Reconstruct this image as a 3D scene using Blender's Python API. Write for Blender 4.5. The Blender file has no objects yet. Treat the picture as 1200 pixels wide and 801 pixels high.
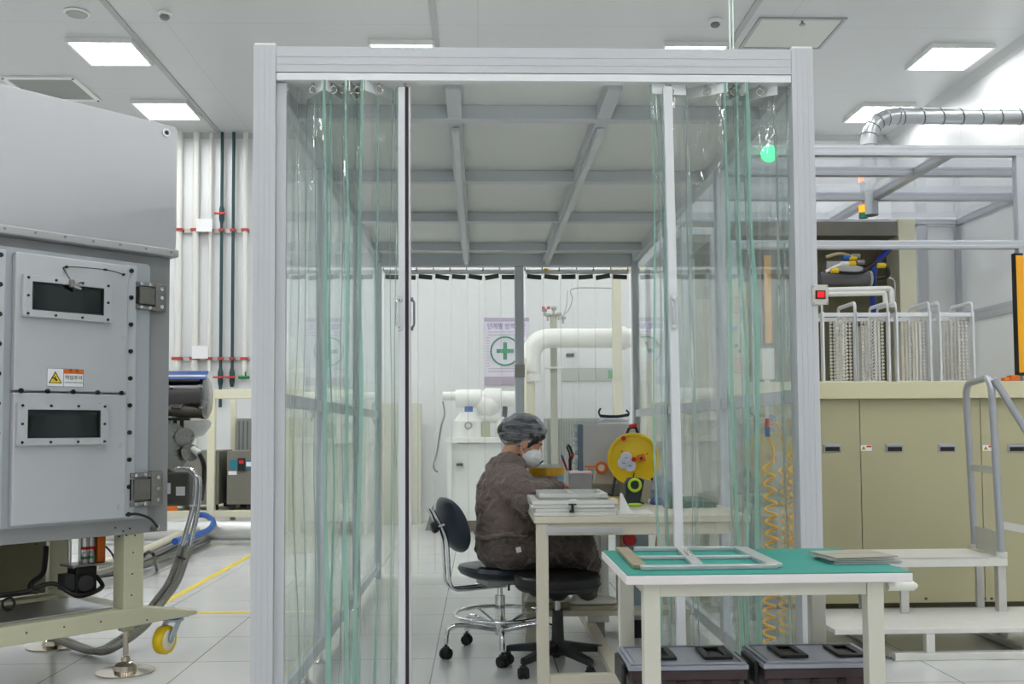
import bpy, bmesh, math, random
from mathutils import Vector, Matrix, Euler, noise
random.seed(7)
R = math.radians
SC = bpy.context.scene
COL = SC.collection

# ------------------------------------------------------------ camera
F = 1167.0
PX, PY = 600.0, 447.0
CAMH = 1.15
YAW, PITCH, ROLL = R(1.87), R(2.75), R(0.35)
_fw = Vector((math.sin(YAW)*math.cos(PITCH), math.cos(YAW)*math.cos(PITCH), math.sin(PITCH)))
_r0 = Vector((math.cos(YAW), -math.sin(YAW), 0))
_u0 = _r0.cross(_fw)
_r = _r0*math.cos(ROLL) - _u0*math.sin(ROLL)
_u = _u0*math.cos(ROLL) + _r0*math.sin(ROLL)
CAM = Vector((0, 0, CAMH))
def ray(px, py): return _fw + _r*((px-PX)/F) + _u*((PY-py)/F)
def W(px, py, Y):
    d = ray(px, py); return CAM + d*(Y/d.y)
def WZ(px, py, Z):
    d = ray(px, py); return CAM + d*((Z-CAMH)/d.z)
def WX(px, py, X):
    d = ray(px, py); return CAM + d*(X/d.x)
cd = bpy.data.cameras.new('camera'); cam = bpy.data.objects.new('camera', cd); COL.objects.link(cam)
cd.lens = F*36/1200; cd.sensor_width = 36; cd.sensor_fit = 'HORIZONTAL'; cd.shift_y = (PY-400.5)/1200
cd.clip_start = 0.05; cd.clip_end = 100
cam.matrix_world = Matrix.Translation(CAM) @ Matrix((_r, _u, -_fw)).transposed().to_4x4()
SC.camera = cam

# ------------------------------------------------------------ materials
def lin(c):
    c = c/255.0
    return c/12.92 if c <= 0.04045 else ((c+0.055)/1.055)**2.4
def rgb(r, g, b): return (lin(r), lin(g), lin(b), 1)
_M = {}
def mat(name, c, rough=0.5, metal=0.0, var=0.0, scale=8.0, bump=0.0, bscale=40.0, spec=0.5, stretch=None, coat=0.0, trans=0.0):
    if name in _M: return _M[name]
    m = bpy.data.materials.new(name); m.use_nodes = True
    nt = m.node_tree; b = nt.nodes['Principled BSDF']
    c = rgb(*c)
    b.inputs['Base Color'].default_value = c
    b.inputs['Roughness'].default_value = rough; b.inputs['Metallic'].default_value = metal
    b.inputs['Specular IOR Level'].default_value = spec
    b.inputs['Coat Weight'].default_value = coat
    tc = nt.nodes.new('ShaderNodeTexCoord'); mp = nt.nodes.new('ShaderNodeMapping')
    nt.links.new(tc.outputs['Object'], mp.inputs['Vector'])
    if stretch: mp.inputs['Scale'].default_value = stretch
    n = nt.nodes.new('ShaderNodeTexNoise'); n.inputs['Scale'].default_value = scale; n.inputs['Detail'].default_value = 4
    nt.links.new(mp.outputs[0], n.inputs['Vector'])
    if var > 0:
        mx = nt.nodes.new('ShaderNodeMix'); mx.data_type = 'RGBA'
        mx.inputs['A'].default_value = tuple(x*(1-var) for x in c[:3])+(1,)
        mx.inputs['B'].default_value = tuple(min(1, x*(1+var)) for x in c[:3])+(1,)
        nt.links.new(n.outputs['Fac'], mx.inputs['Factor']); nt.links.new(mx.outputs['Result'], b.inputs['Base Color'])
    mr = nt.nodes.new('ShaderNodeMapRange')
    mr.inputs['To Min'].default_value = max(0.02, rough*0.85); mr.inputs['To Max'].default_value = min(1, rough*1.15)
    nt.links.new(n.outputs['Fac'], mr.inputs['Value']); nt.links.new(mr.outputs[0], b.inputs['Roughness'])
    if bump > 0:
        n2 = nt.nodes.new('ShaderNodeTexNoise'); n2.inputs['Scale'].default_value = bscale; n2.inputs['Detail'].default_value = 3
        nt.links.new(mp.outputs[0], n2.inputs['Vector'])
        bp = nt.nodes.new('ShaderNodeBump'); bp.inputs['Strength'].default_value = bump; bp.inputs['Distance'].default_value = 0.01
        nt.links.new(n2.outputs['Fac'], bp.inputs['Height']); nt.links.new(bp.outputs[0], b.inputs['Normal'])
    _M[name] = m; return m

def glow(name, c, s):
    if name in _M: return _M[name]
    m = bpy.data.materials.new(name); m.use_nodes = True
    b = m.node_tree.nodes['Principled BSDF']
    b.inputs['Base Color'].default_value = rgb(*c); b.inputs['Emission Color'].default_value = rgb(*c); b.inputs['Emission Strength'].default_value = s
    _M[name] = m; return m

def film(name, tint, clear=0.95, gloss=1.0, rough=0.03, bump=0.0, bscale=6.0, ior=1.45, edge=None, haze=0.0, stretch=(1, 1, 1), hazec=(235, 238, 238)):
    """thin clear plastic or glass: transparent + fresnel reflection, tint deepening at grazing angles (longer path through the sheet)"""
    if name in _M: return _M[name]
    m = bpy.data.materials.new(name); m.use_nodes = True
    nt = m.node_tree; nt.nodes.clear(); L = nt.links
    out = nt.nodes.new('ShaderNodeOutputMaterial')
    tr = nt.nodes.new('ShaderNodeBsdfTransparent'); gl = nt.nodes.new('ShaderNodeBsdfGlossy')
    gl.inputs['Roughness'].default_value = rough; gl.inputs['Color'].default_value = (gloss, gloss, gloss, 1)
    lw = nt.nodes.new('ShaderNodeLayerWeight'); lw.inputs['Blend'].default_value = 0.5
    t = [lin(x)*clear for x in tint]
    e = [lin(x) for x in (edge or tint)]
    mx = nt.nodes.new('ShaderNodeMix'); mx.data_type = 'RGBA'
    mx.inputs['A'].default_value = (*t, 1); mx.inputs['B'].default_value = (*e, 1)
    pw = nt.nodes.new('ShaderNodeMath'); pw.operation = 'POWER'; pw.inputs[1].default_value = 3.0
    L.new(lw.outputs['Facing'], pw.inputs[0]); L.new(pw.outputs[0], mx.inputs['Factor']); L.new(mx.outputs['Result'], tr.inputs['Color'])
    f0 = ((ior-1)/(ior+1))**2*2      # two faces of the sheet
    lf = nt.nodes.new('ShaderNodeLayerWeight'); lf.inputs['Blend'].default_value = 0.5
    p5 = nt.nodes.new('ShaderNodeMath'); p5.operation = 'POWER'; p5.inputs[1].default_value = 5.0; L.new(lf.outputs['Facing'], p5.inputs[0])
    fr = nt.nodes.new('ShaderNodeMapRange'); fr.inputs['To Min'].default_value = f0; fr.inputs['To Max'].default_value = 0.85; L.new(p5.outputs[0], fr.inputs['Value'])
    if bump > 0:
        tc = nt.nodes.new('ShaderNodeTexCoord'); mp = nt.nodes.new('ShaderNodeMapping'); mp.inputs['Scale'].default_value = stretch
        n = nt.nodes.new('ShaderNodeTexNoise'); n.inputs['Scale'].default_value = bscale; n.inputs['Detail'].default_value = 2
        bp = nt.nodes.new('ShaderNodeBump'); bp.inputs['Strength'].default_value = bump; bp.inputs['Distance'].default_value = 0.05
        L.new(tc.outputs['Object'], mp.inputs[0]); L.new(mp.outputs[0], n.inputs['Vector']); L.new(n.outputs['Fac'], bp.inputs['Height'])
        L.new(bp.outputs[0], gl.inputs['Normal']); L.new(bp.outputs[0], lf.inputs['Normal'])
    ms = nt.nodes.new('ShaderNodeMixShader'); L.new(fr.outputs[0], ms.inputs[0]); L.new(tr.outputs[0], ms.inputs[1]); L.new(gl.outputs[0], ms.inputs[2])
    last = ms
    if haze > 0:
        df = nt.nodes.new('ShaderNodeBsdfDiffuse'); df.inputs['Color'].default_value = rgb(*hazec)
        tl = nt.nodes.new('ShaderNodeBsdfTranslucent'); tl.inputs['Color'].default_value = rgb(*hazec)
        a = nt.nodes.new('ShaderNodeMixShader'); a.inputs[0].default_value = 0.5
        L.new(df.outputs[0], a.inputs[1]); L.new(tl.outputs[0], a.inputs[2])
        b2 = nt.nodes.new('ShaderNodeMixShader'); b2.inputs[0].default_value = haze
        L.new(ms.outputs[0], b2.inputs[1]); L.new(a.outputs[0], b2.inputs[2]); last = b2
    L.new(last.outputs[0], out.inputs['Surface'])
    _M[name] = m; return m

def creases(m, sc=20.0, strength=.5):
    nt = m.node_tree; L = nt.links
    bp = [n for n in nt.nodes if n.type == 'BUMP'][0]
    tc = nt.nodes.new('ShaderNodeTexCoord'); mp = nt.nodes.new('ShaderNodeMapping'); mp.inputs['Scale'].default_value = (1, 1, .03)
    n = nt.nodes.new('ShaderNodeTexNoise'); n.inputs['Scale'].default_value = sc; n.inputs['Detail'].default_value = 1.5
    b2 = nt.nodes.new('ShaderNodeBump'); b2.inputs['Strength'].default_value = strength; b2.inputs['Distance'].default_value = .02
    L.new(tc.outputs['Object'], mp.inputs[0]); L.new(mp.outputs[0], n.inputs['Vector']); L.new(n.outputs['Fac'], b2.inputs['Height']); L.new(b2.outputs[0], bp.inputs['Normal'])

# ------------------------------------------------------------ mesh builder
class MB:
    def __init__(s): s.v = []; s.f = []; s.sm = []
    def add(s, vs, fs, smooth=False):
        o = len(s.v); s.v += [Vector(v) for v in vs]
        for f in fs: s.f.append(tuple(i+o for i in f)); s.sm.append(smooth)
        return s
    def box(s, x0, x1, y0, y1, z0, z1):
        vs = [(x, y, z) for x in (x0, x1) for y in (y0, y1) for z in (z0, z1)]
        return s.add(vs, [(0, 1, 3, 2), (4, 6, 7, 5), (0, 4, 5, 1), (2, 3, 7, 6), (0, 2, 6, 4), (1, 5, 7, 3)])
    def cbox(s, c, d, rot=None):
        c = Vector(c); M = rot.to_matrix() if isinstance(rot, Euler) else (rot or Matrix.Identity(3))
        hx, hy, hz = d[0]/2, d[1]/2, d[2]/2
        vs = [c + M @ Vector((x, y, z)) for x in (-hx, hx) for y in (-hy, hy) for z in (-hz, hz)]
        return s.add(vs, [(0, 1, 3, 2), (4, 6, 7, 5), (0, 4, 5, 1), (2, 3, 7, 6), (0, 2, 6, 4), (1, 5, 7, 3)])
    def bar(s, a, b, w, h, up=(0, 0, 1)):
        a = Vector(a); b = Vector(b); d = (b-a).normalized(); up = Vector(up)
        if abs(d.dot(up)) > 0.99: up = Vector((0, 1, 0))
        sx = d.cross(up).normalized(); sz = sx.cross(d)
        vs = [p + sx*(i*w/2) + sz*(j*h/2) for p in (a, b) for i in (-1, 1) for j in (-1, 1)]
        return s.add(vs, [(0, 1, 3, 2), (4, 6, 7, 5), (0, 4, 5, 1), (2, 3, 7, 6), (0, 2, 6, 4), (1, 5, 7, 3)])
    def tube(s, pts, r, n=10, cap=True, closed=False, sm=True, squash=1.0):
        pts = [Vector(p) for p in pts]; m = len(pts)
        rs = r if isinstance(r, (list, tuple)) else [r]*m
        tans = []
        for i in range(m):
            if closed: t = pts[(i+1) % m]-pts[i-1]
            else: t = pts[min(i+1, m-1)]-pts[max(i-1, 0)]
            tans.append(t.normalized() if t.length > 1e-9 else Vector((0, 0, 1)))
        up = Vector((0, 0, 1)) if abs(tans[0].z) < 0.9 else Vector((1, 0, 0))
        nx = tans[0].cross(up).normalized(); vs = []
        for i in range(m):
            if i > 0:
                ax = tans[i-1].cross(tans[i])
                if ax.length > 1e-8:
                    nx = Matrix.Rotation(tans[i-1].angle(tans[i]), 3, ax.normalized()) @ nx
            ny = tans[i].cross(nx).normalized()
            for k in range(n):
                a = 2*math.pi*k/n
                vs.append(pts[i] + nx*math.cos(a)*rs[i] + ny*math.sin(a)*rs[i]*squash)
        fs = []
        for i in range(m if closed else m-1):
            j = (i+1) % m
            for k in range(n):
                k2 = (k+1) % n
                fs.append((i*n+k, i*n+k2, j*n+k2, j*n+k))
        s.add(vs, fs, sm)
        if cap and not closed:
            o = len(s.v)-len(vs)
            s.f.append(tuple(o+k for k in reversed(range(n)))); s.sm.append(False)
            s.f.append(tuple(o+(m-1)*n+k for k in range(n))); s.sm.append(False)
        return s
    def cyl(s, a, b, r, r2=None, n=20, cap=True):
        return s.tube([a, b], [r, r if r2 is None else r2], n=n, cap=cap)
    def lathe(s, prof, c, axis=(0, 0, 1), n=24, cap=True):
        c = Vector(c); ax = Vector(axis).normalized()
        nx = ax.cross(Vector((0, 0, 1)) if abs(ax.z) < 0.9 else Vector((1, 0, 0))).normalized(); ny = ax.cross(nx)
        vs = []
        for (r, h) in prof:
            for k in range(n):
                a = 2*math.pi*k/n
                vs.append(c + ax*h + nx*math.cos(a)*r + ny*math.sin(a)*r)
        m = len(prof)
        fs = [(i*n+k, i*n+(k+1) % n, (i+1)*n+(k+1) % n, (i+1)*n+k) for i in range(m-1) for k in range(n)]
        s.add(vs, fs, True)
        if cap:
            o = len(s.v)-len(vs)
            s.f.append(tuple(o+k for k in reversed(range(n)))); s.sm.append(False)
            s.f.append(tuple(o+(m-1)*n+k for k in range(n))); s.sm.append(False)
        return s
    def ell(s, c, r, n=20, m=12, rot=None):
        c = Vector(c); M = rot.to_matrix() if rot else Matrix.Identity(3)
        vs = []; fs = []
        for i in range(m+1):
            t = math.pi*i/m
            for k in range(n):
                a = 2*math.pi*k/n
                vs.append(c + M @ Vector((r[0]*math.sin(t)*math.cos(a), r[1]*math.sin(t)*math.sin(a), r[2]*math.cos(t))))
        for i in range(m):
            for k in range(n): fs.append((i*n+k, (i+1)*n+k, (i+1)*n+(k+1) % n, i*n+(k+1) % n))
        return s.add(vs, fs, True)
    def prism(s, poly, h, plane='XY', base=0.0):
        """poly: 2D points; extruded by h along the third axis from base"""
        def P(a, b, c): return {'XY': (a, b, c), 'XZ': (a, c, b), 'YZ': (c, a, b)}[plane]
        n = len(poly)
        vs = [P(a, b, base) for a, b in poly] + [P(a, b, base+h) for a, b in poly]
        fs = [tuple(reversed(range(n))), tuple(range(n, 2*n))] + [(i, (i+1) % n, n+(i+1) % n, n+i) for i in range(n)]
        return s.add(vs, fs)
    def torus(s, c, Rr, r, axis=(0, 0, 1), n=32, k=8, a0=0, a1=2*math.pi):
        c = Vector(c); ax = Vector(axis).normalized()
        nx = ax.cross(Vector((0, 0, 1)) if abs(ax.z) < 0.9 else Vector((1, 0, 0))).normalized(); ny = ax.cross(nx)
        full = abs(a1-a0-2*math.pi) < 1e-6
        m = n if full else n+1
        return s.tube([c + nx*math.cos(a0+(a1-a0)*i/n)*Rr + ny*math.sin(a0+(a1-a0)*i/n)*Rr for i in range(m)], r, n=k, closed=full)
    def pieces(s):
        # join by faces, then by coincident vertices, then by nearness of small bits
        n = len(s.v); par = list(range(n))
        def find(a):
            while par[a] != a: par[a] = par[par[a]]; a = par[a]
            return a
        for f in s.f:
            r = find(f[0])
            for i in f[1:]: par[find(i)] = r
        key = {}
        for i, v in enumerate(s.v):
            k = (round(v.x, 4), round(v.y, 4), round(v.z, 4))
            if k in key: par[find(i)] = find(key[k])
            else: key[k] = i
        groups = {}
        for i in range(n): groups.setdefault(find(i), []).append(i)
        out = []
        for r, ids in groups.items():
            idx = {v: k for k, v in enumerate(ids)}; q = MB(); q.v = [s.v[i] for i in ids]
            for f, sm in zip(s.f, s.sm):
                if f[0] in idx: q.f.append(tuple(idx[i] for i in f)); q.sm.append(sm)
            out.append(q)
        return out
    def build(s, name, m, parent=None, bevel=0.0, seg=2, local=False, subsurf=0, kind=None, label=None, flat=False, each=False):
        if each:
            last = None
            for part in s.pieces(): last = part.build(name, m, parent, bevel, seg, local, subsurf, kind, label, flat)
            return last
        me = bpy.data.meshes.new(name); me.from_pydata([tuple(v) for v in s.v], [], s.f); me.validate()
        bm = bmesh.new(); bm.from_mesh(me); bmesh.ops.remove_doubles(bm, verts=bm.verts, dist=1e-6)
        bmesh.ops.recalc_face_normals(bm, faces=bm.faces); bm.to_mesh(me); bm.free()
        o = bpy.data.objects.new(name, me)
        if len(me.polygons) == len(s.sm):
            me.polygons.foreach_set('use_smooth', [b and not flat for b in s.sm])
        else:
            me.polygons.foreach_set('use_smooth', [any(s.sm) and not flat]*len(me.polygons))
        if any(s.sm) and not subsurf: me.set_sharp_from_angle(angle=R(38))
        for mm in (m if isinstance(m, (list, tuple)) else [m]): me.materials.append(mm)
        COL.objects.link(o)
        if parent is not None:
            r = parent
            while r.parent is not None: r = r.parent
            if not local: me.transform(r.matrix_basis.inverted())
            o.parent = parent
        if bevel > 0:
            b = o.modifiers.new('b', 'BEVEL'); b.width = bevel; b.segments = seg; b.limit_method = 'ANGLE'; b.angle_limit = R(40)
        if subsurf:
            b = o.modifiers.new('s', 'SUBSURF'); b.levels = subsurf; b.render_levels = subsurf
        if kind: o['kind'] = kind
        if label: o['label'] = label
        return o

def tag(o, label, cat, group=None, kind=None):
    o['label'] = label; o['category'] = cat
    if group: o['group'] = group
    if kind: o['kind'] = kind
    return o
def thing(name, label, cat, loc=(0, 0, 0), rz=0.0, group=None):
    o = bpy.data.objects.new(name, None); COL.objects.link(o); o.empty_display_size = 0.05
    o.location = loc; o.rotation_euler = (0, 0, rz)
    o.matrix_basis = Matrix.Translation(Vector(loc)) @ Matrix.Rotation(rz, 4, 'Z')
    return tag(o, label, cat, group)
def struct(name, mb, m, bevel=0.0):
    return mb.build(name, m, bevel=bevel, kind='structure')
def part_empty(name, parent):
    o = bpy.data.objects.new(name, None); COL.objects.link(o); o.empty_display_size = .03; o.parent = parent; return o
def solo(name, mb, m, label, cat, group=None, bevel=0.0, base=None, subsurf=0, kind=None):
    """a thing that is one mesh: origin put at its base"""
    o = mb.build(name, m, bevel=bevel, subsurf=subsurf)
    co = [v.co for v in o.data.vertices]
    b = Vector(base) if base else Vector(((min(c.x for c in co)+max(c.x for c in co))/2, (min(c.y for c in co)+max(c.y for c in co))/2, min(c.z for c in co)))
    o.data.transform(Matrix.Translation(-b)); o.location = b
    return tag(o, label, cat, group, kind)
def kids(o): return [c for c in COL.objects if c.parent == o]
def copy_tree(o, loc=None, rz=None, label=None, parent=None):
    c = o.copy(); COL.objects.link(c); c.parent = parent
    if loc is not None: c.location = loc
    if rz is not None: c.rotation_euler = (0, 0, rz)
    if label: c['label'] = label
    for k in kids(o): copy_tree(k, parent=c)
    return c
def text(body, size, mtl, parent, M, extr=0.0004, align='CENTER', name='lettering', sx=1.0):
    cu = bpy.data.curves.new(name, 'FONT'); cu.body = body; cu.size = size; cu.extrude = extr; cu.align_x = align; cu.align_y = 'CENTER'
    tmp = bpy.data.objects.new(name, cu); COL.objects.link(tmp)
    bpy.context.view_layer.update()
    me = bpy.data.meshes.new_from_object(tmp.evaluated_get(bpy.context.evaluated_depsgraph_get()))
    bpy.data.objects.remove(tmp); me.name = name; me.materials.clear(); me.materials.append(mtl)
    o = bpy.data.objects.new(name, me); COL.objects.link(o)
    M = M @ Matrix.Diagonal((sx, 1, 1, 1))
    if parent is not None:
        r = parent
        while r.parent is not None: r = r.parent
        o.parent = parent; o.matrix_basis = r.matrix_basis.inverted() @ M
    else: o.matrix_basis = M
    return o
def arc(c, r, a0, a1, n, u, v):
    c = Vector(c); u = Vector(u); v = Vector(v)
    return [c + u*r*math.cos(a0+(a1-a0)*i/n) + v*r*math.sin(a0+(a1-a0)*i/n) for i in range(n+1)]
def smooth_path(pts, k=6):
    """catmull-rom through points"""
    P = [Vector(p) for p in pts]; out = []
    for i in range(len(P)-1):
        p0 = P[max(i-1, 0)]; p1 = P[i]; p2 = P[i+1]; p3 = P[min(i+2, len(P)-1)]
        for j in range(k):
            t = j/k
            out.append(0.5*((2*p1)+(p2-p0)*t+(2*p0-5*p1+4*p2-p3)*t*t+(3*p1-p0-3*p2+p3)*t**3))
    out.append(P[-1]); return out
def round_path(pts, r, n=5):
    """polyline with rounded corners"""
    P = [Vector(p) for p in pts]; out = [P[0]]
    for i in range(1, len(P)-1):
        a = (P[i-1]-P[i]); b = (P[i+1]-P[i]); rr = min(r, a.length*0.49, b.length*0.49)
        p0 = P[i]+a.normalized()*rr; p1 = P[i]+b.normalized()*rr
        for j in range(n+1):
            t = j/n; out.append(p0*(1-t)**2 + P[i]*2*t*(1-t) + p1*t*t)
    out.append(P[-1]); return out

# common materials
ALU = mat('powder_white_aluminium', (190, 192, 197), 0.38, 0.0, var=0.02, scale=3, bump=0.02, bscale=200, stretch=(1, 1, 0.02))
ALUM = mat('anodised_profile', (186, 189, 196), 0.34, 0.35, var=0.03, scale=5)
STEEL = mat('brushed_steel', (190, 190, 190), 0.32, 0.9, var=0.08, scale=30, stretch=(1, 1, 6))
CHROME = mat('chrome', (225, 225, 228), 0.12, 1.0)
DARKST = mat('machined_steel', (150, 147, 143), 0.35, 0.85, var=0.15, scale=40)
BLACK = mat('black_plastic', (24, 24, 26), 0.45, bump=0.05, bscale=300)
RUBBER = mat('black_rubber', (18, 18, 20), 0.7)
BEIGE = mat('beige_enamel', (193, 190, 163), 0.4, var=0.02, scale=2, bump=0.02, bscale=120)
CREAM = mat('cream_enamel', (222, 219, 196), 0.4, var=0.02, scale=2)
WHITE = mat('white_enamel', (232, 232, 230), 0.35, var=0.01)
SCREW = mat('screw_black', (14, 14, 16), 0.4)
RED = mat('red_plastic', (196, 30, 32), 0.4)
GREEN = mat('green_plastic', (30, 120, 70), 0.4)
YEL = mat('yellow_plastic', (226, 190, 20), 0.38, var=0.04, scale=12)
ORANGE = mat('orange_plastic', (222, 110, 25), 0.45)
BLUE = mat('blue_plastic', (30, 88, 170), 0.4)
PAPER = mat('paper', (235, 235, 238), 0.7)
GLASS = film('clear_panel', (250, 252, 252), 0.98, ior=1.33, rough=0.02, edge=(240, 245, 245), haze=.03)
GLASSD = mat('dark_window_glass', (8, 22, 22), 0.06, 0.0, spec=0.6)
SHEETM = film('soft_clear_pvc', (250, 253, 252), 0.98, ior=1.62, rough=0.025, bump=0.7, bscale=5.0, stretch=(1.6, 1.6, 0.7), edge=(204, 236, 226), haze=.05)
creases(SHEETM)
EDGEW = film('strip_clear_edge', (235, 242, 240), 0.9, ior=1.5, rough=0.08, edge=(190, 215, 208), haze=0.35, hazec=(235, 240, 240))
EDGE = film('sheet_cut_edge', (226, 243, 238), 0.97, ior=1.45, rough=0.1, edge=(185, 228, 216), haze=0.45, hazec=(198, 234, 224), bump=.5, bscale=6, stretch=(1,1,.5))
EXPO = 0.30
# ------------------------------------------------------------ the room
RX0, RX1, RY0, RY1, RZ = -8.0, 5.38, -6.0, 12.7, 4.95
# raised floor tiles 600 mm with thin dark joints
def floor_mat():
    m = bpy.data.materials.new('vinyl_access_floor'); m.use_nodes = True
    nt = m.node_tree; L = nt.links; b = nt.nodes['Principled BSDF']
    tc = nt.nodes.new('ShaderNodeTexCoord'); sp = nt.nodes.new('ShaderNodeSeparateXYZ'); L.new(tc.outputs['Object'], sp.inputs[0])
    def joint(axis, off, w=0.006):
        a = nt.nodes.new('ShaderNodeMath'); a.operation = 'ADD'; a.inputs[1].default_value = off+60; L.new(sp.outputs[axis], a.inputs[0])
        d = nt.nodes.new('ShaderNodeMath'); d.operation = 'PINGPONG'; d.inputs[1].default_value = 0.3; L.new(a.outputs[0], d.inputs[0])
        c = nt.nodes.new('ShaderNodeMath'); c.operation = 'LESS_THAN'; c.inputs[1].default_value = w/2; L.new(d.outputs[0], c.inputs[0]); return c
    jx = joint(0, FLX); jy = joint(1, FLY)
    mxx = nt.nodes.new('ShaderNodeMath'); mxx.operation = 'MAXIMUM'; L.new(jx.outputs[0], mxx.inputs[0]); L.new(jy.outputs[0], mxx.inputs[1])
    n = nt.nodes.new('ShaderNodeTexNoise'); n.inputs['Scale'].default_value = 1.3; n.inputs['Detail'].default_value = 6; L.new(tc.outputs['Object'], n.inputs['Vector'])
    cr = nt.nodes.new('ShaderNodeValToRGB'); cr.color_ramp.elements[0].color = rgb(200, 201, 200); cr.color_ramp.elements[1].color = rgb(207, 208, 207)
    cr.color_ramp.elements[0].position = 0.3; cr.color_ramp.elements[1].position = 0.7; L.new(n.outputs['Fac'], cr.inputs[0])
    mx = nt.nodes.new('ShaderNodeMix'); mx.data_type = 'RGBA'; mx.inputs['B'].default_value = rgb(120, 120, 116)
    L.new(mxx.outputs[0], mx.inputs['Factor']); L.new(cr.outputs[0], mx.inputs['A']); L.new(mx.outputs['Result'], b.inputs['Base Color'])
    n2 = nt.nodes.new('ShaderNodeTexNoise'); n2.inputs['Scale'].default_value = 2; n2.inputs['Detail'].default_value = 5; L.new(tc.outputs['Object'], n2.inputs['Vector'])
    mr = nt.nodes.new('ShaderNodeMapRange'); mr.inputs['To Min'].default_value = 0.20; mr.inputs['To Max'].default_value = 0.23
    L.new(n2.outputs['Fac'], mr.inputs['Value']); L.new(mr.outputs[0], b.inputs['Roughness']); b.inputs['Specular IOR Level'].default_value = 0.5
    return m
FLX, FLY = 0.0, 0.0
_p = W(503.6, 801, 4.5); _p = WZ(503.6, 801, 0); FLX = -_p.x
_p = WZ(490, 771.5, 0); FLY = -_p.y
struct('floor', MB().box(RX0, RX1, RY0, RY1, -0.05, 0), floor_mat())

def panel_mat(name, c, px, py, ax=(0, 1), w=0.008, dark=0.75, ox=0.0, oy=0.0, rough=0.45, ribs=0.0):
    m = bpy.data.materials.new(name); m.use_nodes = True
    nt = m.node_tree; L = nt.links; b = nt.nodes['Principled BSDF']
    tc = nt.nodes.new('ShaderNodeTexCoord'); sp = nt.nodes.new('ShaderNodeSeparateXYZ'); L.new(tc.outputs['Object'], sp.inputs[0])
    prev = None
    for a_, per, off in ((ax[0], px, ox), (ax[1], py, oy)):
        if not per: continue
        a = nt.nodes.new('ShaderNodeMath'); a.operation = 'ADD'; a.inputs[1].default_value = off+per*50; L.new(sp.outputs[a_], a.inputs[0])
        d = nt.nodes.new('ShaderNodeMath'); d.operation = 'PINGPONG'; d.inputs[1].default_value = per/2; L.new(a.outputs[0], d.inputs[0])
        c_ = nt.nodes.new('ShaderNodeMath'); c_.operation = 'LESS_THAN'; c_.inputs[1].default_value = w/2; L.new(d.outputs[0], c_.inputs[0])
        if prev:
            mm = nt.nodes.new('ShaderNodeMath'); mm.operation = 'MAXIMUM'; L.new(prev.outputs[0], mm.inputs[0]); L.new(c_.outputs[0], mm.inputs[1]); prev = mm
        else: prev = c_
    cc = rgb(*c); mx = nt.nodes.new('ShaderNodeMix'); mx.data_type = 'RGBA'
    mx.inputs['A'].default_value = cc; mx.inputs['B'].default_value = tuple(v*dark for v in cc[:3])+(1,)
    if prev: L.new(prev.outputs[0], mx.inputs['Factor'])
    else: mx.inputs['Factor'].default_value = 0
    L.new(mx.outputs['Result'], b.inputs['Base Color']); b.inputs['Roughness'].default_value = rough
    return m
CEILM = panel_mat('ceiling_panels', (200, 202, 203), 2.9, 1.8, (0, 1), ox=0.0, oy=-9.2+0.9*0, rough=0.35, dark=0.82)
struct('ceiling', MB().box(RX0, RX1, RY0, RY1, RZ, RZ+0.1), CEILM)
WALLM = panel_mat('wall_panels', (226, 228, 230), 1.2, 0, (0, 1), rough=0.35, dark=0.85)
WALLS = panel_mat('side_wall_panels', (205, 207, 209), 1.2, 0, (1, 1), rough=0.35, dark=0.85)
struct('wall_back', MB().box(RX0-.1, RX1+.1, RY1, RY1+0.1, 0, RZ), WALLM)
struct('wall_front', MB().box(RX0-.1, RX1+.1, RY0-0.1, RY0, 0, RZ), WALLM)
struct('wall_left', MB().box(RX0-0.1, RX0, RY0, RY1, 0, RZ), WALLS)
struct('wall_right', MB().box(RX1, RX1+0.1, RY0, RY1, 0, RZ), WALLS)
struct('baseboard_back', MB().box(RX0, RX1, RY1-0.012, RY1-0.0005, 0, 0.1), WHITE)
struct('baseboard_right', MB().box(RX1-0.012, RX1-0.0005, RY0, RY1-.012, 0, 0.1), WHITE)
TRIMM = mat('coving_grey', (190, 192, 193), 0.4)
struct('trim_1', MB().prism([(RX1-0.0005, RZ-0.0005), (RX1-0.0005, RZ-0.09), (RX1-0.03, RZ-0.05), (RX1-0.09, RZ-0.0005)], RY1-RY0, 'XZ', RY0), TRIMM)
struct('trim_2', MB().prism([(RY1-0.0005, RZ-0.0005), (RY1-0.0005, RZ-0.06), (RY1-0.06, RZ-0.0005)], RX1-RX0-.1, 'YZ', RX0), TRIMM)
JOINT = mat('ceiling_joint_channel', (168, 170, 170), 0.4)
for i, x in enumerate((-3.30, -0.41, 2.5)):
    struct('trim_%d' % (i+3), MB().box(x-0.03, x+0.03, RY0, RY1-.065, RZ-0.012, RZ-0.0005), JOINT)

# painted tape on the floor
TAPE = mat('yellow_floor_tape', (222, 196, 40), 0.5, var=0.05, scale=30)
a = WZ(200, 700, 0); b = WZ(290, 648, 0); c0 = WZ(231, 718, 0); c1 = WZ(384, 718, 0)
mb = MB().box(-2.155, -2.105, a.y-0.5, RY1-2.6, 0.0004, 0.0016)
solo('floor_tape', mb, TAPE, 'yellow tape line running away down the aisle left of the booth', 'floor tape', 'yellow floor marking tape')
mb = MB().box(-2.1, -0.93, c0.y-0.02, c0.y+0.03, 0.0004, 0.0016)
solo('floor_tape', mb, TAPE, 'thin yellow tape line crossing the aisle toward the booth wall', 'floor tape', 'yellow floor marking tape')
mb = MB().box(-0.93, -0.88, 3.6, c0.y+0.03, 0.0004, 0.0016)
solo('floor_tape', mb, TAPE, 'yellow tape line on the floor along the booth left glass wall', 'floor tape', 'yellow floor marking tape')

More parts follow.
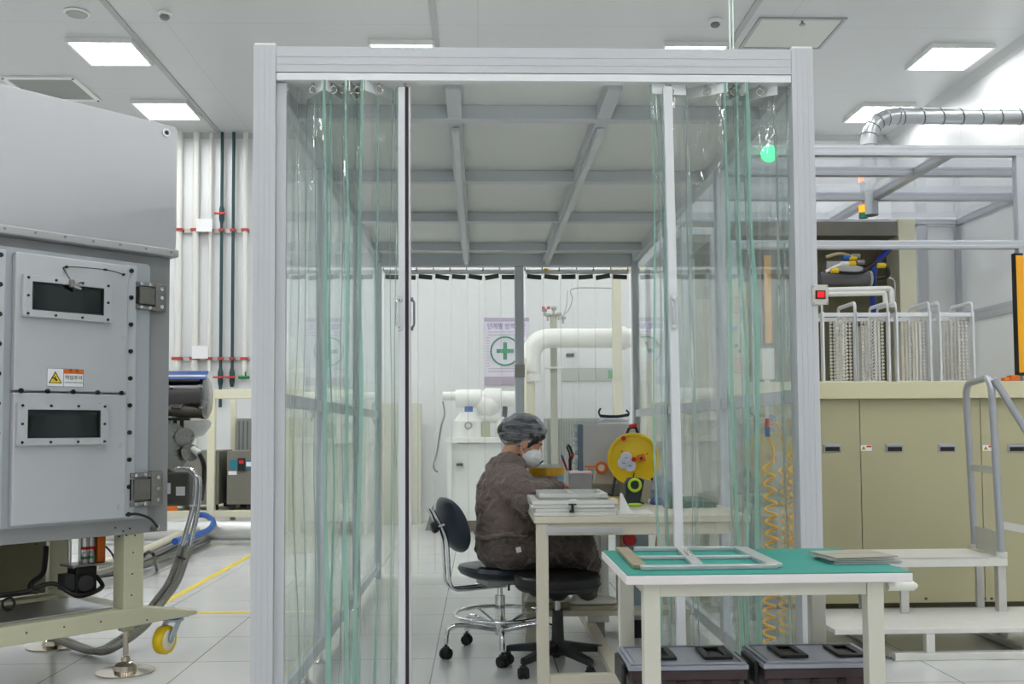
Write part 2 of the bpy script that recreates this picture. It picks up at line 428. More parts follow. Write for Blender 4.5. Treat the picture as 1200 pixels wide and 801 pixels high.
# ceiling lamps: flat square LED panels in white frames, in rows
LEDM = glow('led_diffuser', (253, 254, 252), 16.0)
lamp = thing('ceiling_light', '', 'ceiling light', (0, 0, RZ), 0, 'square ceiling lamps')
fr = MB()
for (x0, x1, y0, y1) in ((-.32, .32, -.32, -.295), (-.32, .32, .295, .32), (-.32, -.295, -.295, .295), (.295, .32, -.295, .295)):
    fr.box(x0, x1, y0, y1, -0.045, -0.0005)
fr.build('frame', WHITE, lamp, local=True)
MB().box(-.294, .294, -.294, .294, -0.03, -0.02).build('diffuser', LEDM, lamp, local=True)
XC = {-3.66: 'left of the booth', -0.75: 'just above the booth header', 2.15: 'above the booth right end', 4.82: 'near the right wall', -6.58: 'over the far left'}
first = True
for x in (-6.58, -3.66, -0.75, 2.15, 4.82):
    for k in range(9):
        y = 9.88 + 1.8 - 1.8*k
        if x in (-.75, 2.15) and k == 0: lab = 'square ceiling lamp hidden behind the booth roof, back row, ' + XC[x]
        if x == -3.66: lab = {0: 'square ceiling lamp on the left, smaller one nearer the back wall', 1: 'square ceiling lamp on the left, larger one above the grey machine'}.get(k)
        elif x == -.75: lab = {1: 'ceiling lamp strip peeking over the header, left of the two'}.get(k)
        elif x == 2.15: lab = {1: 'ceiling lamp strip peeking over the header, right of the two'}.get(k)
        elif x == 4.82: lab = {0: 'square ceiling lamp at right, partly behind the silver duct', 1: 'square ceiling lamp at upper right, larger, beside the wall coving'}.get(k)
        else: lab = None
        if lab is None: lab = 'square white ceiling lamp of the rows outside the picture'
        if first: lamp.location = (x, y, RZ); lamp['label'] = lab; first = False
        else: copy_tree(lamp, (x, y, RZ), label=lab)

# ceiling fittings
p = WZ(90, 14, RZ)
t = thing('ceiling_speaker', 'round white ceiling speaker at upper left above the grey machine', 'speaker', (p.x, p.y, RZ))
MB().lathe([(0.11, -0.0005), (0.115, -0.012), (0.10, -0.022)], (0, 0, 0), n=28).build('rim', WHITE, t, local=True)
mb = MB().lathe([(0.094, -0.022), (0.085, -0.03), (0.0, -0.034)], (0, 0, 0), n=28, cap=False); mb.build('grille', mat('speaker_grille', (178, 178, 174), .6, bump=.6, bscale=300), t, local=True)
p = WZ(193, 14, RZ)
def detector(p, lab, s=1.0):
    t = thing('smoke_detector', lab, 'smoke detector', (p.x, p.y, RZ), 0, 'ceiling smoke detectors')
    MB().lathe([(0.06*s, -0.0005), (0.062*s, -0.02*s), (0.05*s, -0.035*s)], (0, 0, 0), n=24).build('base', WHITE, t, local=True)
    MB().lathe([(0.035*s, -0.035*s), (0.045*s, -0.05*s), (0.03*s, -0.07*s), (0.012*s, -0.074*s)], (0, 0, 0), n=20).build('sensor', mat('detector_grey', (120, 120, 120), .5), t, local=True)
detector(p, 'small round smoke detector at upper left beside the joint')
detector(WZ(838, 23, RZ), 'small smoke detector left of the thin hanging rod')
p = WZ(940, 23, RZ)
t = thing('sprinkler', 'small sprinkler head under the ceiling hatch, upper right', 'sprinkler', (p.x, p.y, RZ))
MB().lathe([(0.04, -0.0005), (0.04, -0.01), (0.015, -0.014)], (0, 0, 0), n=20).build('rosette', STEEL, t, local=True)
MB().lathe([(0.012, -0.014), (0.012, -0.04), (0.03, -0.045), (0.03, -0.05)], (0, 0, 0), n=16).build('head', DARKST, t, local=True)
# access hatch (upper right)
a = WZ(890, 20, RZ); b = WZ(992, 22, RZ); c = WZ(960, 52, RZ)
t = thing('ceiling_hatch', 'square access hatch in the ceiling above the booth right corner', 'hatch', ((a.x+b.x)/2, (a.y+c.y)/2, RZ))
hx0, hx1, hy0, hy1 = a.x, b.x, a.y, c.y+.1
mb = MB()
for q in ((hx0, hx1, hy0, hy0+.03), (hx0, hx1, hy1-.03, hy1), (hx0, hx0+.03, hy0+.03, hy1-.03), (hx1-.03, hx1, hy0+.03, hy1-.03)): mb.box(*q, RZ-.014, RZ-.0005)
mb.build('frame', JOINT, t); MB().box(hx0+.035, hx1-.035, hy0+.035, hy1-.035, RZ-.008, RZ-.0005).build('panel', mat('hatch_panel', (206, 206, 200), .4), t)
# return air grille (upper left)
a = WZ(8, 91, RZ); b = WZ(83, 91, RZ); c = WZ(106, 115, RZ)
gx0, gx1, gy0, gy1 = a.x, b.x, a.y, c.y
t = thing('return_air_grille', 'grey perforated air grille in the ceiling behind the grey machine top', 'air grille', ((gx0+gx1)/2, (gy0+gy1)/2, RZ))
mb = MB()
for q in ((gx0-.06, gx1+.06, gy0-.06, gy0), (gx0-.06, gx1+.06, gy1, gy1+.06), (gx0-.06, gx0, gy0, gy1), (gx1, gx1+.06, gy0, gy1)): mb.box(*q, RZ-.02, RZ-.0005)
mb.build('frame', WHITE, t); MB().box(gx0, gx1, gy0, gy1, RZ-.01, RZ-.0005).build('perforated_plate', mat('grille_plate', (150, 152, 148), .5, bump=.5, bscale=200), t)
mb = MB()
for x in (gx0-.03, gx1+.03):
    for y in (gy0-.03, gy1+.03): mb.cyl((x, y, RZ-.02), (x, y, RZ-.026), .014, n=10)
mb.build('screw', SCREW, t, each=True)
# ------------------------------------------------------------ the clean booth
BX0, BX1 = -0.85, 1.292       # outer faces
WXL, WXR = -0.767, 1.208      # inner faces of the side frames
Y0, Y1 = 3.74, 7.85           # front face, rear face
HT, HB = 2.608, 2.51          # header top / bottom
booth = thing('clean_booth', 'large white aluminium framed clean booth with clear panels enclosing the worker', 'clean booth', ((BX0+BX1)/2, (Y0+Y1)/2, 0))
def profile(mb, a, b, w, h, up=(0, 0, 1), groove=True):
    """aluminium extrusion: body bar plus shallow raised ribs leaving grooves between"""
    mb.bar(a, b, w, h, up)
    return mb
# front posts: wide face with fine vertical lines
for x0, x1 in ((BX0, WXL), (WXR, BX1)):
    mb = MB().box(x0, x1, Y0, Y0+0.08, 0.0, HT+0.005)
    for k in range(1, 4):
        xx = x0+(x1-x0)*k/4; mb.box(xx-0.0012, xx+0.0012, Y0-0.0012, Y0, 0.02, HT)
    mb.build('post', ALU, booth, bevel=0.003)
MB().box(BX0+.003, BX0+.08, Y0+.002, Y0+.078, HT+.006, HT+.012).build('post_cap', WHITE, booth)
MB().box(BX1-.08, BX1-.003, Y0+.002, Y0+.078, HT+.006, HT+.012).build('post_cap', WHITE, booth)
mb = MB().box(WXL+.0005, WXR-.0005, Y0+.002, Y0+0.08, HB, HT)
for z in (HB+.03, HB+.06): mb.box(WXL+.001, WXR-.001, Y0+.0005, Y0+.002, z-.001, z+.001)
mb.build('header_beam', ALU, booth, bevel=0.003)
mb = MB().box(WXL+.001, WXR-.001, Y0+.004, Y0+.05, HB-.031, HB-.002)
mb.build('curtain_track', mat('track_white', (222, 223, 226), .35), booth, bevel=0.002)
ZR = 2.47      # underside of the roof beams
GREYB = mat('roof_beam_grey', (204, 207, 212), 0.4, 0.1)
# side frames
postY = (5.03, 6.45)
FRM = mat('side_frame_aluminium', (204, 208, 214), 0.38, 0.1)
for xi, xo, sgn in ((WXL, BX0+.03, 1), (WXR, BX1-.03, -1)):
    x0, x1 = min(xi, xo), max(xi, xo)
    for y in postY: MB().box(x0+.005, x1-.002, y-.03, y+.03, 0.075, ZR).build('side_post', FRM, booth, bevel=.002)
    MB().box(x0, x1, Y1-.07, Y1, 0.0, ZR).build('rear_post', FRM, booth, bevel=.002)
    MB().box(x0, x1, Y0+.081, Y1-.001, ZR, ZR+.08).build('top_rail', FRM, booth, bevel=.002)
    ys = (Y0+.081,)+postY+(Y1-.04,)
    for k in range(3):
        ya = ys[k]+(.031 if k else 0); yb = ys[k+1]-.031
        MB().box(x0+.012, x1-.012, ya, yb, 1.245, 1.30).build('mid_rail', FRM, booth, bevel=.002)
        MB().box(x0+.008, x1-.008, ya, yb, 0.075, 0.135).build('base_rail', FRM, booth, bevel=.002)
        xm = (x0+x1)/2
        MB().box(xm-.0025, xm+.0025, ya, yb, 0.136, 1.244).build('lower_panel', GLASS, booth)
        MB().box(xm-.0025, xm+.0025, ya, yb, 1.301, ZR-.001).build('upper_panel', GLASS, booth)
    for y in (4.62, 5.03, 6.45, 7.78):
        mb = MB().cyl(((x0+x1)/2, y, 0.012), ((x0+x1)/2, y, 0.075), 0.009, n=12)
        mb.lathe([(0.032, 0), (0.032, 0.008), (0.012, 0.02), (0.012, .03)], ((x0+x1)/2, y, 0.0), n=20)
        mb.build('levelling_foot', CHROME, booth)
# roof beams
xa, xb = WXL+.001, WXR-.001
lx = (-0.10, 0.535)
cross = (4.21, 5.28, 6.30, 7.33)
for y in cross: MB().box(xa, xb, y-.03, y+.03, ZR, ZR+.06).build('roof_cross_beam', GREYB, booth, bevel=.002)
ys = (Y0+.081,)+cross+(Y1-.071,)
for x in lx:
    mb = MB()
    for k in range(5):
        ya = ys[k]+(.0305 if k else 0); yb = ys[k+1]-(.0305 if k < 4 else 0)
        mb.box(x-.03, x+.03, ya, yb, ZR+.002, ZR+.058)
    mb.build('roof_long_beam', GREYB, booth, bevel=.002)
    b = MB().box(x-.016, x+.016, 4.30, 7.75, ZR-.032, ZR-.001)
    b.build('light_batten', mat('batten_white', (214, 216, 218), .35), booth, bevel=.003)
MB().box(xa, xb, Y1-.07, Y1, ZR-.035, ZR+.08).build('rear_header', FRM, booth, bevel=.002)
ROOFP = mat('roof_panel_grey', (226, 227, 224), 0.42)
xs = (WXL,)+lx+(WXR,)
for i in range(3):
    for k in range(5):
        ya = ys[k]+(.0 if k else 0); yb = ys[k+1]
        MB().box(xs[i]+.0005, xs[i+1]-.0005, ya+.0005, yb-.0005, ZR+.061, ZR+.071).build('roof_panel', ROOFP, booth)
# rear centre post with joint bracket
xc = W(608.5, 400, Y1).x
MB().box(xc-.035, xc+.035, Y1-.06, Y1-.005, 0.0, ZR-.036).build('rear_centre_post', FRM, booth, bevel=.002)
zc = W(608, 435, Y1).z
MB().box(xc-.04, xc+.04, Y1-.066, Y1-.0605, zc-.05, zc+.05).build('joint_bracket', DARKST, booth, bevel=.002)
# switch plate on the right post
p = W(960.5, 345.5, Y0)
sw = MB().box(p.x-.031, p.x+.031, Y0-.008, Y0-.0014, p.z-.038, p.z+.038).build('switch_plate', mat('switch_plate_beige', (196, 193, 184), .5), booth, bevel=.002)
MB().box(p.x-.019, p.x+.019, Y0-.012, Y0-.0085, p.z-.016, p.z+.016).build('rocker_bezel', BLACK, sw)
r_ = MB().box(p.x-.014, p.x+.014, Y0-.017, Y0-.0125, p.z-.012, p.z+.012).build('rocker_switch', glow('red_rocker', (225, 15, 25), 0.35), sw, bevel=.002)
mb = MB()
for sx in (-1, 1):
    for sz in (-1, 1): mb.cyl((p.x+sx*.025, Y0-.008, p.z+sz*.032), (p.x+sx*.025, Y0-.0095, p.z+sz*.032), .003, n=8)
mb.build('screw', DARKST, sw, each=True)

# ------------------------------------------------------------ front curtains (pleated soft PVC on hooks)
YC = Y0+.035
HOOK = mat('hook_steel', (200, 196, 188), 0.25, 0.9)
CLIP = mat('clip_alu', (226, 228, 228), 0.4, 0.1)
def hook(mb, x, y, z):
    mb.cyl((x, y, z), (x, y, z-.012), .006, n=8); mb.torus((x, y, z-.025), .013, .0028, axis=(0, 1, 0), n=14, k=6)
def handle(parent, x, yf, z, name='handle', flip=1, m=CHROME):
    """slim D handle standing off the stile toward the front"""
    pts = round_path([(x, yf, z+.055), (x+.012*flip, yf-.022*abs(flip), z+.045), (x+.012*flip, yf-.022*abs(flip), z-.045), (x, yf, z-.055)], .01)
    mb = MB().tube(pts, .0045, n=8)
    mb.cbox((x, yf-.002, z+.055), (.016, .004, .016)); mb.cbox((x, yf-.002, z-.055), (.016, .004, .016))
    return mb.build(name, m, parent)
def pleated(name, label, pts, bot, clips, hooks, zt, zb, edges, seed, whites=()):
    """pts: (x, dy) along the top; bot: the same at the bottom; a continuous sheet between"""
    t = thing(name, label, 'strip curtain', (sum(p[0] for p in pts)/len(pts), YC, 0), 0, 'front folding curtains')
    rnd = random.Random(seed)
    nz = 36
    def fine(P, k=7):
        q = round_path([(x, YC+d, 0) for x, d in P], .014, 4)
        out = []
        for i in range(len(q)-1):
            n = max(1, int((q[i+1]-q[i]).length/.012))
            for j in range(n): out.append(q[i].lerp(q[i+1], j/n))
        out.append(q[-1]); return out
    def resample(q, n):
        L = [0]
        for i in range(1, len(q)): L.append(L[-1]+(q[i]-q[i-1]).length)
        out = []; j = 0
        for k in range(n):
            s = L[-1]*k/(n-1)
            while j < len(L)-2 and L[j+1] < s: j += 1
            f = (s-L[j])/max(1e-9, L[j+1]-L[j]); out.append(q[j].lerp(q[j+1], f))
        return out
    def section(P):
        """per-segment resample so the folds keep their place"""
        out = []
        for i in range(len(P)-1):
            a = Vector((P[i][0], YC+P[i][1], 0)); b = Vector((P[i+1][0], YC+P[i+1][1], 0))
            for j in range(8):
                s = j/8; e = s*s*(3-2*s)*.35+s*.65
                out.append(a.lerp(b, e))
        out.append(Vector((P[-1][0], YC+P[-1][1], 0))); return out
    A = section(pts); B = section(bot); n = len(A)
    vs = []; fs = []
    for k in range(nz+1):
        f = k/nz; z = zt+(zb-zt)*f
        g = f**0.8
        for i in range(n):
            p = A[i].lerp(B[i], g)
            am = .016*math.sin(min(1, f*4)*math.pi/2)
            dx = am*noise.noise(Vector((i*.35, f*3.0, seed)))*(1+.8*f)
            dy = am*2.2*noise.noise(Vector((i*.45, f*3.6, seed+9)))
            vs.append((p.x+dx, p.y+dy, z))
    for k in range(nz):
        for i in range(n-1): fs.append((k*n+i, k*n+i+1, (k+1)*n+i+1, (k+1)*n+i))
    sh = MB().add(vs, fs, True).build('curtain_sheet', SHEETM, t)
    # overlapping cut edges of the strips at the folds
    for ei, w, em in [(a_, b_, EDGE) for a_, b_ in edges]+[(a_, .0035, EDGEW) for a_ in whites]:
        i = min(int(ei*8), n-1)
        e = MB()
        path = [Vector(vs[k*n+i])+Vector((0, -.004, 0)) for k in range(nz+1)]
        ev = []; ef = []
        for k, p in enumerate(path):
            ww = w*(0.8+.6*noise.noise(Vector((k*.2, ei, seed))))*(1+(1.1*k/nz if em is EDGE else 0))
            ev += [(p.x-ww/2, p.y, p.z), (p.x+ww/2, p.y, p.z), (p.x+ww/2, p.y+.003, p.z), (p.x-ww/2, p.y+.003, p.z)]
        for k in range(nz):
            for q in range(4): ef.append((k*4+q, k*4+(q+1) % 4, (k+1)*4+(q+1) % 4, (k+1)*4+q))
        ef += [(0, 1, 2, 3), (nz*4+3, nz*4+2, nz*4+1, nz*4)]
        e.add(ev, ef, False).build('strip_edge', em, t)
    for (xa_, da, xb_, db) in clips:
        a = Vector((xa_, YC+da-.008, zt-.018)); b = Vector((xb_, YC+db-.008, zt-.018))
        MB().bar(a, b, .005, .044).build('clip_bar', CLIP, t, bevel=.001)
    for x, d in hooks: hb = MB(); hook(hb, x, YC+d, HB-.032); hb.build('hook', HOOK, t)
    return t
def cx(px): return W(px, 300, YC).x
zt = W(400, 97, YC).z; zb = 0.03
L_top = [(cx(338), 0.01), (cx(354), .10), (cx(380), -.03), (cx(397), .11), (cx(406), -.03), (cx(413), .11), (cx(425), -.03), (cx(458), .10), (cx(467), .02)]
L_bot = [(cx(338), 0.02), (cx(352), .08), (cx(385), -.02), (cx(398), .10), (cx(407), -.03), (cx(416), .10), (cx(420), -.02), (cx(455), .09), (cx(466), .02)]
clips = [(cx(353), .09, cx(379), -.02), (cx(383), -.02, cx(397), .09), (cx(401), .08, cx(407), -.02), (cx(410), -.02, cx(414), .09), (cx(415), .09, cx(427), -.02), (cx(429), -.02, cx(458), .09)]
hooks = [(cx(p), 0) for p in (332, 366, 390, 402, 410, 419, 444)]
lc = pleated('strip_curtain', 'clear pleated curtain bunched at the left side of the booth front opening', L_top, L_bot, clips, hooks, zt, zb, ((2, .010), (4, .009), (6, .010), (2.4, .005), (6.5, .005)), 3, (.5, 1, 1.5, 3, 5, 7, 7.5))
# stiles of the left curtain
MB().box(cx(324), cx(335.5), YC-.012, YC+.012, .03, W(330, 98, YC).z).build('end_stile', ALU, lc, bevel=.002)
lead = MB().box(cx(467), cx(475), YC-.014, YC+.012, .03, W(470, 103, YC).z).build('leading_stile', mat('stile_aluminium', (206, 209, 213), .35, .1), lc, bevel=.002)
MB().box(cx(475)+.0005, cx(479), YC-.010, YC+.010, .03, W(470, 103, YC).z).build('magnetic_strip', mat('dark_magnet_strip', (40, 22, 34), .5), lc)
MB().box(cx(479)+.0005, cx(481.5), YC-.012, YC+.012, .03, W(470, 103, YC).z).build('stile_lip', ALU, lc)
hb = MB(); hook(hb, cx(475), YC, HB-.032); hb.cyl((cx(475), YC, HB-.07), (cx(475), YC, W(470, 103, YC).z), .004, n=8); hb.build('hook', HOOK, lc)
zh = W(470, 368, YC).z
handle(lead, cx(469), YC-.014, zh, flip=-1)
handle(lead, cx(482), YC-.004, zh, flip=1, m=mat('handle_grey', (110, 112, 118), .4, .5))

R_top = [(cx(765), .0), (cx(777), .015), (cx(808), .02), (cx(812), .09), (cx(850), -.03), (cx(856), .10), (cx(864), -.03), (cx(869), .10), (cx(876), -.03), (cx(880), .09), (cx(914), .03), (cx(918), .10), (cx(929), .01)]
R_bot = [(cx(767), .0), (cx(782), .02), (cx(812), .05), (cx(822), .13), (cx(858), -.02), (cx(862), .10), (cx(870), -.03), (cx(876), .10), (cx(886), -.03), (cx(892), .09), (cx(920), .03), (cx(926), .10), (cx(935), .01)]
clips = [(cx(766), -.002, cx(807), .015), (cx(811), .07, cx(851), -.02), (cx(853), -.02, cx(857), .08), (cx(862), .07, cx(875), -.02), (cx(876), .09, cx(914), -.0)]
hooks = [(cx(p), 0) for p in (788, 830, 855, 864, 873, 894, 931)]
rc = pleated('strip_curtain', 'clear pleated curtain bunched at the right side of the booth front opening', R_top, R_bot, clips, hooks, zt, zb, ((0, .006), (1.1, .005), (4, .009), (6, .008), (8, .012), (8.5, .006)), 11, (.5, 2, 2.6, 5, 7, 9, 10.4, 11))
MB().box(cx(928.5), cx(940), YC-.012, YC+.012, .03, W(935, 99, YC).z).build('end_stile', ALU, rc, bevel=.002)
a = W(782, 102, YC-.03); b = W(796, 660, YC-.03); b = a+(b-a)*((a.z-.03)/(a.z-b.z))
lead = MB().bar(a, b, .034, .022, up=(0, 1, 0)).build('leading_stile', mat('stile_pale', (212, 214, 218), .35), rc, bevel=.003)
hb = MB(); hook(hb, a.x, YC-.01, HB-.032); hb.cyl((a.x, YC-.03, HB-.06), (a.x, YC-.03, a.z), .004, n=8); hb.build('hook', HOOK, rc)
q = a+(b-a)*((a.z-zh)/(a.z-b.z))
mb = MB().box(q.x-.006, q.x+.006, q.y-.022, q.y-.012, zh-.045, zh+.045); 
mb.cyl((q.x, q.y-.011, zh+.055), (q.x, q.y-.024, zh+.055), .009, n=12); mb.cyl((q.x, q.y-.011, zh-.055), (q.x, q.y-.024, zh-.055), .009, n=12)
mb.build('handle', CHROME, lead, bevel=.001)

# ------------------------------------------------------------ rear strip curtains
YR = Y1+.02
REARM = film('hazy_clear_strip', (250, 252, 251), 0.98, ior=1.2, rough=.12, bump=.6, bscale=2.0, stretch=(4, 4, .4), edge=(234, 240, 239), haze=.17)
DCLIP = mat('dark_clip_bar', (72, 80, 72), .5)
WCLIP = mat('curtain_hem_white', (238, 238, 236), .5)
ztr = W(560, 324, YR).z
def rear(label, x0, x1, n, seed):
    t = thing('strip_curtain', label, 'strip curtain', ((x0+x1)/2, YR, 0), 0, 'rear strip curtains')
    rnd = random.Random(seed); w = (x1-x0)/n
    for i in range(n):
        xa_ = x0+i*w+.004; xb_ = xa_+w*1.06
        yo = YR+(.008 if i % 2 else 0); nn = 9; nz = 14
        vs = []; fs = []
        dz = rnd.uniform(-.01, .01)
        for k in range(nz+1):
            f = k/nz
            for j in range(nn):
                u = j/(nn-1)
                vs.append((xa_+(xb_-xa_)*u, yo+.012*math.sin(u*math.pi)*(1 if i % 2 else -1)*(.4+f)+.01*noise.noise(Vector((u*2+i, f*3, seed))), ztr+.03+(0.03-ztr-.03)*f))
        for k in range(nz):
            for j in range(nn-1): fs.append((k*nn+j, k*nn+j+1, (k+1)*nn+j+1, (k+1)*nn+j))
        MB().add(vs, fs, True).build('strip', REARM, t)
        MB().bar((xa_+.012, yo-.012, ztr-.004+dz), (xb_-.02, yo-.012, ztr-.004-dz), .006, .036).build('clip_bar', DCLIP, t)
        MB().box(xa_+.002, xb_-.006, yo-.006, yo-.003, ztr+.02, ztr+.055).build('top_hem', WCLIP, t)
    for i in range(n+1): hb = MB(); hb.cyl((x0+i*w+.0, YR, ztr+.05), (x0+i*w, YR, ztr+.085), .005, n=8); hb.torus((x0+i*w, YR, ztr+.05), .009, .002, axis=(0, 1, 0), n=10, k=5); hb.build('hook', DARKST, t)
    return t
MB().box(WXL, WXR, YR-.006, YR+.02, ztr+.085, ztr+.105).build('rear_curtain_track', ALU, booth)
rear('clear rear strip curtain left of the centre post, behind the worker', WXL+.01, xc-.02, 8, 5)
rt = rear('clear rear strip curtain right of the centre post with yellow clip', xc+.05, WXR-.02, 6, 6)
p = W(640, 316.5, YR-.02)
MB().box(p.x-.016, p.x+.016, p.y-.006, p.y+.006, p.z-.014, p.z+.014).build('magnet_clip', YEL, rt, bevel=.003)
# thin clear rod hanging from the ceiling to the booth roof
p = W(857, 30, 4.7)
mb = MB().cyl((p.x-.008, p.y, ZR+.072), (p.x-.008, p.y, RZ-.001), .004, n=8).cyl((p.x+.008, p.y, ZR+.072), (p.x+.008, p.y, RZ-.001), .004, n=8)
solo('hanging_tube', mb, mat('pale_tube', (206, 222, 214), .3), 'thin pale twin air tube dropping from the ceiling onto the booth roof', 'air tube')
# ------------------------------------------------------------ grey process machine on the left
MO = Vector((-1.69, 4.76, 0)); MA = math.atan2(0.73, 0.68)
MU = Vector((math.cos(MA), math.sin(MA), 0)); MV = Vector((-math.sin(MA), math.cos(MA), 0))
def ML(px, py, v=0.0):
    """photo pixel -> machine coordinates (u, z) on the face plane at depth v"""
    d = ray(px, py); n = MV; t = (v - (CAM-MO).dot(n))/d.dot(n)
    P = CAM + d*t; return (P-MO).dot(MU), P.z
def MW(u, v, z): return MO + MU*u + MV*v + Vector((0, 0, z))
GREY_L = mat('machine_light_grey', (188, 191, 195), .38, .15, var=.03, scale=3, bump=.02, bscale=100)
GREY_D = mat('machine_satin_grey', (160, 160, 161), .42, .25, var=.03, scale=4, bump=.03, bscale=160, stretch=(1, 1, 5))
GREY_H = mat('machine_hood_grey', (182, 182, 186), .36, .3, var=.02, scale=5, bump=.03, bscale=160, stretch=(1, 1, 5))
mc = thing('process_chamber_machine', 'large grey vacuum chamber machine with two dark windows on a beige floor frame', 'machine', MO, MA)
def B(name, m, parent, u0, u1, v0, v1, z0, z1, bevel=.003):
    return MB().box(u0, u1, v0, v1, z0, z1).build(name, m, parent, bevel=bevel, local=True)
UL = -1.15
ub, zb_ = ML(192, 622, 0); uh, zh_ = ML(208, 149, -.02); _, zf1 = ML(205, 292, -.06); _, zf0 = ML(205, 301, -.06)
ubr = ML(203, 330, 0)[0]
body = B('chamber_body', GREY_D, mc, UL, (ub+ubr)/2, 0.0, 1.3, zb_, zf0-.001)
B('flange', mat('flange_grey', (176, 176, 178), .4, .3), mc, UL, ML(210, 296, -.06)[0], -.06, 1.34, zf0, zf1, .006)
hood = MB()
hood.prism([(UL, zf1+.001), (uh-.004, zf1+.001), (uh, zf1+.05), (uh, zh_-.015), (uh-.012, zh_), (UL, zh_)], 1.3, 'XZ', -.02)
hd = hood.build('hood', GREY_H, mc, bevel=.003, local=True)
u, z = ML(198, 155, -.021)
MB().lathe([(.012, 0), (.022, 0), (.022, .004), (.012, .004), (.012, 0)], (u-.014, -.0205, z-.005), axis=(0, -1, 0), n=24, cap=False).build('lifting_hole', CHROME, hd, local=True)
MB().cyl((u-.012, -.0255, z-.005), (u-.012, -.022, z-.005), .009).build('hole_recess', SCREW, hd, local=True)
mb = MB()
for k in range(7):
    uu = uh-.05-.13*k; mb.cyl((uu, -.0605, zf0+.022), (uu, -.064, zf0+.022), .006, n=10)
mb.build('bolt', DARKST, mc, each=True, local=True)
# door
uR = ML(174, 450, -.03)[0]; zT = ML(150, 307, -.03)[1]; zB = ML(145, 609, -.03)[1]
door = MB()
def rrect(u0, u1, z0, z1, r, n=5):
    out = []
    for cx_, cz_, a in ((u1-r, z1-r, 0), (u0+r, z1-r, 90), (u0+r, z0+r, 180), (u1-r, z0+r, 270)):
        for i in range(n+1):
            t = R(a+90*i/n); out.append((cx_+r*math.cos(t), cz_+r*math.sin(t)))
    return out
door.prism(rrect(UL+.02, uR, zB, zT, .02), .034, 'XZ', -.035)
dr = door.build('door', mat('door_back_plate', (176, 181, 188), .36, .2), mc, bevel=.002, local=True)
uA = ML(17, 380, -.07)[0]; uB_ = ML(149, 450, -.07)[0]; zM = ML(90, 460, -.07)[1]; zTp = ML(150, 311, -.07)[1]; zBp = ML(143, 607, -.07)[1]
for nm, z0, z1 in (('upper_plate', zM+.004, zTp), ('lower_plate', zBp, zM-.004)):
    pm = MB().prism([(uA, z0), (uB_, z0), (uB_, z1-.0), (uA, z1)], .036, 'XZ', -.0715)
    pm.build(nm, GREY_L, dr, bevel=.006, local=True)
rib = MB()
uq = uA-.11
rib.box(UL+.03, uq, -.0715, -.0355, zBp, zTp)
rib.build('side_plate', GREY_L, dr, bevel=.006, local=True)
rb = MB()
for uu in (uA-.055, uB_+.03):
    rb.box(uu-.028, uu+.024, -.05, -.0355, zBp-.005, zTp+.005)
rb.build('edge_strip', mat('strip_pale', (196, 199, 204), .3, .3), dr, bevel=.004, local=True)
bm_ = MB()
for k in range(10):
    zz = zTp-.02-(zTp-zBp-.035)*k/9
    for uu in (uA-.055, uB_+.024): bm_.cyl((uu, -.0505, zz), (uu, -.057, zz), .0105, n=14)
for uu in [uA+.03+(uB_-uA-.06)*k/4 for k in range(5)]: bm_.cyl((uu, -.0720, zM+.004), (uu, -.079, zM+.004), .0105, n=14)
bm_.build('cap_bolt', SCREW, dr, each=True, local=True)
def win(name, TL, TR, BR, BL, gTL, gTR, gBR, gBL, v):
    o = [ML(*p, v) for p in (TL, TR, BR, BL)]; g = [ML(*p, v) for p in (gTL, gTR, gBR, gBL)]
    u0 = (o[0][0]+o[3][0])/2; u1 = (o[1][0]+o[2][0])/2; z1 = (o[0][1]+o[1][1])/2; z0 = (o[2][1]+o[3][1])/2
    a0 = (g[0][0]+g[3][0])/2; a1 = (g[1][0]+g[2][0])/2; b1 = (g[0][1]+g[1][1])/2; b0 = (g[2][1]+g[3][1])/2
    f = MB().box(u0, a0, v, v+.022, z0, z1).box(a1, u1, v, v+.022, z0, z1).box(a0, a1, v, v+.022, z0, b0).box(a0, a1, v, v+.022, b1, z1)
    fo = f.build(name, GREY_L, dr, local=True, bevel=.0015)
    MB().box(a0, a1, v+.012, v+.018, b0, b1).build('glass', GLASSD, fo, local=True)
    MB().box(a0+.001, a0+.008, v+.004, v+.0115, b0+.001, b1-.001).box(a1-.008, a1-.001, v+.004, v+.0115, b0+.001, b1-.001).box(a0+.0085, a1-.0085, v+.004, v+.0115, b0+.001, b0+.006).box(a0+.0085, a1-.0085, v+.004, v+.0115, b1-.006, b1-.001).build('gasket', RUBBER, fo, local=True)
    s = MB()
    for i in range(4):
        for zz in (z0+.013, z1-.013): s.cyl((u0+.02+(u1-u0-.04)*i/3, v-.0005, zz), (u0+.02+(u1-u0-.04)*i/3, v-.005, zz), .006, n=10)
    for uu in (u0+.02, u1-.02): s.cyl((uu, v-.0005, (z0+z1)/2), (uu, v-.005, (z0+z1)/2), .006, n=10)
    s.build('screw', SCREW, fo, each=True, local=True)
    return u0, u1, z0, z1
v = -.094
win('window_frame', (29, 321), (132, 332), (131, 377), (26, 371), (38, 329), (123, 338), (122, 369), (37, 363), v)
win('window_frame', (22, 471), (128, 473), (127, 520), (19, 522), (33, 480), (119, 480), (118, 512), (31, 514), v)
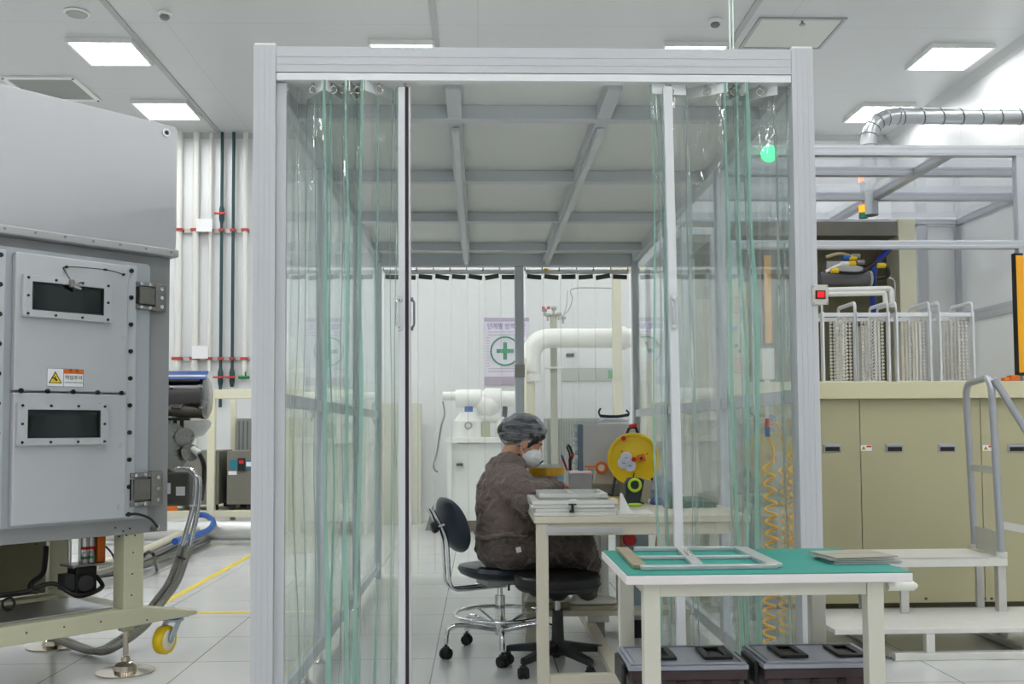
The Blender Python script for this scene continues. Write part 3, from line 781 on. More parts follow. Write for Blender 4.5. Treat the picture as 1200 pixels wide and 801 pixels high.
# clamp and tether wire on the upper window
u, z = ML(84, 334, v); c1_ = MB().cbox((u-.006, v-.015, z+.005), (.02, .018, .035)).cbox((u+.012, v-.018, z-.002), (.03, .014, .014)).cyl((u+.0, v-.024, z-.01), (u+.03, v-.03, z-.018), .006, n=10).cyl((u+.02, v-.02, z+.01), (u+.034, v-.03, z+.016), .005, n=10)
c1_.build('latch_clamp', DARKST, dr, bevel=.002, local=True)
P = [ML(147, 321, v), ML(123, 316, v), ML(80, 312, v), ML(79, 318, v), ML(83, 329, v), ML(91, 335, v)]
MB().tube(smooth_path([(a, -.078-.02*(i in (1, 4, 5)), b) for i, (a, b) in enumerate(P)]), .0024, n=6).build('tether_wire', BLACK, dr, local=True)
s = MB()
for q in (P[0], P[2]): s.cyl((q[0], -.0715, q[1]), (q[0], -.083, q[1]), .006, n=10)
s.cbox((P[1][0], -.098, P[1][1]), (.016, .007, .009)); s.build('wire_anchor', BLACK, dr, each=True, local=True)
# small oval recesses on the plates
s = MB()
for q in ((145, 395), (141, 522), (139, 594)):
    uu, zz = ML(*q, -.0715); s.torus((uu, -.0718, zz), .008, .0016, axis=(0, 1, 0), n=14, k=5); s.cyl((uu, -.0717, zz+.012), (uu, -.0735, zz+.012), .002, n=6)
s.build('oval_mark', STEEL, dr, each=True, local=True)
# warning sign
(a0, b1), (a1, b0) = ML(55, 431, -.072), ML(97.5, 453.5, -.072)
sg = B('warning_sign', PAPER, dr, a0, a1, -.0732, -.072, b0, b1, 0)
am = a0+(a1-a0)*.45
B('header_stripe', ORANGE, sg, am, a1-.001, -.0738, -.0733, b1-(b1-b0)*.27, b1-.002, 0)
cxm = (a0+am)/2; hh = (b1-b0)
MB().prism([(cxm-hh*.37, b0+hh*.18), (cxm+hh*.37, b0+hh*.18), (cxm, b0+hh*.85)], -.0006, 'XZ', -.0733).build('triangle_border', BLACK, sg, local=True)
MB().prism([(cxm-hh*.29, b0+hh*.22), (cxm+hh*.29, b0+hh*.22), (cxm, b0+hh*.75)], -.0006, 'XZ', -.0740).build('triangle', YEL, sg, local=True)
MB().cbox((cxm-hh*.07, -.0749, b0+hh*.45), (hh*.18, .0005, hh*.07), Euler((0, .3, 0))).cbox((cxm+hh*.04, -.0749, b0+hh*.37), (hh*.15, .0005, hh*.1), Euler((0, .6, 0))).cbox((cxm, -.0749, b0+hh*.5), (hh*.05, .0005, hh*.14), Euler((0, .2, 0))).build('hand_pictogram', BLACK, sg, local=True)
MB().box(a0, a0+.0012, -.0742, -.0733, b0, b1).box(am-.0012, am, -.0742, -.0733, b0, b1).box(a0, a1, -.0742, -.0733, b0, b0+.0012).box(a0, a1, -.0742, -.0733, b1-.0012, b1).box(a1-.0012, a1, -.0742, -.0733, b0, b1).build('sign_border', mat('sign_line', (70, 70, 90), .5), sg, local=True)
Mrot = Matrix.Translation(MO) @ Matrix.Rotation(MA, 4, 'Z')
def mtext(body, size, m, par, u, vv, z): return text(body, size, m, par, Mrot @ Matrix.Translation((u, vv, z)) @ Matrix.Rotation(R(90), 4, 'X'))
INK = mat('ink_black', (30, 30, 48), .6)
mtext('주  의', hh*.24, INK, sg, (am+a1)/2, -.0745, b1-hh*.13)
mtext('끼임주의', hh*.27, INK, sg, (am+a1)/2, -.0745, b0+hh*.5)
mtext('CAUTION PINCH POINT', hh*.095, INK, sg, (am+a1)/2, -.0745, b0+hh*.24)
# hinges
def hinge(x0, x1, y0, y1):
    (u0, z1), (u1, z0) = ML(x0, y0, -.04), ML(x1, y1, -.04)
    w = u1-u0; h = z1-z0
    g = MB().box(u0+w*.62, u1, -.04, -.003, z0, z1).build('hinge', DARKST, mc, bevel=.006, local=True)
    MB().box(u0+w*.0, u0+w*.62-.004, -.058, -.0365, z0+h*.02, z0+h*.16).box(u0, u0+w*.62-.004, -.058, -.0365, z1-h*.16, z1-h*.02).build('hinge_lug', DARKST, g, bevel=.003, local=True, each=True)
    MB().box(u0+w*.08, u0+w*.56, -.064, -.04, z0+h*.2, z0+h*.8).build('hinge_block', mat('hinge_block_steel', (128, 124, 118), .3, .7, var=.25, scale=30), g, bevel=.003, local=True)
    MB().box(u0+w*.565, u0+w*.615, -.052, -.0405, z0+h*.05, z0+h*.95).box(u0, u0+w*.05, -.052, -.0405, z0+h*.2, z0+h*.8).build('hinge_gap', BLACK, g, local=True, each=True)
    s = MB()
    for k in range(3): s.lathe([(.009, 0), (.009, .006), (.005, .006), (.004, .002), (0, .002)], (u1-w*.16, -.04, z0+h*(.18+.32*k)), axis=(0, -1, 0), n=14, cap=False)
    for uu in (u0+w*.14, u0+w*.40):
        for zz in (z0+h*.09, z1-h*.09): s.lathe([(.008, 0), (.008, .008), (.004, .008), (.003, .003), (0, .003)], (uu, -.058, zz), axis=(0, -1, 0), n=14, cap=False)
    s.build('hinge_screw', CHROME, g, each=True, local=True)
hinge(158, 195, 329, 366); hinge(151, 191, 553, 592)
# sensor hose at the lower right of the door
P = [ML(147, 603, -.06), ML(160, 602, -.06), ML(175, 607, -.06), ML(184, 617, -.06)]
MB().tube(smooth_path([(a, -.065, b) for a, b in P]), .006, n=8).build('sensor_cable', BLACK, mc, local=True)
u, z = ML(186, 618, -.06); MB().cyl((u-.006, -.055, z+.006), (u+.004, -.03, z-.004), .013, n=14).cyl((u+.004, -.03, z-.004), (u+.006, -.001, z-.008), .017, n=14).build('cable_gland', DARKST, mc, local=True)
s = MB()
for q in ((135, 618), (144, 622), (152, 619), (148, 627), (42, 637), (158, 627), (139, 628)):
    uu, zz = ML(*q, 0); s.cyl((uu, -.0002, zz), (uu, -.004, zz), .004, n=8)
s.build('small_screw', SCREW, body, each=True, local=True)
# ---- beige floor frame
fr_ = MB()
zt_, zbm = ML(145, 714, 0)[1], ML(141, 736, 0)[1]
utip = ML(231, 717, 0)[0]; up1 = ML(168, 715, 0)[0]
zt2 = ML(168, 709, 0)[1]; ztip1 = ML(231, 715, 0)[1]; ztip0 = ML(231, 719, 0)[1]
fr_.prism([(UL, zbm), (up1, zbm), (utip, ztip0), (utip, ztip1), (up1, zt_), (UL, zt_)], .1, 'XZ', 0.0)
base = fr_.build('floor_frame', BEIGE, mc, bevel=.004, local=True)
up0 = ML(145, 680, 0)[0]
B('frame_post', BEIGE, base, up0, up0+.1, 0.001, .1, zt_-.001, zb_-.001)
s = MB()
for q in ((156, 647), (155, 672), (154, 697)):
    uu, zz = ML(*q, 0); s.cyl((uu, .001, zz), (uu, -.003, zz), .0035, n=8)
for q in ((31, 741), (75, 734), (118, 728), (172, 726)):
    uu, zz = ML(*q, 0); s.cyl((uu, -.0, zz), (uu, -.004, zz), .0035, n=8)
s.build('plug', SCREW, base, each=True, local=True)
B('frame_beam', BEIGE, base, up0, up0+.1, .101, 1.2, zbm, zt_)
B('frame_beam', BEIGE, base, UL, up0-.001, .66, .76, zbm, zt_)
q0_ = ML(58, 670, .9)[0]; q1_ = ML(82, 670, .9)[0]
B('frame_post', BEIGE, base, q0_, q0_+.1, .9, 1.0, zbm, zb_-.001)
B('tray_plate', mat('tray_steel', (190, 190, 195), .3, .85, var=.08, scale=14), base, -.62, up0-.02, .07, .5, zt_+.001, zt_+.008)
B('lower_cabinet', mat('olive_panel', (122, 118, 92), .5), mc, UL, ML(54, 670, .78)[0], .78, .88, zt_+.001, zb_-.002)
def foot(px, py, r=.135):
    p = WZ(px, py, 0); q = Matrix.Translation(-MO); l = Vector(((p-MO).dot(MU), (p-MO).dot(MV), 0))
    MB().lathe([(r, 0.0005), (r, .007), (.055, .012), (.052, .035), (.036, .05), (.022, .055), (.020, .075), (.013, .078), (.013, zbm-.03), (.02, zbm-.03), (.02, zbm-.001)], l, n=32).build('levelling_foot', mat('polished_foot', (196, 186, 172), .16, .95), base, local=True)
    MB().box(l.x-.028, l.x+.028, l.y-.028, l.y+.028, zbm-.035, zbm-.001).build('foot_socket', BEIGE, base, local=True, bevel=.003)
foot(147, 787); foot(62, 757)
# caster at the outrigger tip
p = W(190, 750, 4.98); l = Vector(((p-MO).dot(MU), (p-MO).dot(MV), p.z))
l.x = ML(193, 750, .05)[0]; l.y = .05; l.z = ML(193, 749, .05)[1]
cw = base
q = Vector((0.75, -0.66, 0)).normalized()   # wheel axle direction in machine coordinates
axw = Vector((.42, -.9, 0)).normalized()
MB().lathe([(.050, -.024), (.066, -.024), (.070, -.016), (.070, .016), (.066, .024), (.050, .024)], l, axis=axw, n=32, cap=False).build('wheel_tread', YEL, cw, local=True)
MB().lathe([(0, -.022), (.05, -.024), (.05, .024), (.046, .027), (.02, .029), (0, .029)], l, axis=axw, n=32, cap=False).build('wheel_hub', mat('cream_nylon', (226, 220, 200), .45), cw, local=True)
side = axw*.034
fk = MB()
zt3 = ML(210, 722, .05)[1]
top = Vector((l.x+.045, l.y, min(zt3, ztip0-.004)))
for sgn in (1, -1):
    a = l+side*sgn; b = top+side*sgn-Vector((0, 0, .012))
    fk.bar(a+Vector((0, 0, -.0)), b, .006, .042, up=axw.cross(Vector((0, 0, 1))))
    fk.cyl(a-side.normalized()*sgn*.001, a+side.normalized()*sgn*.007, .016, n=14)
fk.lathe([(.05, -.016), (.05, -.004), (.03, -.004), (.03, 0)], top, n=20)
fk.cbox(top+Vector((0, 0, .006)), (.12, .1, .006))
fk.build('caster_fork', mat('zinc_plated', (176, 186, 194), .3, .8), cw, bevel=.002, local=True)
MB().cyl(l-axw*.045, l+axw*.046, .009, n=12).build('axle_bolt', STEEL, cw, local=True)
# servo motor, regulators, cables under the chamber
def lp(px, py, v): a_, b_ = ML(px, py, v); return Vector((a_, v, b_))
a = lp(73, 668, .3); b = lp(109, 692, .3)
mt = MB().box(a.x+.05, b.x, .26, .36, b.z, a.z+.01).build('servo_motor', BLACK, mc, bevel=.006, local=True)
MB().box(a.x, a.x+.049, .27, .35, b.z+.02, a.z-.02).cyl((a.x+.09, .24, b.z+.05), (a.x+.09, .259, b.z+.05), .04, n=20).build('motor_flange', mat('motor_grey', (60, 60, 62), .5), mt, local=True, bevel=.003)
def cable(name, pts, r, m=BLACK, par=None):
    return MB().tube(smooth_path(pts), r, n=8).build(name, m, par or mc, local=True)
cable('motor_cable', [lp(0, 697, .32), lp(30, 693, .3), lp(55, 684, .28), lp(68, 685, .26), lp(80, 693, .22), lp(95, 698, .22), (b.x+.02, .25, b.z+.02), (b.x+.015, .3, b.z+.07)], .011)
cable('motor_cable', [lp(54, 640, .4), lp(53, 655, .38), lp(50, 672, .35), lp(38, 682, .32), lp(36, 690, .3), lp(45, 693, .28)], .013)
cable('coiled_cable', [lp(14, 699, .28), lp(10, 700, .27), lp(3, 705, .27), lp(5, 713, .27), lp(13, 714, .27), lp(17, 706, .27), lp(12, 699, .27)], .006)
for k, x in enumerate((82, 94, 121)):
    q0 = lp(x, 635, .35); q1 = lp(x, 661, .35)
    MB().cyl((q0.x, .35, q1.z), (q0.x, .35, zb_-.003), .008, n=10).build('support_rod', STEEL, mc, local=True)
q0 = lp(80, 662, .33); q1 = lp(126, 657, .33)
MB().box(q0.x, q1.x, .28, .42, q0.z-.012, q0.z).build('regulator_shelf', STEEL, mc, local=True, bevel=.002)
zq = q0.z+.001
for k, x in enumerate((100, 107)):
    q = lp(x, 650, .33)
    r_ = MB().lathe([(.016, 0), (.016, .05), (.012, .055), (.012, .08), (.017, .082), (.017, zb_-zq-.02)], (q.x, .33, zq), n=16).build('pressure_regulator', STEEL, mc, local=True)
    MB().lathe([(.018, .066), (.018, .08)], (q.x, .33, zq+.001), n=16).build('red_collar', RED, r_, local=True)
    MB().lathe([(.0185, .02), (.0185, .034)], (q.x, .33, zq+.001), n=16).build('green_collar', GREEN, r_, local=True)
q = lp(117, 645, .33); MB().box(q.x-.02, q.x+.02, .31, .36, zq, zb_-.006).build('orange_module', ORANGE, mc, local=True, bevel=.003)
cable('signal_cable', [lp(124, 640, .36), lp(131, 648, .35), lp(136, 660, .34)], .005)

# ------------------------------------------------------------ hoses and pump behind the machine
def wp(px, py, Y): return W(px, py, Y)
HOSE = mat('braided_conduit', (150, 148, 142), .4, .6, bump=.8, bscale=120)
pts = [wp(228, 556, 5.6), wp(234, 565, 5.6), wp(231, 600, 5.6), wp(222, 640, 5.55), wp(208, 680, 5.5), wp(188, 708, 5.45), wp(170, 733, 5.35), wp(140, 750, 5.2)]
p_ = WZ(120, 763, .03); p2 = WZ(95, 757, .03); p3 = WZ(72, 748, .05)
pts = pts[:7]+[p_+Vector((.08, .05, .03)), p_, p2, p3]
t = thing('flexible_conduit', 'grey flexible steel conduit curving down from the pump and under the beige frame', 'hose', (pts[5].x, pts[5].y, 0))
MB().tube(smooth_path(pts[3:]), .02, n=12).build('hose', HOSE, t)
MB().tube(smooth_path([wp(219, 549, 5.6)]+pts[:4]), .014, n=12).build('elbow_pipe', CHROME, t)
q = wp(214, 653, 5.53); MB().torus(q, .024, .005, axis=(.3, 0, 1), n=20).build('cable_tie', BLACK, t)
pts2 = [p+Vector((-.045, .012, 0)) for p in pts]; pts2[0] = wp(212, 552, 5.6); pts2[1] = wp(219, 556, 5.6)
t2 = thing('flexible_conduit', 'second grey conduit with polished metal elbow running beside the first', 'hose', (pts2[5].x, pts2[5].y, 0))
MB().tube(smooth_path(pts2[3:]), .018, n=12).build('hose', HOSE, t2)
MB().tube(smooth_path([wp(205, 551, 5.6), wp(212, 549, 5.6), wp(225, 551, 5.6), wp(229, 562, 5.6), wp(227, 590, 5.6), pts2[3]]), .014, n=12).build('elbow_pipe', CHROME, t2)
MB().torus(wp(226, 592, 5.6), .017, .006, n=16).build('pipe_clamp', STEEL, t2)
# chrome vacuum pot
Yp = 6.0
a = wp(178, 466, Yp); b = wp(244, 465, Yp)
t = part_empty('vacuum_vessel', mc)
rr = 24*Yp/1167
MB().lathe([(rr*1.0, 0), (rr, (b.x-a.x)*.9), (rr*1.04, (b.x-a.x)*.9), (rr*1.04, (b.x-a.x)*.97), (rr*.9, (b.x-a.x)*1.0), (0, (b.x-a.x)*1.02)], a, axis=(1, 0, 0), n=40).build('vessel_body', mat('mirror_steel', (150, 148, 146), .14, 1.0), t)
pl = MB().box(a.x, b.x-.03, Yp-rr*.72, Yp-rr*.3, a.z+rr*.78, a.z+rr*.98).build('label_saddle', mat('grey_saddle', (172, 170, 160), .5), t, bevel=.004)
M_ = Matrix.Translation(((a.x+b.x)/2+.05, Yp-rr*.62, a.z+rr*1.06)) @ Matrix.Rotation(R(35), 4, 'X')
l_ = MB(); 
l_.cbox((0, 0, 0), (.26, .09, .003)); l_.v = [M_ @ v_ for v_ in l_.v]; lo = l_.build('blue_label', BLUE, t)
l_ = MB().cbox((0, -.012, .002), (.25, .02, .002)); l_.v = [M_ @ v_ for v_ in l_.v]; l_.build('white_stripe', PAPER, t)
s = MB()
for dz in (.5, -.5):
    for xx in (b.x-.19, b.x-.012): s.cyl((xx, Yp-rr*.86, a.z+rr*dz), (xx, Yp-rr*.86-.02, a.z+rr*dz), .009, n=10)
s.build('bolt', CHROME, t, each=True)
zfoot = wp(200, 492, Yp).z
MB().box(a.x, b.x-.02, Yp-.12, Yp+.12, zfoot-.012, zfoot+.0).build('shelf', CREAM, t, bevel=.003)
# dish under the vessel + column to floor
MB().lathe([(.02, -.11), (.13, -.08), (.17, -.03), (.175, 0)], (b.x-.16, Yp, zfoot-.013), n=30).build('drip_bowl', WHITE, t)
# valve cluster
Yv = 5.75
t = part_empty('valve_assembly', mc)
for (x, y, r, ln, dx) in ((200, 510, .07, .09, 1), (215, 512, .055, .06, 1), (201, 533, .08, .1, 1), (220, 530, .05, .12, 1)):
    p = wp(x, y, Yv)
    MB().lathe([(r*.6, -ln/2), (r, -ln/2), (r, -ln/2+.014), (r*.55, -ln/2+.02), (r*.55, ln/2-.02), (r, ln/2-.014), (r, ln/2), (r*.4, ln/2)], p, axis=(.5, -.86, 0), n=24).build('flange', mat('flange_steel', (150, 148, 144), .28, .9), t)
mb = MB()
for x in (205, 213): p = wp(x, 497, Yv); mb.cyl(p-Vector((0, 0, .04)), p+Vector((0, 0, .03)), .012, n=12); mb.cyl(p+Vector((-.045, 0, .03)), p+Vector((.045, 0, .03)), .008, n=8); mb.cyl(p+Vector((0, -.04, .03)), p+Vector((0, .04, .03)), .008, n=8)
mb.build('handwheel', BLACK, t)
p = wp(212, 573, Yv); MB().box(p.x-.13, p.x+.07, Yv-.09, Yv+.09, p.z-.09, p.z+.1).build('gearbox', mat('gearbox_grey', (92, 92, 86), .5, .3), t, bevel=.012)
MB().box(p.x-.08, p.x-.03, Yv-.094, Yv-.0905, p.z-.02, p.z+.04).box(p.x+.0, p.x+.05, Yv-.094, Yv-.0905, p.z-.03, p.z+.02).build('label_plate', PAPER, t, each=True)
a = wp(203, 520, Yv+.06); MB().box(a.x-.06, a.x+.0, Yv+.02, Yv+.12, p.z+.101, a.z+.16).build('valve_body', STEEL, t, bevel=.006)
p0 = wp(226, 526, Yv-.05); p1 = wp(234, 532, Yv-.08)
MB().cyl(p0, p1, .02, n=14).build('nozzle', WHITE, t)
MB().tube(smooth_path([p1, wp(239, 545, Yv-.08), wp(239, 562, Yv), wp(236, 585, Yv+.1)]), .013, n=10).build('black_hose', BLACK, t)
MB().box(p.x-.45, p.x-.131, Yv-.03, Yv+.03, p.z-.03, p.z+.03).build('support_arm', DARKST, t)

# ------------------------------------------------------------ floor pipes, pallet rack and chillers in the aisle
def tubes(name, lab, cat, pts, r, m, group=None):
    mb = MB().tube(smooth_path(pts), r, n=12)
    return solo(name, mb, m, lab, cat, group)
def fl(px, py, z=.05): return WZ(px, py, z)
GRP = 'pipes lying on the floor behind the machine'
tubes('steel_pipe', 'thick polished steel pipe along the floor behind the beige frame', 'pipe', [fl(75, 676, .06), fl(150, 664, .06), fl(210, 645, .06), fl(245, 630, .06)], .05, mat('floor_pipe_steel', (140, 140, 138), .2, .9), GRP)
tubes('steel_pipe', 'pale floor pipe behind the polished one, running to the rack', 'pipe', [fl(110, 664, .16), fl(170, 645, .16), fl(215, 625, .16), fl(244, 616, .16)], .04, mat('pale_pipe', (204, 198, 178), .35), GRP)
tubes('steel_pipe', 'dark thin pipe between the polished and pale floor pipes', 'pipe', [fl(110, 672, .13), fl(170, 653, .13), fl(215, 633, .13), fl(240, 622, .13)], .022, DARKST, GRP)
tubes('blue_hose', 'bright blue hose bending round at the end of the floor pipes', 'hose', [fl(205, 634, .2), fl(228, 627, .2), fl(244, 621, .2), fl(250, 612, .22), fl(242, 604, .26), fl(232, 603, .26)], .03, BLUE)
tubes('black_hose', 'black hose arching over the floor pipes beside the beige post', 'hose', [WZ(166, 662, .013), fl(168, 652, .24), fl(175, 646, .27), fl(181, 652, .24), WZ(184, 668, .013)], .012, BLACK)
p0 = fl(250, 624, .0); tubes('steel_pipe', 'fat pale duct lying behind the aisle in front of the rack', 'pipe', [Vector((-3.9, 10.35, .14)), Vector((-2.2, 10.3, .14))], .1, mat('pale_duct', (205, 206, 204), .3, .3), GRP)
# cream rack in front of the back wall
Yk = 10.9
def box_px(x0, x1, y0, y1, Yf, dep):
    a = W(x0, y0, Yf); b = W(x1, y1, Yf); return (a.x, b.x, Yf, Yf+dep, b.z, a.z)
t = thing('cream_rack', 'tall cream painted frame rack standing in front of the back wall pipes', 'rack', (W(260, 500, Yk).x, Yk, 0))
xa = W(247, 500, Yk).x; zt4 = W(250, 456, Yk).z
MB().box(xa-.04, xa+.04, Yk, Yk+.08, 0, zt4).build('upright', CREAM, t, bevel=.004)
MB().box(xa-1.8, xa-1.72, Yk, Yk+.08, 0, zt4).build('upright', CREAM, t, bevel=.004)
xm = W(273, 500, Yk+.8).x
MB().box(xm-.03, xm+.03, Yk+.8, Yk+.86, 0, zt4-.09).build('upright', CREAM, t, bevel=.004)
MB().box(xa+.041, xa+1.6, Yk, Yk+.08, zt4-.1, zt4-.001).build('top_rail', CREAM, t, bevel=.004)
MB().box(xa-1.719, xa-.041, Yk, Yk+.08, zt4-.1, zt4-.001).build('top_rail', CREAM, t, bevel=.004)
MB().box(xa+1.601, xa+1.68, Yk, Yk+.08, 0, zt4).build('upright', CREAM, t, bevel=.004)
zb5 = W(250, 598, Yk).z; zb6 = W(250, 606, Yk).z
MB().box(xa+.041, xa+1.6, Yk, Yk+.9, zb6, zb5).build('deck', CREAM, t, bevel=.004)
MB().box(xa-1.719, xa-.041, Yk, Yk+.9, zb6, zb5).build('deck', CREAM, t, bevel=.004)
CHG = mat('chiller_grey', (122, 120, 110), .5, .1)
def chiller(x0, x1, y0, y1, lab, disp=True):
    b = box_px(x0, x1, y0, y1, Yk+.05, .6); z0 = zb5+.001
    t = thing('chiller_unit', lab, 'chiller', ((b[0]+b[1])/2, b[2], z0), 0, 'dark grey chillers on the cream rack')
    MB().box(b[0], b[1], b[2], b[3], z0+.06, b[5]).build('cabinet', CHG, t, bevel=.006)
    mb = MB()
    for x in (b[0]+.05, b[1]-.05):
        for y in (b[2]+.05, b[3]-.05): mb.box(x-.03, x+.03, y-.03, y+.03, z0, z0+.06)
    mb.build('foot', BLACK, t, each=True)
    if disp:
        d = MB().box(b[0]+.03, b[1]-.01, b[2]-.008, b[2]-.0005, b[5]-.2, b[5]-.1).build('control_panel', mat('teal_panel', (40, 120, 140), .4), t)
        MB().box(b[0]+.12, b[0]+.2, b[2]-.02, b[2]-.0085, b[5]-.22, b[5]-.08).build('switch_block', BLACK, d)
        MB().box(b[0]+.135, b[0]+.185, b[2]-.026, b[2]-.0205, b[5]-.14, b[5]-.10).build('red_display', RED, d)
        MB().box(b[0]+.21, b[1]-.02, b[2]-.012, b[2]-.0085, b[5]-.17, b[5]-.12).box(b[0]+.02, b[0]+.11, b[2]-.012, b[2]-.001, b[5]-.26, b[5]-.22).build('label', PAPER, t, each=True)
    return t
chiller(266, 297, 528, 598, 'dark grey chiller with teal panel and red display right of the cream post')
chiller(196, 256, 528, 598, 'dark grey chiller on the rack half hidden behind the valve cluster', False)
b = box_px(265, 278, 588, 598, Yk+.0, .1)
b = box_px(277, 296, 490, 527, Yk+.1, .05)
bz = W(280, 490, Yk+.7); bx0 = W(277, 490, Yk+.7).x; 
t = thing('louvred_cabinet', 'pale grey louvred cabinet behind the chiller right of the cream post', 'cabinet', (bx0+.4, Yk+.7, zb5+.001))
MB().box(bx0, bx0+.8, Yk+.72, Yk+.9, zb5+.002, bz.z).build('cabinet', mat('louvre_grey', (150, 152, 152), .45), t)
mb = MB()
for k in range(16): mb.box(bx0+.02+.048*k, bx0+.035+.048*k, Yk+.712, Yk+.7195, zb5+.3, bz.z-.03)
mb.build('louvre', mat('louvre_dark', (110, 112, 112), .5), t)
p = W(197, 556, Yk-.3)
solo('orange_box', MB().box(W(186, 565, Yk).x, W(207, 565, Yk).x, Yk+.01, Yk+.04, zb5+.001, zb5+.001+.12), ORANGE, 'small orange box on the cream rack deck behind the valve cluster', 'box', bevel=.005)

# ------------------------------------------------------------ pipes on the back wall, left
YB = RY1-.08
VP = mat('pvc_pipe_white', (222, 222, 218), .4); VPD = mat('pvc_pipe_dark', (32, 66, 72), .4); CLR = mat('red_clamp', (170, 60, 58), .5)
def wallpipe(x, m, r, lab, ztop, zbot, valve=None):
    p = W(x, 300, YB)
    t = thing('wall_pipe', lab, 'pipe', (p.x, YB, zbot), 0, 'vertical pipes clamped to the back wall')
    MB().cyl((p.x, YB, zbot), (p.x, YB, ztop), r, n=14).build('pipe', m, t)
    for y in (269.5, 420):
        zz = W(x, y, YB).z
        if zz > zbot: MB().box(p.x-r-.014, p.x+r+.014, YB-r-.008, YB+r, zz-.018, zz+.018).build('clamp', CLR, t, bevel=.004)
    for y in (valve or []):
        zz = W(x, y, YB).z
        vb = MB().lathe([(r, -.12), (.034, -.06), (.034, .06), (r, .12)], (p.x, YB, zz), n=16).build('valve', VPD, t)
        MB().box(p.x-.075, p.x+.06, YB-.075, YB-.046, zz-.012, zz+.012).build('valve_handle', mat('valve_red', (205, 55, 35), .4), vb, bevel=.004)
    return t
zt7 = RZ-.001
wallpipe(209, VP, .045, 'fat white wall pipe farthest left, beside the machine hood edge', zt7, .9)
wallpipe(229, VP, .04, 'white wall pipe second from the left on the back wall', zt7, .9)
wallpipe(246, VP, .022, 'thin white wall pipe just left of the two dark ones', zt7, 1.9)
wallpipe(259.5, VPD, .02, 'dark green wall pipe with a small red tap halfway, left of the dark pair', zt7, 1.45, (251, 442))
wallpipe(273, VPD, .02, 'dark green wall pipe, right of the dark pair, ending in a red valve', zt7, 1.72, (442,))
wallpipe(287, VP, .03, 'white wall pipe farthest right, beside the booth post', zt7, 1.8)
for k, y in enumerate((269.5, 420)):
    a = W(206, y, YB); b = W(291, y, YB)
    solo('pipe_rail', MB().box(a.x, b.x, YB+.045, RY1-.001, a.z-.026, a.z+.026), mat('strut_rail', (196, 194, 190), .4, .3), ('upper' if k == 0 else 'lower')+' horizontal steel rail holding the wall pipes', 'rail', 'pipe support rails')
for (x, y, lab) in ((241, 265, 'white notice card beside the upper pipe rail'), (236, 413, 'white notice card beside the lower pipe rail')):
    a = W(x, y, YB)
    solo('notice_card', MB().box(a.x-.1, a.x+.1, YB-.066, YB-.06, a.z-.08, a.z+.08).box(a.x-.02, a.x+.02, YB-.06, RY1-.001, a.z-.02, a.z+.02), PAPER, lab, 'notice')
a = W(284, 442, YB); solo('small_tap', MB().cyl((a.x-.04, YB-.04, a.z), (a.x+.1, YB-.04, a.z), .02, n=10).cyl((a.x, YB-.04, a.z), (a.x, RY1-.001, a.z), .025, n=10).cyl((a.x+.05, YB-.04, a.z), (a.x+.05, YB-.04, a.z+.07), .012, n=8), GREEN, 'small green tap on the wall below the lower pipe rail', 'tap')
# ------------------------------------------------------------ beige equipment on the right
YF = 6.3
CABM = mat('equipment_beige', (176, 171, 138), .42, var=.02, scale=2)
LEDGE = mat('ledge_beige', (206, 201, 168), .4)
XL, XR = 1.62, RX1-0.25
cab = thing('equipment_cabinet', 'long beige equipment cabinet with flush latches behind the step platform', 'cabinet', (3.4, YF, 0))
zp0 = W(1060, 718, YF).z; zp1 = W(1060, 706, YF).z; zc1 = W(1060, 467, YF).z; zc2 = W(1060, 447, YF).z
MB().box(XL, XR, YF+.05, YF+1.9, 0.0, zp1-.001).build('plinth', mat('plinth_olive', (100, 94, 66), .45), cab)
seams = [XL, W(1010, 600, YF).x, W(1152, 600, YF).x, W(1152, 600, YF).x+.78, W(1152, 600, YF).x+1.56, XR]
DR = []
for i in range(5):
    a, b = seams[i]+.002, seams[i+1]-.002
    if b-a < .02: continue
    DR.append(MB().box(a, b, YF, YF+.03, zp1, zc1-.001).build('door_panel', CABM, cab, bevel=.002))
MB().box(XL+.01, XR-.01, YF+.031, YF+1.89, zp1+.002, zc1-.001).build('carcass', mat('carcass_dark', (60, 56, 40), .6), cab)
led = MB().box(XL-.02, XR+.0, YF-.05, YF+1.9, zc1, zc2).build('ledge', LEDGE, cab, bevel=.004)
def par(x):
    for i in range(5):
        if seams[i] <= x < seams[i+1]: return DR[min(i, len(DR)-1)]
    return DR[-1]
LF = mat('latch_rim', (168, 168, 170), .3, .7)
for px in (975, 1048, 1109.5, 1191):
    p = W(px, 524.5, YF); pr = par(p.x)
    l = MB().box(p.x-.058, p.x+.058, YF-.007, YF-.0005, p.z-.026, p.z+.026).build('latch', LF, pr, bevel=.003)
    MB().box(p.x-.046, p.x+.046, YF-.0085, YF-.0072, p.z-.02, p.z+.006).build('latch_recess', SCREW, l)
    MB().box(p.x-.044, p.x+.05, YF-.011, YF-.0072, p.z+.008, p.z+.02).build('latch_tongue', STEEL, l)
for px in (1015, 1158):
    p = W(px, 524.5, YF); pr = par(p.x+.05)
    st = MB().box(p.x-.036, p.x+.036, YF-.0015, YF-.0004, p.z-.018, p.z+.018).build('warning_sticker', PAPER, pr)
    MB().prism([(p.x-.033, p.z-.013), (p.x-.001, p.z-.013), (p.x-.017, p.z+.014)], -.0008, 'XZ', YF-.0016).build('warning_triangle', YEL, st)
    MB().box(p.x-.0195, p.x-.0145, YF-.0030, YF-.0025, p.z-.008, p.z+.006).build('exclamation', BLACK, st)
    MB().box(p.x+.002, p.x+.034, YF-.0022, YF-.0016, p.z+.004, p.z+.015).build('red_stripe', RED, st)
s = MB()
for px in (1017.5, 1093, 1180, 1190): 
    p = W(px, 701, YF)
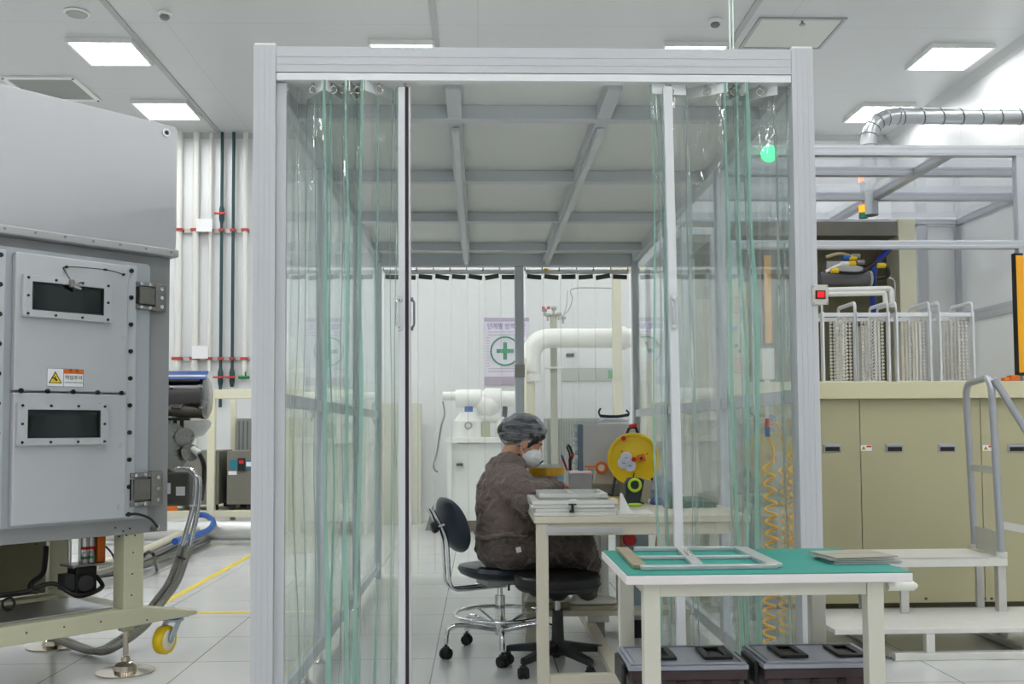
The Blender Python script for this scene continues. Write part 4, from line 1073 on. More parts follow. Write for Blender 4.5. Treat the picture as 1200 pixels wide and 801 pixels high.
for px in (1008, 1085, 1154, 1162): p = W(px, 701, YF); s.cyl((p.x, YF-.0004, p.z), (p.x, YF-.004, p.z), .009, n=10)
s.build('panel_screw', mat('olive_screw', (84, 78, 60), .4, .4), DR[1], each=True)
# --- upright enclosure behind the ledge (olive interior, cream column, white panels)
YE = 7.9
enc = thing('rear_enclosure', 'dark olive machine housing with hoses behind the racks, cream column at its right', 'machine', (2.7, YE, zc2))
p0 = W(1057, 440, YE); pt = W(1057, 262, YE+.1)
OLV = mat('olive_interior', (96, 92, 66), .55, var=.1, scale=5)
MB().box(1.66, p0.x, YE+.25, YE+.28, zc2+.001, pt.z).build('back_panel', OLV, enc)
xcol = W(1077, 440, YE).x
MB().box(p0.x+.001, xcol, YE, YE+.3, zc2+.001, pt.z+.02).build('column', CREAM, enc, bevel=.004)
MB().box(1.66, p0.x, YE+.02, YE+.249, W(1000, 281, YE).z+.04, pt.z).build('top_hood', mat('hood_mottled_grey', (128, 126, 118), .5, .2, var=.2, scale=6), enc)  # hood in one mottled warm grey
MB().box(1.66, 1.9, YE+.0, YE+.2, zc2+.001, W(1000, 350, YE).z).build('mounting_block', mat('block_beige', (176, 168, 132), .5), enc)
a = W(960, 327, YE-.1); b = W(1017, 327, YE-.1)
cy = MB().cyl((a.x, YE-.1, a.z), (b.x, YE-.1, a.z), 8.5*YE/1167, n=28).build('drum', mat('drum_grey', (110, 110, 116), .4, .4), enc)
MB().cyl((b.x+.001, YE-.1, a.z), (b.x+.02, YE-.1, a.z), 10*YE/1167, n=28).build('drum_flange', STEEL, enc)
def hs(name, pts, r, m): MB().tube(smooth_path([W(x, y, Y) for x, y, Y in pts]), r, n=8).build(name, m, enc)
hs('blue_hose', [(1042, 292, YE+.1), (1030, 305, YE), (1024, 318, YE-.05), (1023, 345, YE-.05), (1024, 380, YE-.05), (1021, 410, YE-.05), (1024, 442, YE-.05)], .026, mat('hose_dark_blue', (24, 50, 140), .45))
hs('black_cable', [(970, 318, YE-.2), (1006, 320, YE-.2), (1020, 312, YE-.2), (1030, 308, YE-.2), (1040, 314, YE-.2), (1040, 324, YE-.2), (1028, 326, YE-.15)], .014, BLACK)
hs('white_cable', [(968, 318, YE-.25), (985, 310, YE-.25), (1000, 307, YE-.25)], .012, WHITE)
hs('white_cable', [(968, 301, YE-.25), (985, 297, YE-.25), (1002, 302, YE-.25)], .012, mat('cable_tan', (176, 160, 130), .5))
hs('brown_hose', [(1034, 295, YE+.1), (1024, 305, YE+.05), (1015, 310, YE), (1004, 308, YE)], .018, mat('hose_brown', (70, 48, 36), .5))
for x, y, m in ((999, 302, YEL), (998, 308.5, YEL), (978, 317, YEL), (1033, 311, YEL), (992, 302, BLUE), (990, 309, WHITE), (1003, 300, DARKST), (1008, 307, DARKST)):
    p = W(x, y, YE-.26); MB().cyl(p-Vector((.03, 0, 0)), p+Vector((.03, 0, 0)), .02, n=10).build('fitting', m, enc)
p = W(1000, 313, YE-.05); MB().box(p.x-.2, p.x+.1, YE+.0, YE+.1, p.z-.05, p.z+.06).build('manifold', STEEL, enc, bevel=.006)
mb = MB().tube(round_path([W(970, 340, YE-.5), W(1044, 338, YE-.5), W(1046, 360, YE-.5)], .02), .022, n=8)
mb.tube(round_path([W(970, 344.5, YE-.5), W(1037, 343, YE-.5), W(1038, 360, YE-.5)], .02), .02, n=8)
mb.build('guard_tube', WHITE, enc)
hs('thin_rail', [(1018, 327, YE-.05), (1046, 327, YE-.05), (1048, 350, YE-.05)], .008, STEEL)
p = W(1014, 400, YE+.1); MB().box(p.x-.06, p.x+.08, YE+.0, YE+.2, zc2+.001, p.z+.12).build('white_cover', WHITE, enc, bevel=.006)
# --- aluminium profile guard frame
gf = thing('guard_frame', 'aluminium profile guard frame with clear roof panels above the beige equipment', 'frame', (3.3, 7.2, zc2))
PRO = mat('guard_profile', (188, 191, 198), .33, .35)
ZG = W(1080, 170, 6.30).z; zg2 = ZG-.066
def pbar(a, b, w, h, name='profile_bar', up=(0, 0, 1)):
    mb = MB(); a = Vector(a); b = Vector(b); d = (b-a).normalized(); u_ = Vector(up)
    sx = d.cross(u_).normalized(); sz = sx.cross(d)
    mb.bar(a, b, w, h, up)
    for s_ in (-.25, .25):
        mb.bar(a+sx*(w/2+.001)+sz*h*s_, b+sx*(w/2+.001)+sz*h*s_, .003, h*.18, up)
        mb.bar(a-sx*(w/2+.001)+sz*h*s_, b-sx*(w/2+.001)+sz*h*s_, .003, h*.18, up)
    return mb.build(name, PRO, gf, bevel=.0015)
YG0, YG1 = 6.33, 8.55
GX0, GX1 = 1.62, W(1196, 240, YG0).x
GXR = W(1126, 350, 8.55).x
pbar((GX0, YG0, ZG-.033), (RX1-.3, YG0, ZG-.033), .06, .066)
zl = W(1080, 287, YG0).z
pbar((GX0, YG0, zl), (RX1-.3, YG0, zl), .06, .052)
pbar((GX1, YG0, zc2+.001), (GX1, YG0, zl-.027), .07, .06, 'profile_post', (0, 1, 0))
pbar((GX1, YG0, zl+.027), (GX1, YG0, ZG-.067), .07, .06, 'profile_post', (0, 1, 0))
pbar((GX0+.03, YG0, zc2+.001), (GX0+.03, YG0, zl-.03), .06, .06, 'profile_post', (0, 1, 0))
xd = W(1115, 184, YG0).x
for x in (xd, ):
    pbar((x, YG0+.031, ZG-.033), (x, YG1-.031, ZG-.033), .06, .06)
for k, y in enumerate((6.85, 7.6)):
    zz = ZG-.033
    pbar((GX0, y, zz), (xd-.031, y, zz), .06, .06); pbar((xd+.031, y, zz), (GXR-.04, y, zz), .06, .06)
pbar((GX0, YG1, ZG-.033), (GXR-.04, YG1, ZG-.033), .06, .06)
pbar((GXR, YG0+.031, ZG-.033), (GXR, YG1+.03, ZG-.033), .06, .06)
x1_ = W(1081, 350, YG1).x; x2_ = W(1126, 350, YG1).x
for x in (x1_, GXR): pbar((x, YG1, zc2+.001), (x, YG1, ZG-.067), .09, .06, 'profile_post', (0, 1, 0))
zz = W(1126, 373, YG1).z
pbar((GXR, YG0+.04, zz), (GXR, YG1-.05, zz), .05, .09)
pbar((GXR, YG0, zc2+.001), (GXR, YG0, zl-.03), .07, .06, 'profile_post', (0, 1, 0))
PANELW = mat('guard_white_panel', (222, 224, 228), .4)
MB().box(x1_+.05, x2_-.05, YG1-.005, YG1+.005, zc2+.001, ZG-.07).build('side_panel', PANELW, gf)
MB().box(GXR-.005, GXR+.005, YG0+.04, YG1-.05, zc2+.001, zz-.05).build('side_panel', PANELW, gf)
MB().box(GXR-.005, GXR+.005, YG0+.04, YG1-.05, zz+.05, ZG-.07).build('side_panel', PANELW, gf)
ROOFG = film('guard_roof_acrylic', (246, 247, 250), .95, ior=1.45, rough=.03, edge=(238, 240, 245), haze=.10)
ysg = (YG0+.031, 6.85, 7.6, YG1-.031)
for k in range(3):
    for (a, b) in ((GX0, xd-.031), (xd+.031, GXR-.031)):
        MB().box(a+.002, b-.002, ysg[k]+(.031 if k else .001), ysg[k+1]-.031, ZG-.008, ZG-.002).build('roof_panel', ROOFG, gf)
# stack light under the frame
p = W(1011.5, 249, 7.6)
t = thing('stack_light', 'small orange and green stack light under the guard frame roof', 'signal lamp', (p.x, 7.6, ZG-.07))
MB().cyl((p.x, 7.6, p.z+.055), (p.x, 7.6, ZG-.067), .01, n=10).build('stem', STEEL, t)
MB().cyl((p.x, 7.6, p.z+.0), (p.x, 7.6, p.z+.055), .032, n=20).build('orange_lens', glow('stack_orange', (255, 150, 20), 1.3), t)
MB().cyl((p.x, 7.6, p.z-.045), (p.x, 7.6, p.z-.001), .032, n=20).build('green_lens', mat('stack_green', (60, 150, 120), .3), t)
# yellow light curtain bars
def lcurtain(px, y0, y1, Y, lab, w=.045, lean=0):
    a = W(px, y0, Y); b = W(px+lean, y1, Y)
    t = thing('light_curtain', lab, 'safety sensor', (b.x, Y, b.z), 0, 'yellow safety light curtain bars')
    MB().box(a.x-w/2, a.x+w/2, Y-.02, Y+.02, b.z+.02, a.z-.015).build('sensor_bar', mat('safety_yellow', (238, 168, 12), .4), t, bevel=.002)
    MB().box(a.x-w*.62, a.x-w/2-.0005, Y-.024, Y+.022, b.z+.0, a.z).build('window_strip', SCREW, t)
    MB().box(a.x-w/2, a.x+w/2, Y-.018, Y+.018, a.z-.014, a.z).box(a.x-w/2, a.x+w/2, Y-.018, Y+.018, b.z+.001, b.z+.019).build('end_cap', BLACK, t)
    return t
lcurtain(1192.5, 297, 440, YG0-.055, 'tall yellow light curtain bar with black edge at the right of the picture', .05)
p = W(1193, 443, YG0-.1); 
solo('orange_connector', MB().cbox((p.x, YG0-.045, zc2+.02), (.06, .06, .035)).cbox((p.x-.05, YG0-.045, zc2+.012), (.04, .05, .022)), ORANGE, 'small orange connector on the ledge under the yellow light bar', 'connector', bevel=.004)
# grey bracket beside it
p = W(1180, 405, YG0-.02)
# cassette racks: frames with columns of pins
PINM = mat('pin_white', (224, 222, 214), .4, 0, var=.1, scale=60)
rack = thing('cassette_rack', '', 'rack', (0, 0, 0), 0, 'silver cassette racks on the ledge')
rh = 84*YF/1167*1.02
RKM = mat('rack_silver', (214, 216, 220), .35, .15)
rk_w, rk_d = .44, .30
for sx in (0, 1):
    for sy in (0, 1):
        MB().box(sx*rk_w-.014, sx*rk_w+.014, sy*rk_d-.02, sy*rk_d+.02, .0, rh).build('upright', RKM, rack, bevel=.002, local=True)
for sx in (0, 1):
    x = sx*rk_w
    MB().tube(round_path([(x, .0, rh), (x, .0, rh+.06), (x, rk_d, rh+.06), (x, rk_d, rh)], .035, 6), .013, n=10).build('carry_handle', RKM, rack, local=True)
mb = MB()
for y in (0, rk_d): mb.box(.0145, rk_w-.0145, y-.008, y+.008, rh-.03, rh-.004)
for x in (0, rk_w): mb.box(x-.012, x+.012, .021, rk_d-.021, rh-.03, rh-.004)
mb.build('top_rail', RKM, rack, local=True, bevel=.002)
MB().box(.015, rk_w-.015, .021, rk_d-.021, .004, .014).build('base_plate', RKM, rack, local=True)
def pins(x, y, nm='pin_column'):
    mb = MB(); n = 18; h = rh-.05
    mb.box(x-.004, x+.004, y-.003, y+.003, .015, rh-.031)
    for k in range(n):
        z = .03+h*k/n; mb.cbox((x, y-.004, z), (.026, .02, .013))
    mb.build(nm, PINM, rack, local=True)
for x in (rk_w-.15, rk_w-.10, rk_w-.05):
    for y in (.04, .15, .26): pins(x, y)
pls = [(968, .0, 'silver cassette rack half hidden by the booth right post'), (1047, 0, 'silver cassette rack in the middle of the ledge, by the blue hose'), (1126, 0, '')]
# uprights seen at px ~ 998/1010 (pair), 1048/1060, 1098/1110, 1148
xs_ = [W(964, 400, YF+.12).x, W(1002, 400, YF+.12).x, W(1050.5, 400, YF+.12).x, W(1101, 400, YF+.12).x]
labs = ['silver cassette rack nearest the booth post, mostly hidden by it', 'silver cassette rack right beside the booth post', 'silver cassette rack in front of the cream column', 'silver cassette rack farthest right, in front of the white panels']
wds = (W(1045, 400, YF+.12).x-W(1006, 400, YF+.12).x)
for i, x in enumerate(xs_):
    c = rack if i == 0 else copy_tree(rack)
    c.location = (x, YF+.12, zc2+.0005); c['label'] = labs[i]; c.scale = (wds/rk_w, 1, 1)
# step platform in front
PLT = mat('platform_aluminium', (200, 199, 195), .4, .35, var=.08, scale=12)
PLW = mat('platform_white', (216, 215, 210), .42, .1, var=.08, scale=16, bump=.05, bscale=90)
sp = thing('step_platform', 'white aluminium two step platform with a tubular handrail in front of the beige cabinet', 'step platform', (2.6, 5.1, 0))
YS0, YS1, YS2 = 4.9, 5.29, 5.75
x0 = W(978, 735, YS0).x
z1t = W(1150, 735, YS0).z; z1b = W(1150, 741.5, YS0).z
xe = 3.1
MB().box(x0, xe, YS0, YS1+.16, z1b, z1t).build('lower_step', PLW, sp, bevel=.004)
zb1 = W(1150, 764, YS0).z; zb0 = max(.0, W(1150, 777, YS0).z)
MB().box(x0+.3, xe, YS0, YS0+.05, zb0, zb1).build('bottom_rail', PLW, sp, bevel=.004)
MB().box(x0+.3, xe, YS2-.06, YS2-.01, zb0+.02, zb1).build('bottom_rail', PLT, sp, bevel=.004)
for px in (1091,): 
    x = W(px, 750, YS0).x; MB().box(x-.022, x+.022, YS0+.002, YS0+.045, zb1+.0005, z1b-.0005).build('short_post', PLW, sp, bevel=.003)
for x in (x0+.31, x0+1.02):
    MB().box(x-.02, x+.02, YS0+.051, YS2-.061, zb0+.005, zb1-.004).build('side_rail', PLT, sp, bevel=.003)
# upper step
z2t = W(1100, 655, YS1).z; z2b = W(1100, 664, YS1).z
xl2 = W(992, 660, YS1).x-.3; xr2 = W(1181, 658, YS1).x
MB().box(xl2, xr2, YS1, YS2, z2b, z2t).build('upper_step', PLW, sp, bevel=.004)
MB().box(xl2, xr2, YS1+.002, YS1+.03, z2t+.0005, z2t+.008).build('edge_strip', PLT, sp)
for px, y_, zbot in ((1058.5, YS1+.03, z1t+.001), (1174, YS1+.03, 0.02), (1143, YS2-.04, .02), (1010, YS2-.04, 0.02)):
    x = W(px, 690, y_).x if px != 1143 else W(1147, 690, y_).x
    if zbot < .1 and y_ < YS1+.05: MB().box(x-.022, x+.022, YS1+.021, YS1+.065, zbot, z2b-.0005).build('step_post', PLT, sp, bevel=.003)
    else: MB().box(x-.022, x+.022, y_-.022, y_+.0, zbot, z2b-.0005).build('step_post', PLT, sp, bevel=.003)
p = W(1146, 757, YS2-.1)
MB().lathe([(.03, -.012), (.036, -.006), (.036, .006), (.03, .012)], (p.x, YS2-.12, .036), axis=(1, 0, 0), n=20).build('caster', BLACK, sp)
MB().box(p.x-.02, p.x+.02, YS2-.14, YS2-.1, .073, z1b-.01).build('caster_bracket', PLT, sp)
# handrail
TUBE = mat('handrail_tube', (176, 179, 186), .3, .5)
ya, yb = YS2-.03, YS1+.04
A0 = W(1143, 652, ya); A1 = W(1132, 470, ya); A2 = W(1137, 450, ya)
B0 = W(1174, 656, yb); B1 = W(1161, 441, yb)
A0.z = z2t+.0; B0.z = z2t+.0
topA = Vector((A1.x, ya, W(1140, 450, ya).z)); 
pts = round_path([A0, topA, B1, B0], .09, 8)
MB().tube(pts, .019, n=14).build('handrail_loop', TUBE, sp)
e = W(1215, 522, yb-.55)
D0 = B1+Vector((0, -.015, 0)); D1 = Vector((B1.x+.42, yb-.25, B1.z-.7))
D1 = W(1222, 536, yb-.0)
mb = MB().tube(round_path([D0+Vector((.01, 0, -.012)), D1, Vector((D1.x+.02, D1.y, z1t))], .08, 6), .019, n=14); mb.build('sloping_handrail', TUBE, sp)
def between(yy0, yy1, name, z0px, z1px):
    pass
za = W(1150, 549, (ya+yb)/2).z
def lerp_at(P, Q, z): return P+(Q-P)*((z-P.z)/(Q.z-P.z))
a = lerp_at(A0, topA, za); b = lerp_at(B0, B1, za)
MB().bar(a+(b-a).normalized()*.02, b-(b-a).normalized()*.02, .008, .042).build('cross_brace', PLT, sp)
za = z2t+.07
a = lerp_at(A0, topA, za); b = lerp_at(B0, B1, za)
MB().bar(a+(b-a).normalized()*.02, b-(b-a).normalized()*.02, .006, .13).build('kick_plate', PLT, sp)
a = W(1171, 615, yb); b = W(1212, 622, yb)
MB().bar(a+Vector((.015, 0, 0)), b, .008, .042).build('mid_brace', PLT, sp)
s = MB()
for q in (B0, A0): s.cyl((q.x, q.y, z2t+.0005), (q.x, q.y, z2t+.03), .028, n=16)
s.build('post_socket', PLW, sp, each=True)
# spiral duct in the upper right
YD = 7.6
DUCT = mat('galvanised_duct', (188, 192, 195), .3, .8, var=.03, scale=20)
c0_ = W(1018, 180, YD); r_ = .062
zd = W(1100, 136, YD).z; xD = c0_.x
td = thing('spiral_duct', 'silver spiral ventilation duct bending down through the guard frame roof', 'duct', (xD, YD, 2.4))
path = [Vector((xD, YD, 2.80)), Vector((xD, YD, zd)), Vector((RX1-.001, YD, zd))]
pp = round_path(path, .24, 10)
MB().tube([pp[0], pp[1]], r_, n=24).build('drop_pipe', DUCT, td)
MB().tube(pp[1:-1], r_, n=24).build('elbow', DUCT, td)
MB().tube(pp[-2:], r_, n=24).build('straight_pipe', DUCT, td)
mb = MB(); x = pp[-2].x+.03
while x < RX1-.05:
    mb.torus((x, YD, zd), r_+.001, .0055, axis=(1, 0, .25), n=24, k=6); x += .155
for k in range(1, len(pp)-1, 2):
    tdir = (pp[k+1]-pp[k-1]).normalized(); mb.torus(pp[k], r_+.001, .004, axis=tdir, n=24, k=6)
mb.build('seam_rib', mat('duct_seam', (120, 122, 124), .4, .7), td, kind='stuff')
MB().tube([Vector((xD, YD, ZG+.01)), Vector((xD, YD, ZG+.2))], r_+.006, n=24, cap=False).build('foil_sleeve', mat('foil', (222, 224, 226), .3, .7, bump=1.0, bscale=60), td)

# ------------------------------------------------------------ machines seen through the booth's right glass
YM = 6.9
M1 = thing('glazed_machine', 'white framed glazed machine behind the booth right wall with a green lamp on top', 'machine', (1.75, YM, 0))
MB().box(1.36, 1.60, YM-.3, YM+1.2, 0, 1.35).build('base_cabinet', mat('mach_cab', (196, 190, 160), .45), M1, bevel=.005)
MB().box(1.37, 1.59, YM+.35, YM+.38, 1.351, 2.4).build('back_panel', mat('pale_machine_panel', (212, 214, 212), .45), M1)
for (x, y) in ((1.38, YM-.27), (1.58, YM-.27), (1.38, YM+1.17), (1.58, YM+1.17)):
    MB().box(x-.02, x+.02, y-.02, y+.02, 1.351, 2.45).build('corner_post', PRO, M1, bevel=.002)
MB().box(1.36, 1.60, YM-.3, YM+1.2, 2.451, 2.5).build('top_frame', PRO, M1, bevel=.003)
YN = 5.98
gp0, gp1 = W(852, 330, YN), W(879, 462, YN)
t = thing('gauge_stand', 'narrow beige gauge panel with round dials on a grey stand behind the right glass wall', 'gauge panel', ((gp0.x+gp1.x)/2, YN+.05, 0))
MB().box(gp0.x, gp1.x, YN, YN+.1, gp1.z, gp0.z).build('gauge_panel', mat('gauge_panel_beige', (206, 198, 166), .45), t, bevel=.004)
MB().box(gp0.x-.01, gp1.x+.01, YN-.01, YN+.12, 0, gp1.z-.001).build('stand', mat('gauge_stand_grey', (150, 154, 156), .45), t, bevel=.004)
for (x, y, r, m) in ((864, 357, .045, mat('dial_rose', (196, 180, 176), .4)), (865, 428, .040, mat('dial_red', (206, 160, 156), .4))):
    q = W(x, y, YN); d = MB().cyl((q.x, YN-.0005, q.z), (q.x, YN-.012, q.z), r, n=28).build('dial', m, t)
    MB().torus((q.x, YN-.012, q.z), r+.003, .006, axis=(0, 1, 0), n=28, k=6).build('dial_ring', mat('dial_amber', (214, 160, 70), .4), d)
for (x, y, r, m) in ((861, 385, .016, mat('pale_blue_button', (80, 150, 210), .4)), (863, 405, .012, GREEN), (867, 411, .012, BLACK)):
    q = W(x, y, YN); MB().cyl((q.x, YN-.0005, q.z), (q.x, YN-.012, q.z), r, n=18).build('push_button', m, t)
YL = 6.24
pg = W(901, 180, YL)
t = thing('green_signal_lamp', 'glowing round green lamp seen through the curtain at upper right', 'signal lamp', (pg.x, YL, pg.z-.06))
MB().ell((pg.x, YL, pg.z), (.052, .045, .056), n=24, m=14).build('green_lens', glow('green_glow', (60, 255, 160), 1.6), t)
MB().cyl((pg.x, YL, pg.z+.05), (pg.x, YL, pg.z+.09), .016, n=12).build('cap', STEEL, t)
MB().box(pg.x-.01, pg.x+.01, YL, YG0-.035, pg.z+.06, pg.z+.08).build('bracket', STEEL, t)
t = lcurtain(898, 297, 405, 7.0, 'yellow light curtain bar seen through the right glass wall above a white box', .05)
p = W(898, 408, 7.0); q = W(898, 445, 7.0)
solo('junction_box', MB().cbox((p.x, 7.0, (p.z+q.z)/2), (.09, .08, p.z-q.z-.004)).cyl((p.x, 7.0, q.z-.05), (p.x, 7.0, q.z), .02, n=12), WHITE, 'white sensor box under the yellow bar behind the right glass wall', 'sensor box', bevel=.006)
# ------------------------------------------------------------ front bench with the green mat
TY0, TY1 = 2.78, 3.35
tx0, tx1 = W(734, 672, TY0).x, W(1070, 672, TY0).x
tz = W(900, 672, TY0).z; tzb = W(900, 683.5, TY0).z
BLEG = mat('bench_leg_beige', (200, 199, 186), .42, var=.01)
TOPE = mat('bench_top_edge', (222, 217, 218), .4)
ft = thing('work_table', 'low work table with a green mat and beige legs in front of the booth', 'table', ((tx0+tx1)/2, (TY0+TY1)/2, 0))
MB().box(tx0, tx1, TY0, TY1, tzb, tz-.002).build('table_top', TOPE, ft, bevel=.003)
MB().box(tx0+.003, tx1-.003, TY0+.002, TY1-.002, tz-.0015, tz+.0005).build('green_mat', mat('green_esd_mat', (14, 132, 120), .42, var=.03, scale=10, bump=.03, bscale=200), ft)
lz = tzb-.0005
la = W(754, 740, TY0+.03).x; lb = W(773.5, 740, TY0+.03).x; lw = lb-la
ra = W(1016, 740, TY0+.03).x; rb_ = ra+lw
apz = W(900, 696.5, TY0+.04).z
for (x, y) in ((la, TY0+.02), (ra, TY0+.02), (la, TY1-.07), (ra, TY1-.07)):
    MB().box(x, x+lw, y, y+.045, 0.0, lz).build('leg', BLEG, ft, bevel=.002)
MB().box(la+lw+.0005, ra-.0005, TY0+.025, TY0+.055, apz, lz).build('apron', BLEG, ft, bevel=.002)
MB().box(la+lw+.0005, ra-.0005, TY1-.055, TY1-.03, apz, lz).build('apron', BLEG, ft, bevel=.002)
for x in (la, ra): MB().box(x+.008, x+lw-.008, TY0+.066, TY1-.071, apz, lz).build('apron', BLEG, ft, bevel=.002)
MB().prism([(TY0+.066, lz), (TY0+.09, lz), (TY0+.066, lz-.05)], .004, 'YZ', la+.002).build('corner_gusset', BLEG, ft)
# padded roll under the right end
a = W(1040, 687, TY0+.12); b = W(1070, 686, TY0+.12)
MB().tube([a, b, b+Vector((.012, 0, 0))], [.012, .014, .006], n=14).build('edge_bumper', mat('bumper_clear_white', (214, 216, 206), .35), ft)
# silver window frame lying on it
SILV = mat('bare_aluminium', (196, 196, 197), .3, .55, var=.08, scale=16)
SILB = mat('aluminium_painted_reflection', (166, 152, 126), .35, .5, var=.35, scale=50)  # brownish-gold reflections painted into the colour of the left frame bar
zm = tz+.001
P = [WZ(*q, zm+.008) for q in ((729, 642), (867, 641.5), (910, 662), (751, 664))]
fa = thing('frame_panel', 'silver four window aluminium frame lying on the green mat', 'metal frame', ((P[0].x+P[2].x)/2, (P[0].y+P[2].y)/2, zm))
def lerp(a, b, t): return a+(b-a)*t
def fbar(a, b, w, m, name='frame_bar', h=.012):
    a = Vector((a.x, a.y, zm+h/2)); b = Vector((b.x, b.y, zm+h/2)); return MB().bar(a, b, w, h).build(name, m, fa, bevel=.0015)
TL, TR, BR_, BL_ = P
fbar(BL_, BR_, .030, SILV)
fbar(TL+(TR-TL)*.10, TR, .026, SILV)
fbar(lerp(BL_, TL, .04), TL, .040, SILB)
fbar(lerp(BR_, TR, .04), TR, .045, SILV)
m0 = lerp(TL, BL_, .5); m1 = lerp(TR, BR_, .5)
mid0 = lerp(BL_, BR_, .43); mid1 = lerp(TL, TR, .5)
fbar(lerp(m0, m1, .06), lerp(m0, m1, .94), .022, SILV, h=.0105)
fbar(lerp(mid0, mid1, .08), lerp(mid0, mid1, .94), .034, SILV, h=.0115)
MB().bar(lerp(mid0, mid1, .48)+Vector((0, 0, .0065)), lerp(mid0, mid1, .72)+Vector((0, 0, .0065)), .012, .004).build('foil_strip', mat('crumpled_foil', (210, 206, 200), .25, .9, bump=1, bscale=120), fa)
# plates at the right
pl = [((945, 648), 1.0), ]
GRP = 'thin silver plates stacked on the green mat'
q = WZ(1000, 657, zm)
PM = mat('plate_metal', (176, 178, 180), .3, .6, var=.1, scale=8)
for k in range(4):
    ang = (.02, -.08, .05, .16)[k]; sh = (.0, .012, -.012, -.002)[k]
    mb = MB().cbox((q.x+sh+.012, q.y+.01*k, zm+.002+.005*k+.0005), (.20, .17, .0035), Euler((0, 0, ang)))
    mb.cbox((q.x+sh+.012, q.y+.01*k, zm+.0045+.005*k), (.19, .010, .0012), Euler((0, 0, ang)))
    solo('metal_plate', mb, (PM if k < 3 else mat('plate_top', (176, 172, 158), .3, .4)),
         ['bottom thin silver plate of the pile on the green mat', 'second thin plate from the bottom of the pile on the green mat', 'third plate of the pile on the green mat, under the top one', 'topmost beige tinted plate of the pile on the green mat'][k], 'metal plate', GRP)
# storage boxes
MAR = mat('maroon_plastic', (58, 40, 44), .4, bump=.04, bscale=150)
LID = mat('lid_grey', (150, 154, 166), .3, var=.03, scale=6)
def storage(x0, x1, y0, y1, zt, lab):
    t = thing('storage_box', lab, 'storage box', ((x0+x1)/2, (y0+y1)/2, 0), 0, 'maroon storage boxes under the front table')
    n = 0.03
    def ring(inset, z): return [(x0+inset, y0+inset, z), (x1-inset, y0+inset, z), (x1-inset, y1-inset, z), (x0+inset, y1-inset, z)]
    vs = ring(.03, 0)+ring(.0+.008, zt-.05)+ring(.0, zt-.048)+ring(0, zt-.018)
    fs = [(3, 2, 1, 0)]
    for k in range(3):
        for i in range(4): fs.append((k*4+i, k*4+(i+1) % 4, (k+1)*4+(i+1) % 4, (k+1)*4+i))
    fs.append((12, 13, 14, 15))
    MB().add(vs, fs).build('box_body', MAR, t, bevel=.008)
    l = MB().box(x0-.004, x1+.004, y0-.004, y1+.004, zt-.0175, zt-.004).box(x0+.02, x1-.02, y0+.02, y1-.02, zt-.0038, zt).build('lid', LID, t, bevel=.005)
    r = MB()
    for (a_, b_, c_, d_) in ((x0+.004, x1-.004, y0+.004, y0+.014), (x0+.004, x1-.004, y1-.014, y1-.004), (x0+.004, x0+.014, y0+.014, y1-.014), (x1-.014, x1-.004, y0+.014, y1-.014)): r.box(a_, b_, c_, d_, zt-.0038, zt+.003)
    r.build('lid_rim', LID, l, bevel=.002)
    for xx in (x0+.065, x1-.115):
        h = MB()
        hx0_, hx1_, hy0_, hy1_ = xx, xx+.085, (y0+y1)/2-.075, (y0+y1)/2+.075
        h.box(hx0_, hx1_, hy0_, hy0_+.022, zt+.0005, zt+.01).box(hx0_, hx1_, hy1_-.022, hy1_, zt+.0005, zt+.01).box(hx0_, hx0_+.02, hy0_+.022, hy1_-.022, zt+.0005, zt+.01).box(hx1_-.02, hx1_, hy0_+.022, hy1_-.022, zt+.0005, zt+.01)
        ho = h.build('handle', BLACK, l, bevel=.002)
        MB().box(hx0_+.021, hx1_-.021, hy0_+.023, hy1_-.023, zt+.0002, zt+.0012).build('handle_recess', SCREW, ho)
    for xx, s in ((x0-.0045, -1), (x1+.0045, 1)):
        MB().box(min(xx, xx+s*.014), max(xx, xx+s*.014), (y0+y1)/2-.08, (y0+y1)/2+.08, zt-.075, zt-.008).build('clip_handle', BLACK, t, bevel=.004)
    s = MB()
    for k in range(4): s.box(x0+.06+.08*k, x0+.085+.08*k, y0-.0035, y0+.004, zt-.062, zt-.05)
    s.build('lid_catch', BLACK, t, bevel=.001, each=True)
zt_b = .452
x0_ = WZ(737, 777, zt_b).x; x1_b = WZ(876, 777, zt_b).x; yb0 = WZ(800, 778, zt_b).y; yb1 = yb0+.25
storage(x0_, x1_b, yb0, yb1, zt_b, 'maroon storage box with a grey lid, left one under the front table')
x0_ = WZ(897, 777, zt_b).x; x1_c = WZ(1040, 777, zt_b).x
storage(x0_, x1_c, yb0+.005, yb1+.005, zt_b, 'maroon storage box with a grey lid, right one under the front table')

# ------------------------------------------------------------ inner workbench
IY0, IY1 = 4.30, 5.95
iz = .774
ix0 = W(626, 610, IY0).x; ix1 = 1.17
IB = mat('inner_bench_enamel', (206, 199, 182), .42, var=.05, scale=8)
wb = thing('workbench', 'long beige metal workbench inside the booth where the worker sits', 'workbench', ((ix0+ix1)/2, (IY0+IY1)/2, 0))
MB().box(ix0, ix1, IY0, IY1, iz-.028, iz).build('bench_top', IB, wb, bevel=.002)
lg0 = W(629, 700, IY0+.01).x; lgw = .052
for (x, y) in ((lg0, IY0+.008), (ix1-.06, IY0+.008), (lg0, IY1-.06), (ix1-.06, IY1-.06)):
    MB().box(x, x+lgw, y, y+.05, .0, iz-.029).build('leg', IB, wb, bevel=.002)
zap = W(700, 627, IY0).z
MB().box(lg0+lgw+.0005, ix1-.061, IY0+.012, IY0+.035, zap, iz-.029).build('apron', IB, wb, bevel=.002)
MB().box(lg0+.01, lg0+.04, IY0+.059, IY1-.061, zap+.03, iz-.029).build('apron', IB, wb, bevel=.002)
MB().box(lg0+lgw+.0005, ix1-.061, IY1-.04, IY1-.015, zap, iz-.029).build('apron', IB, wb, bevel=.002)
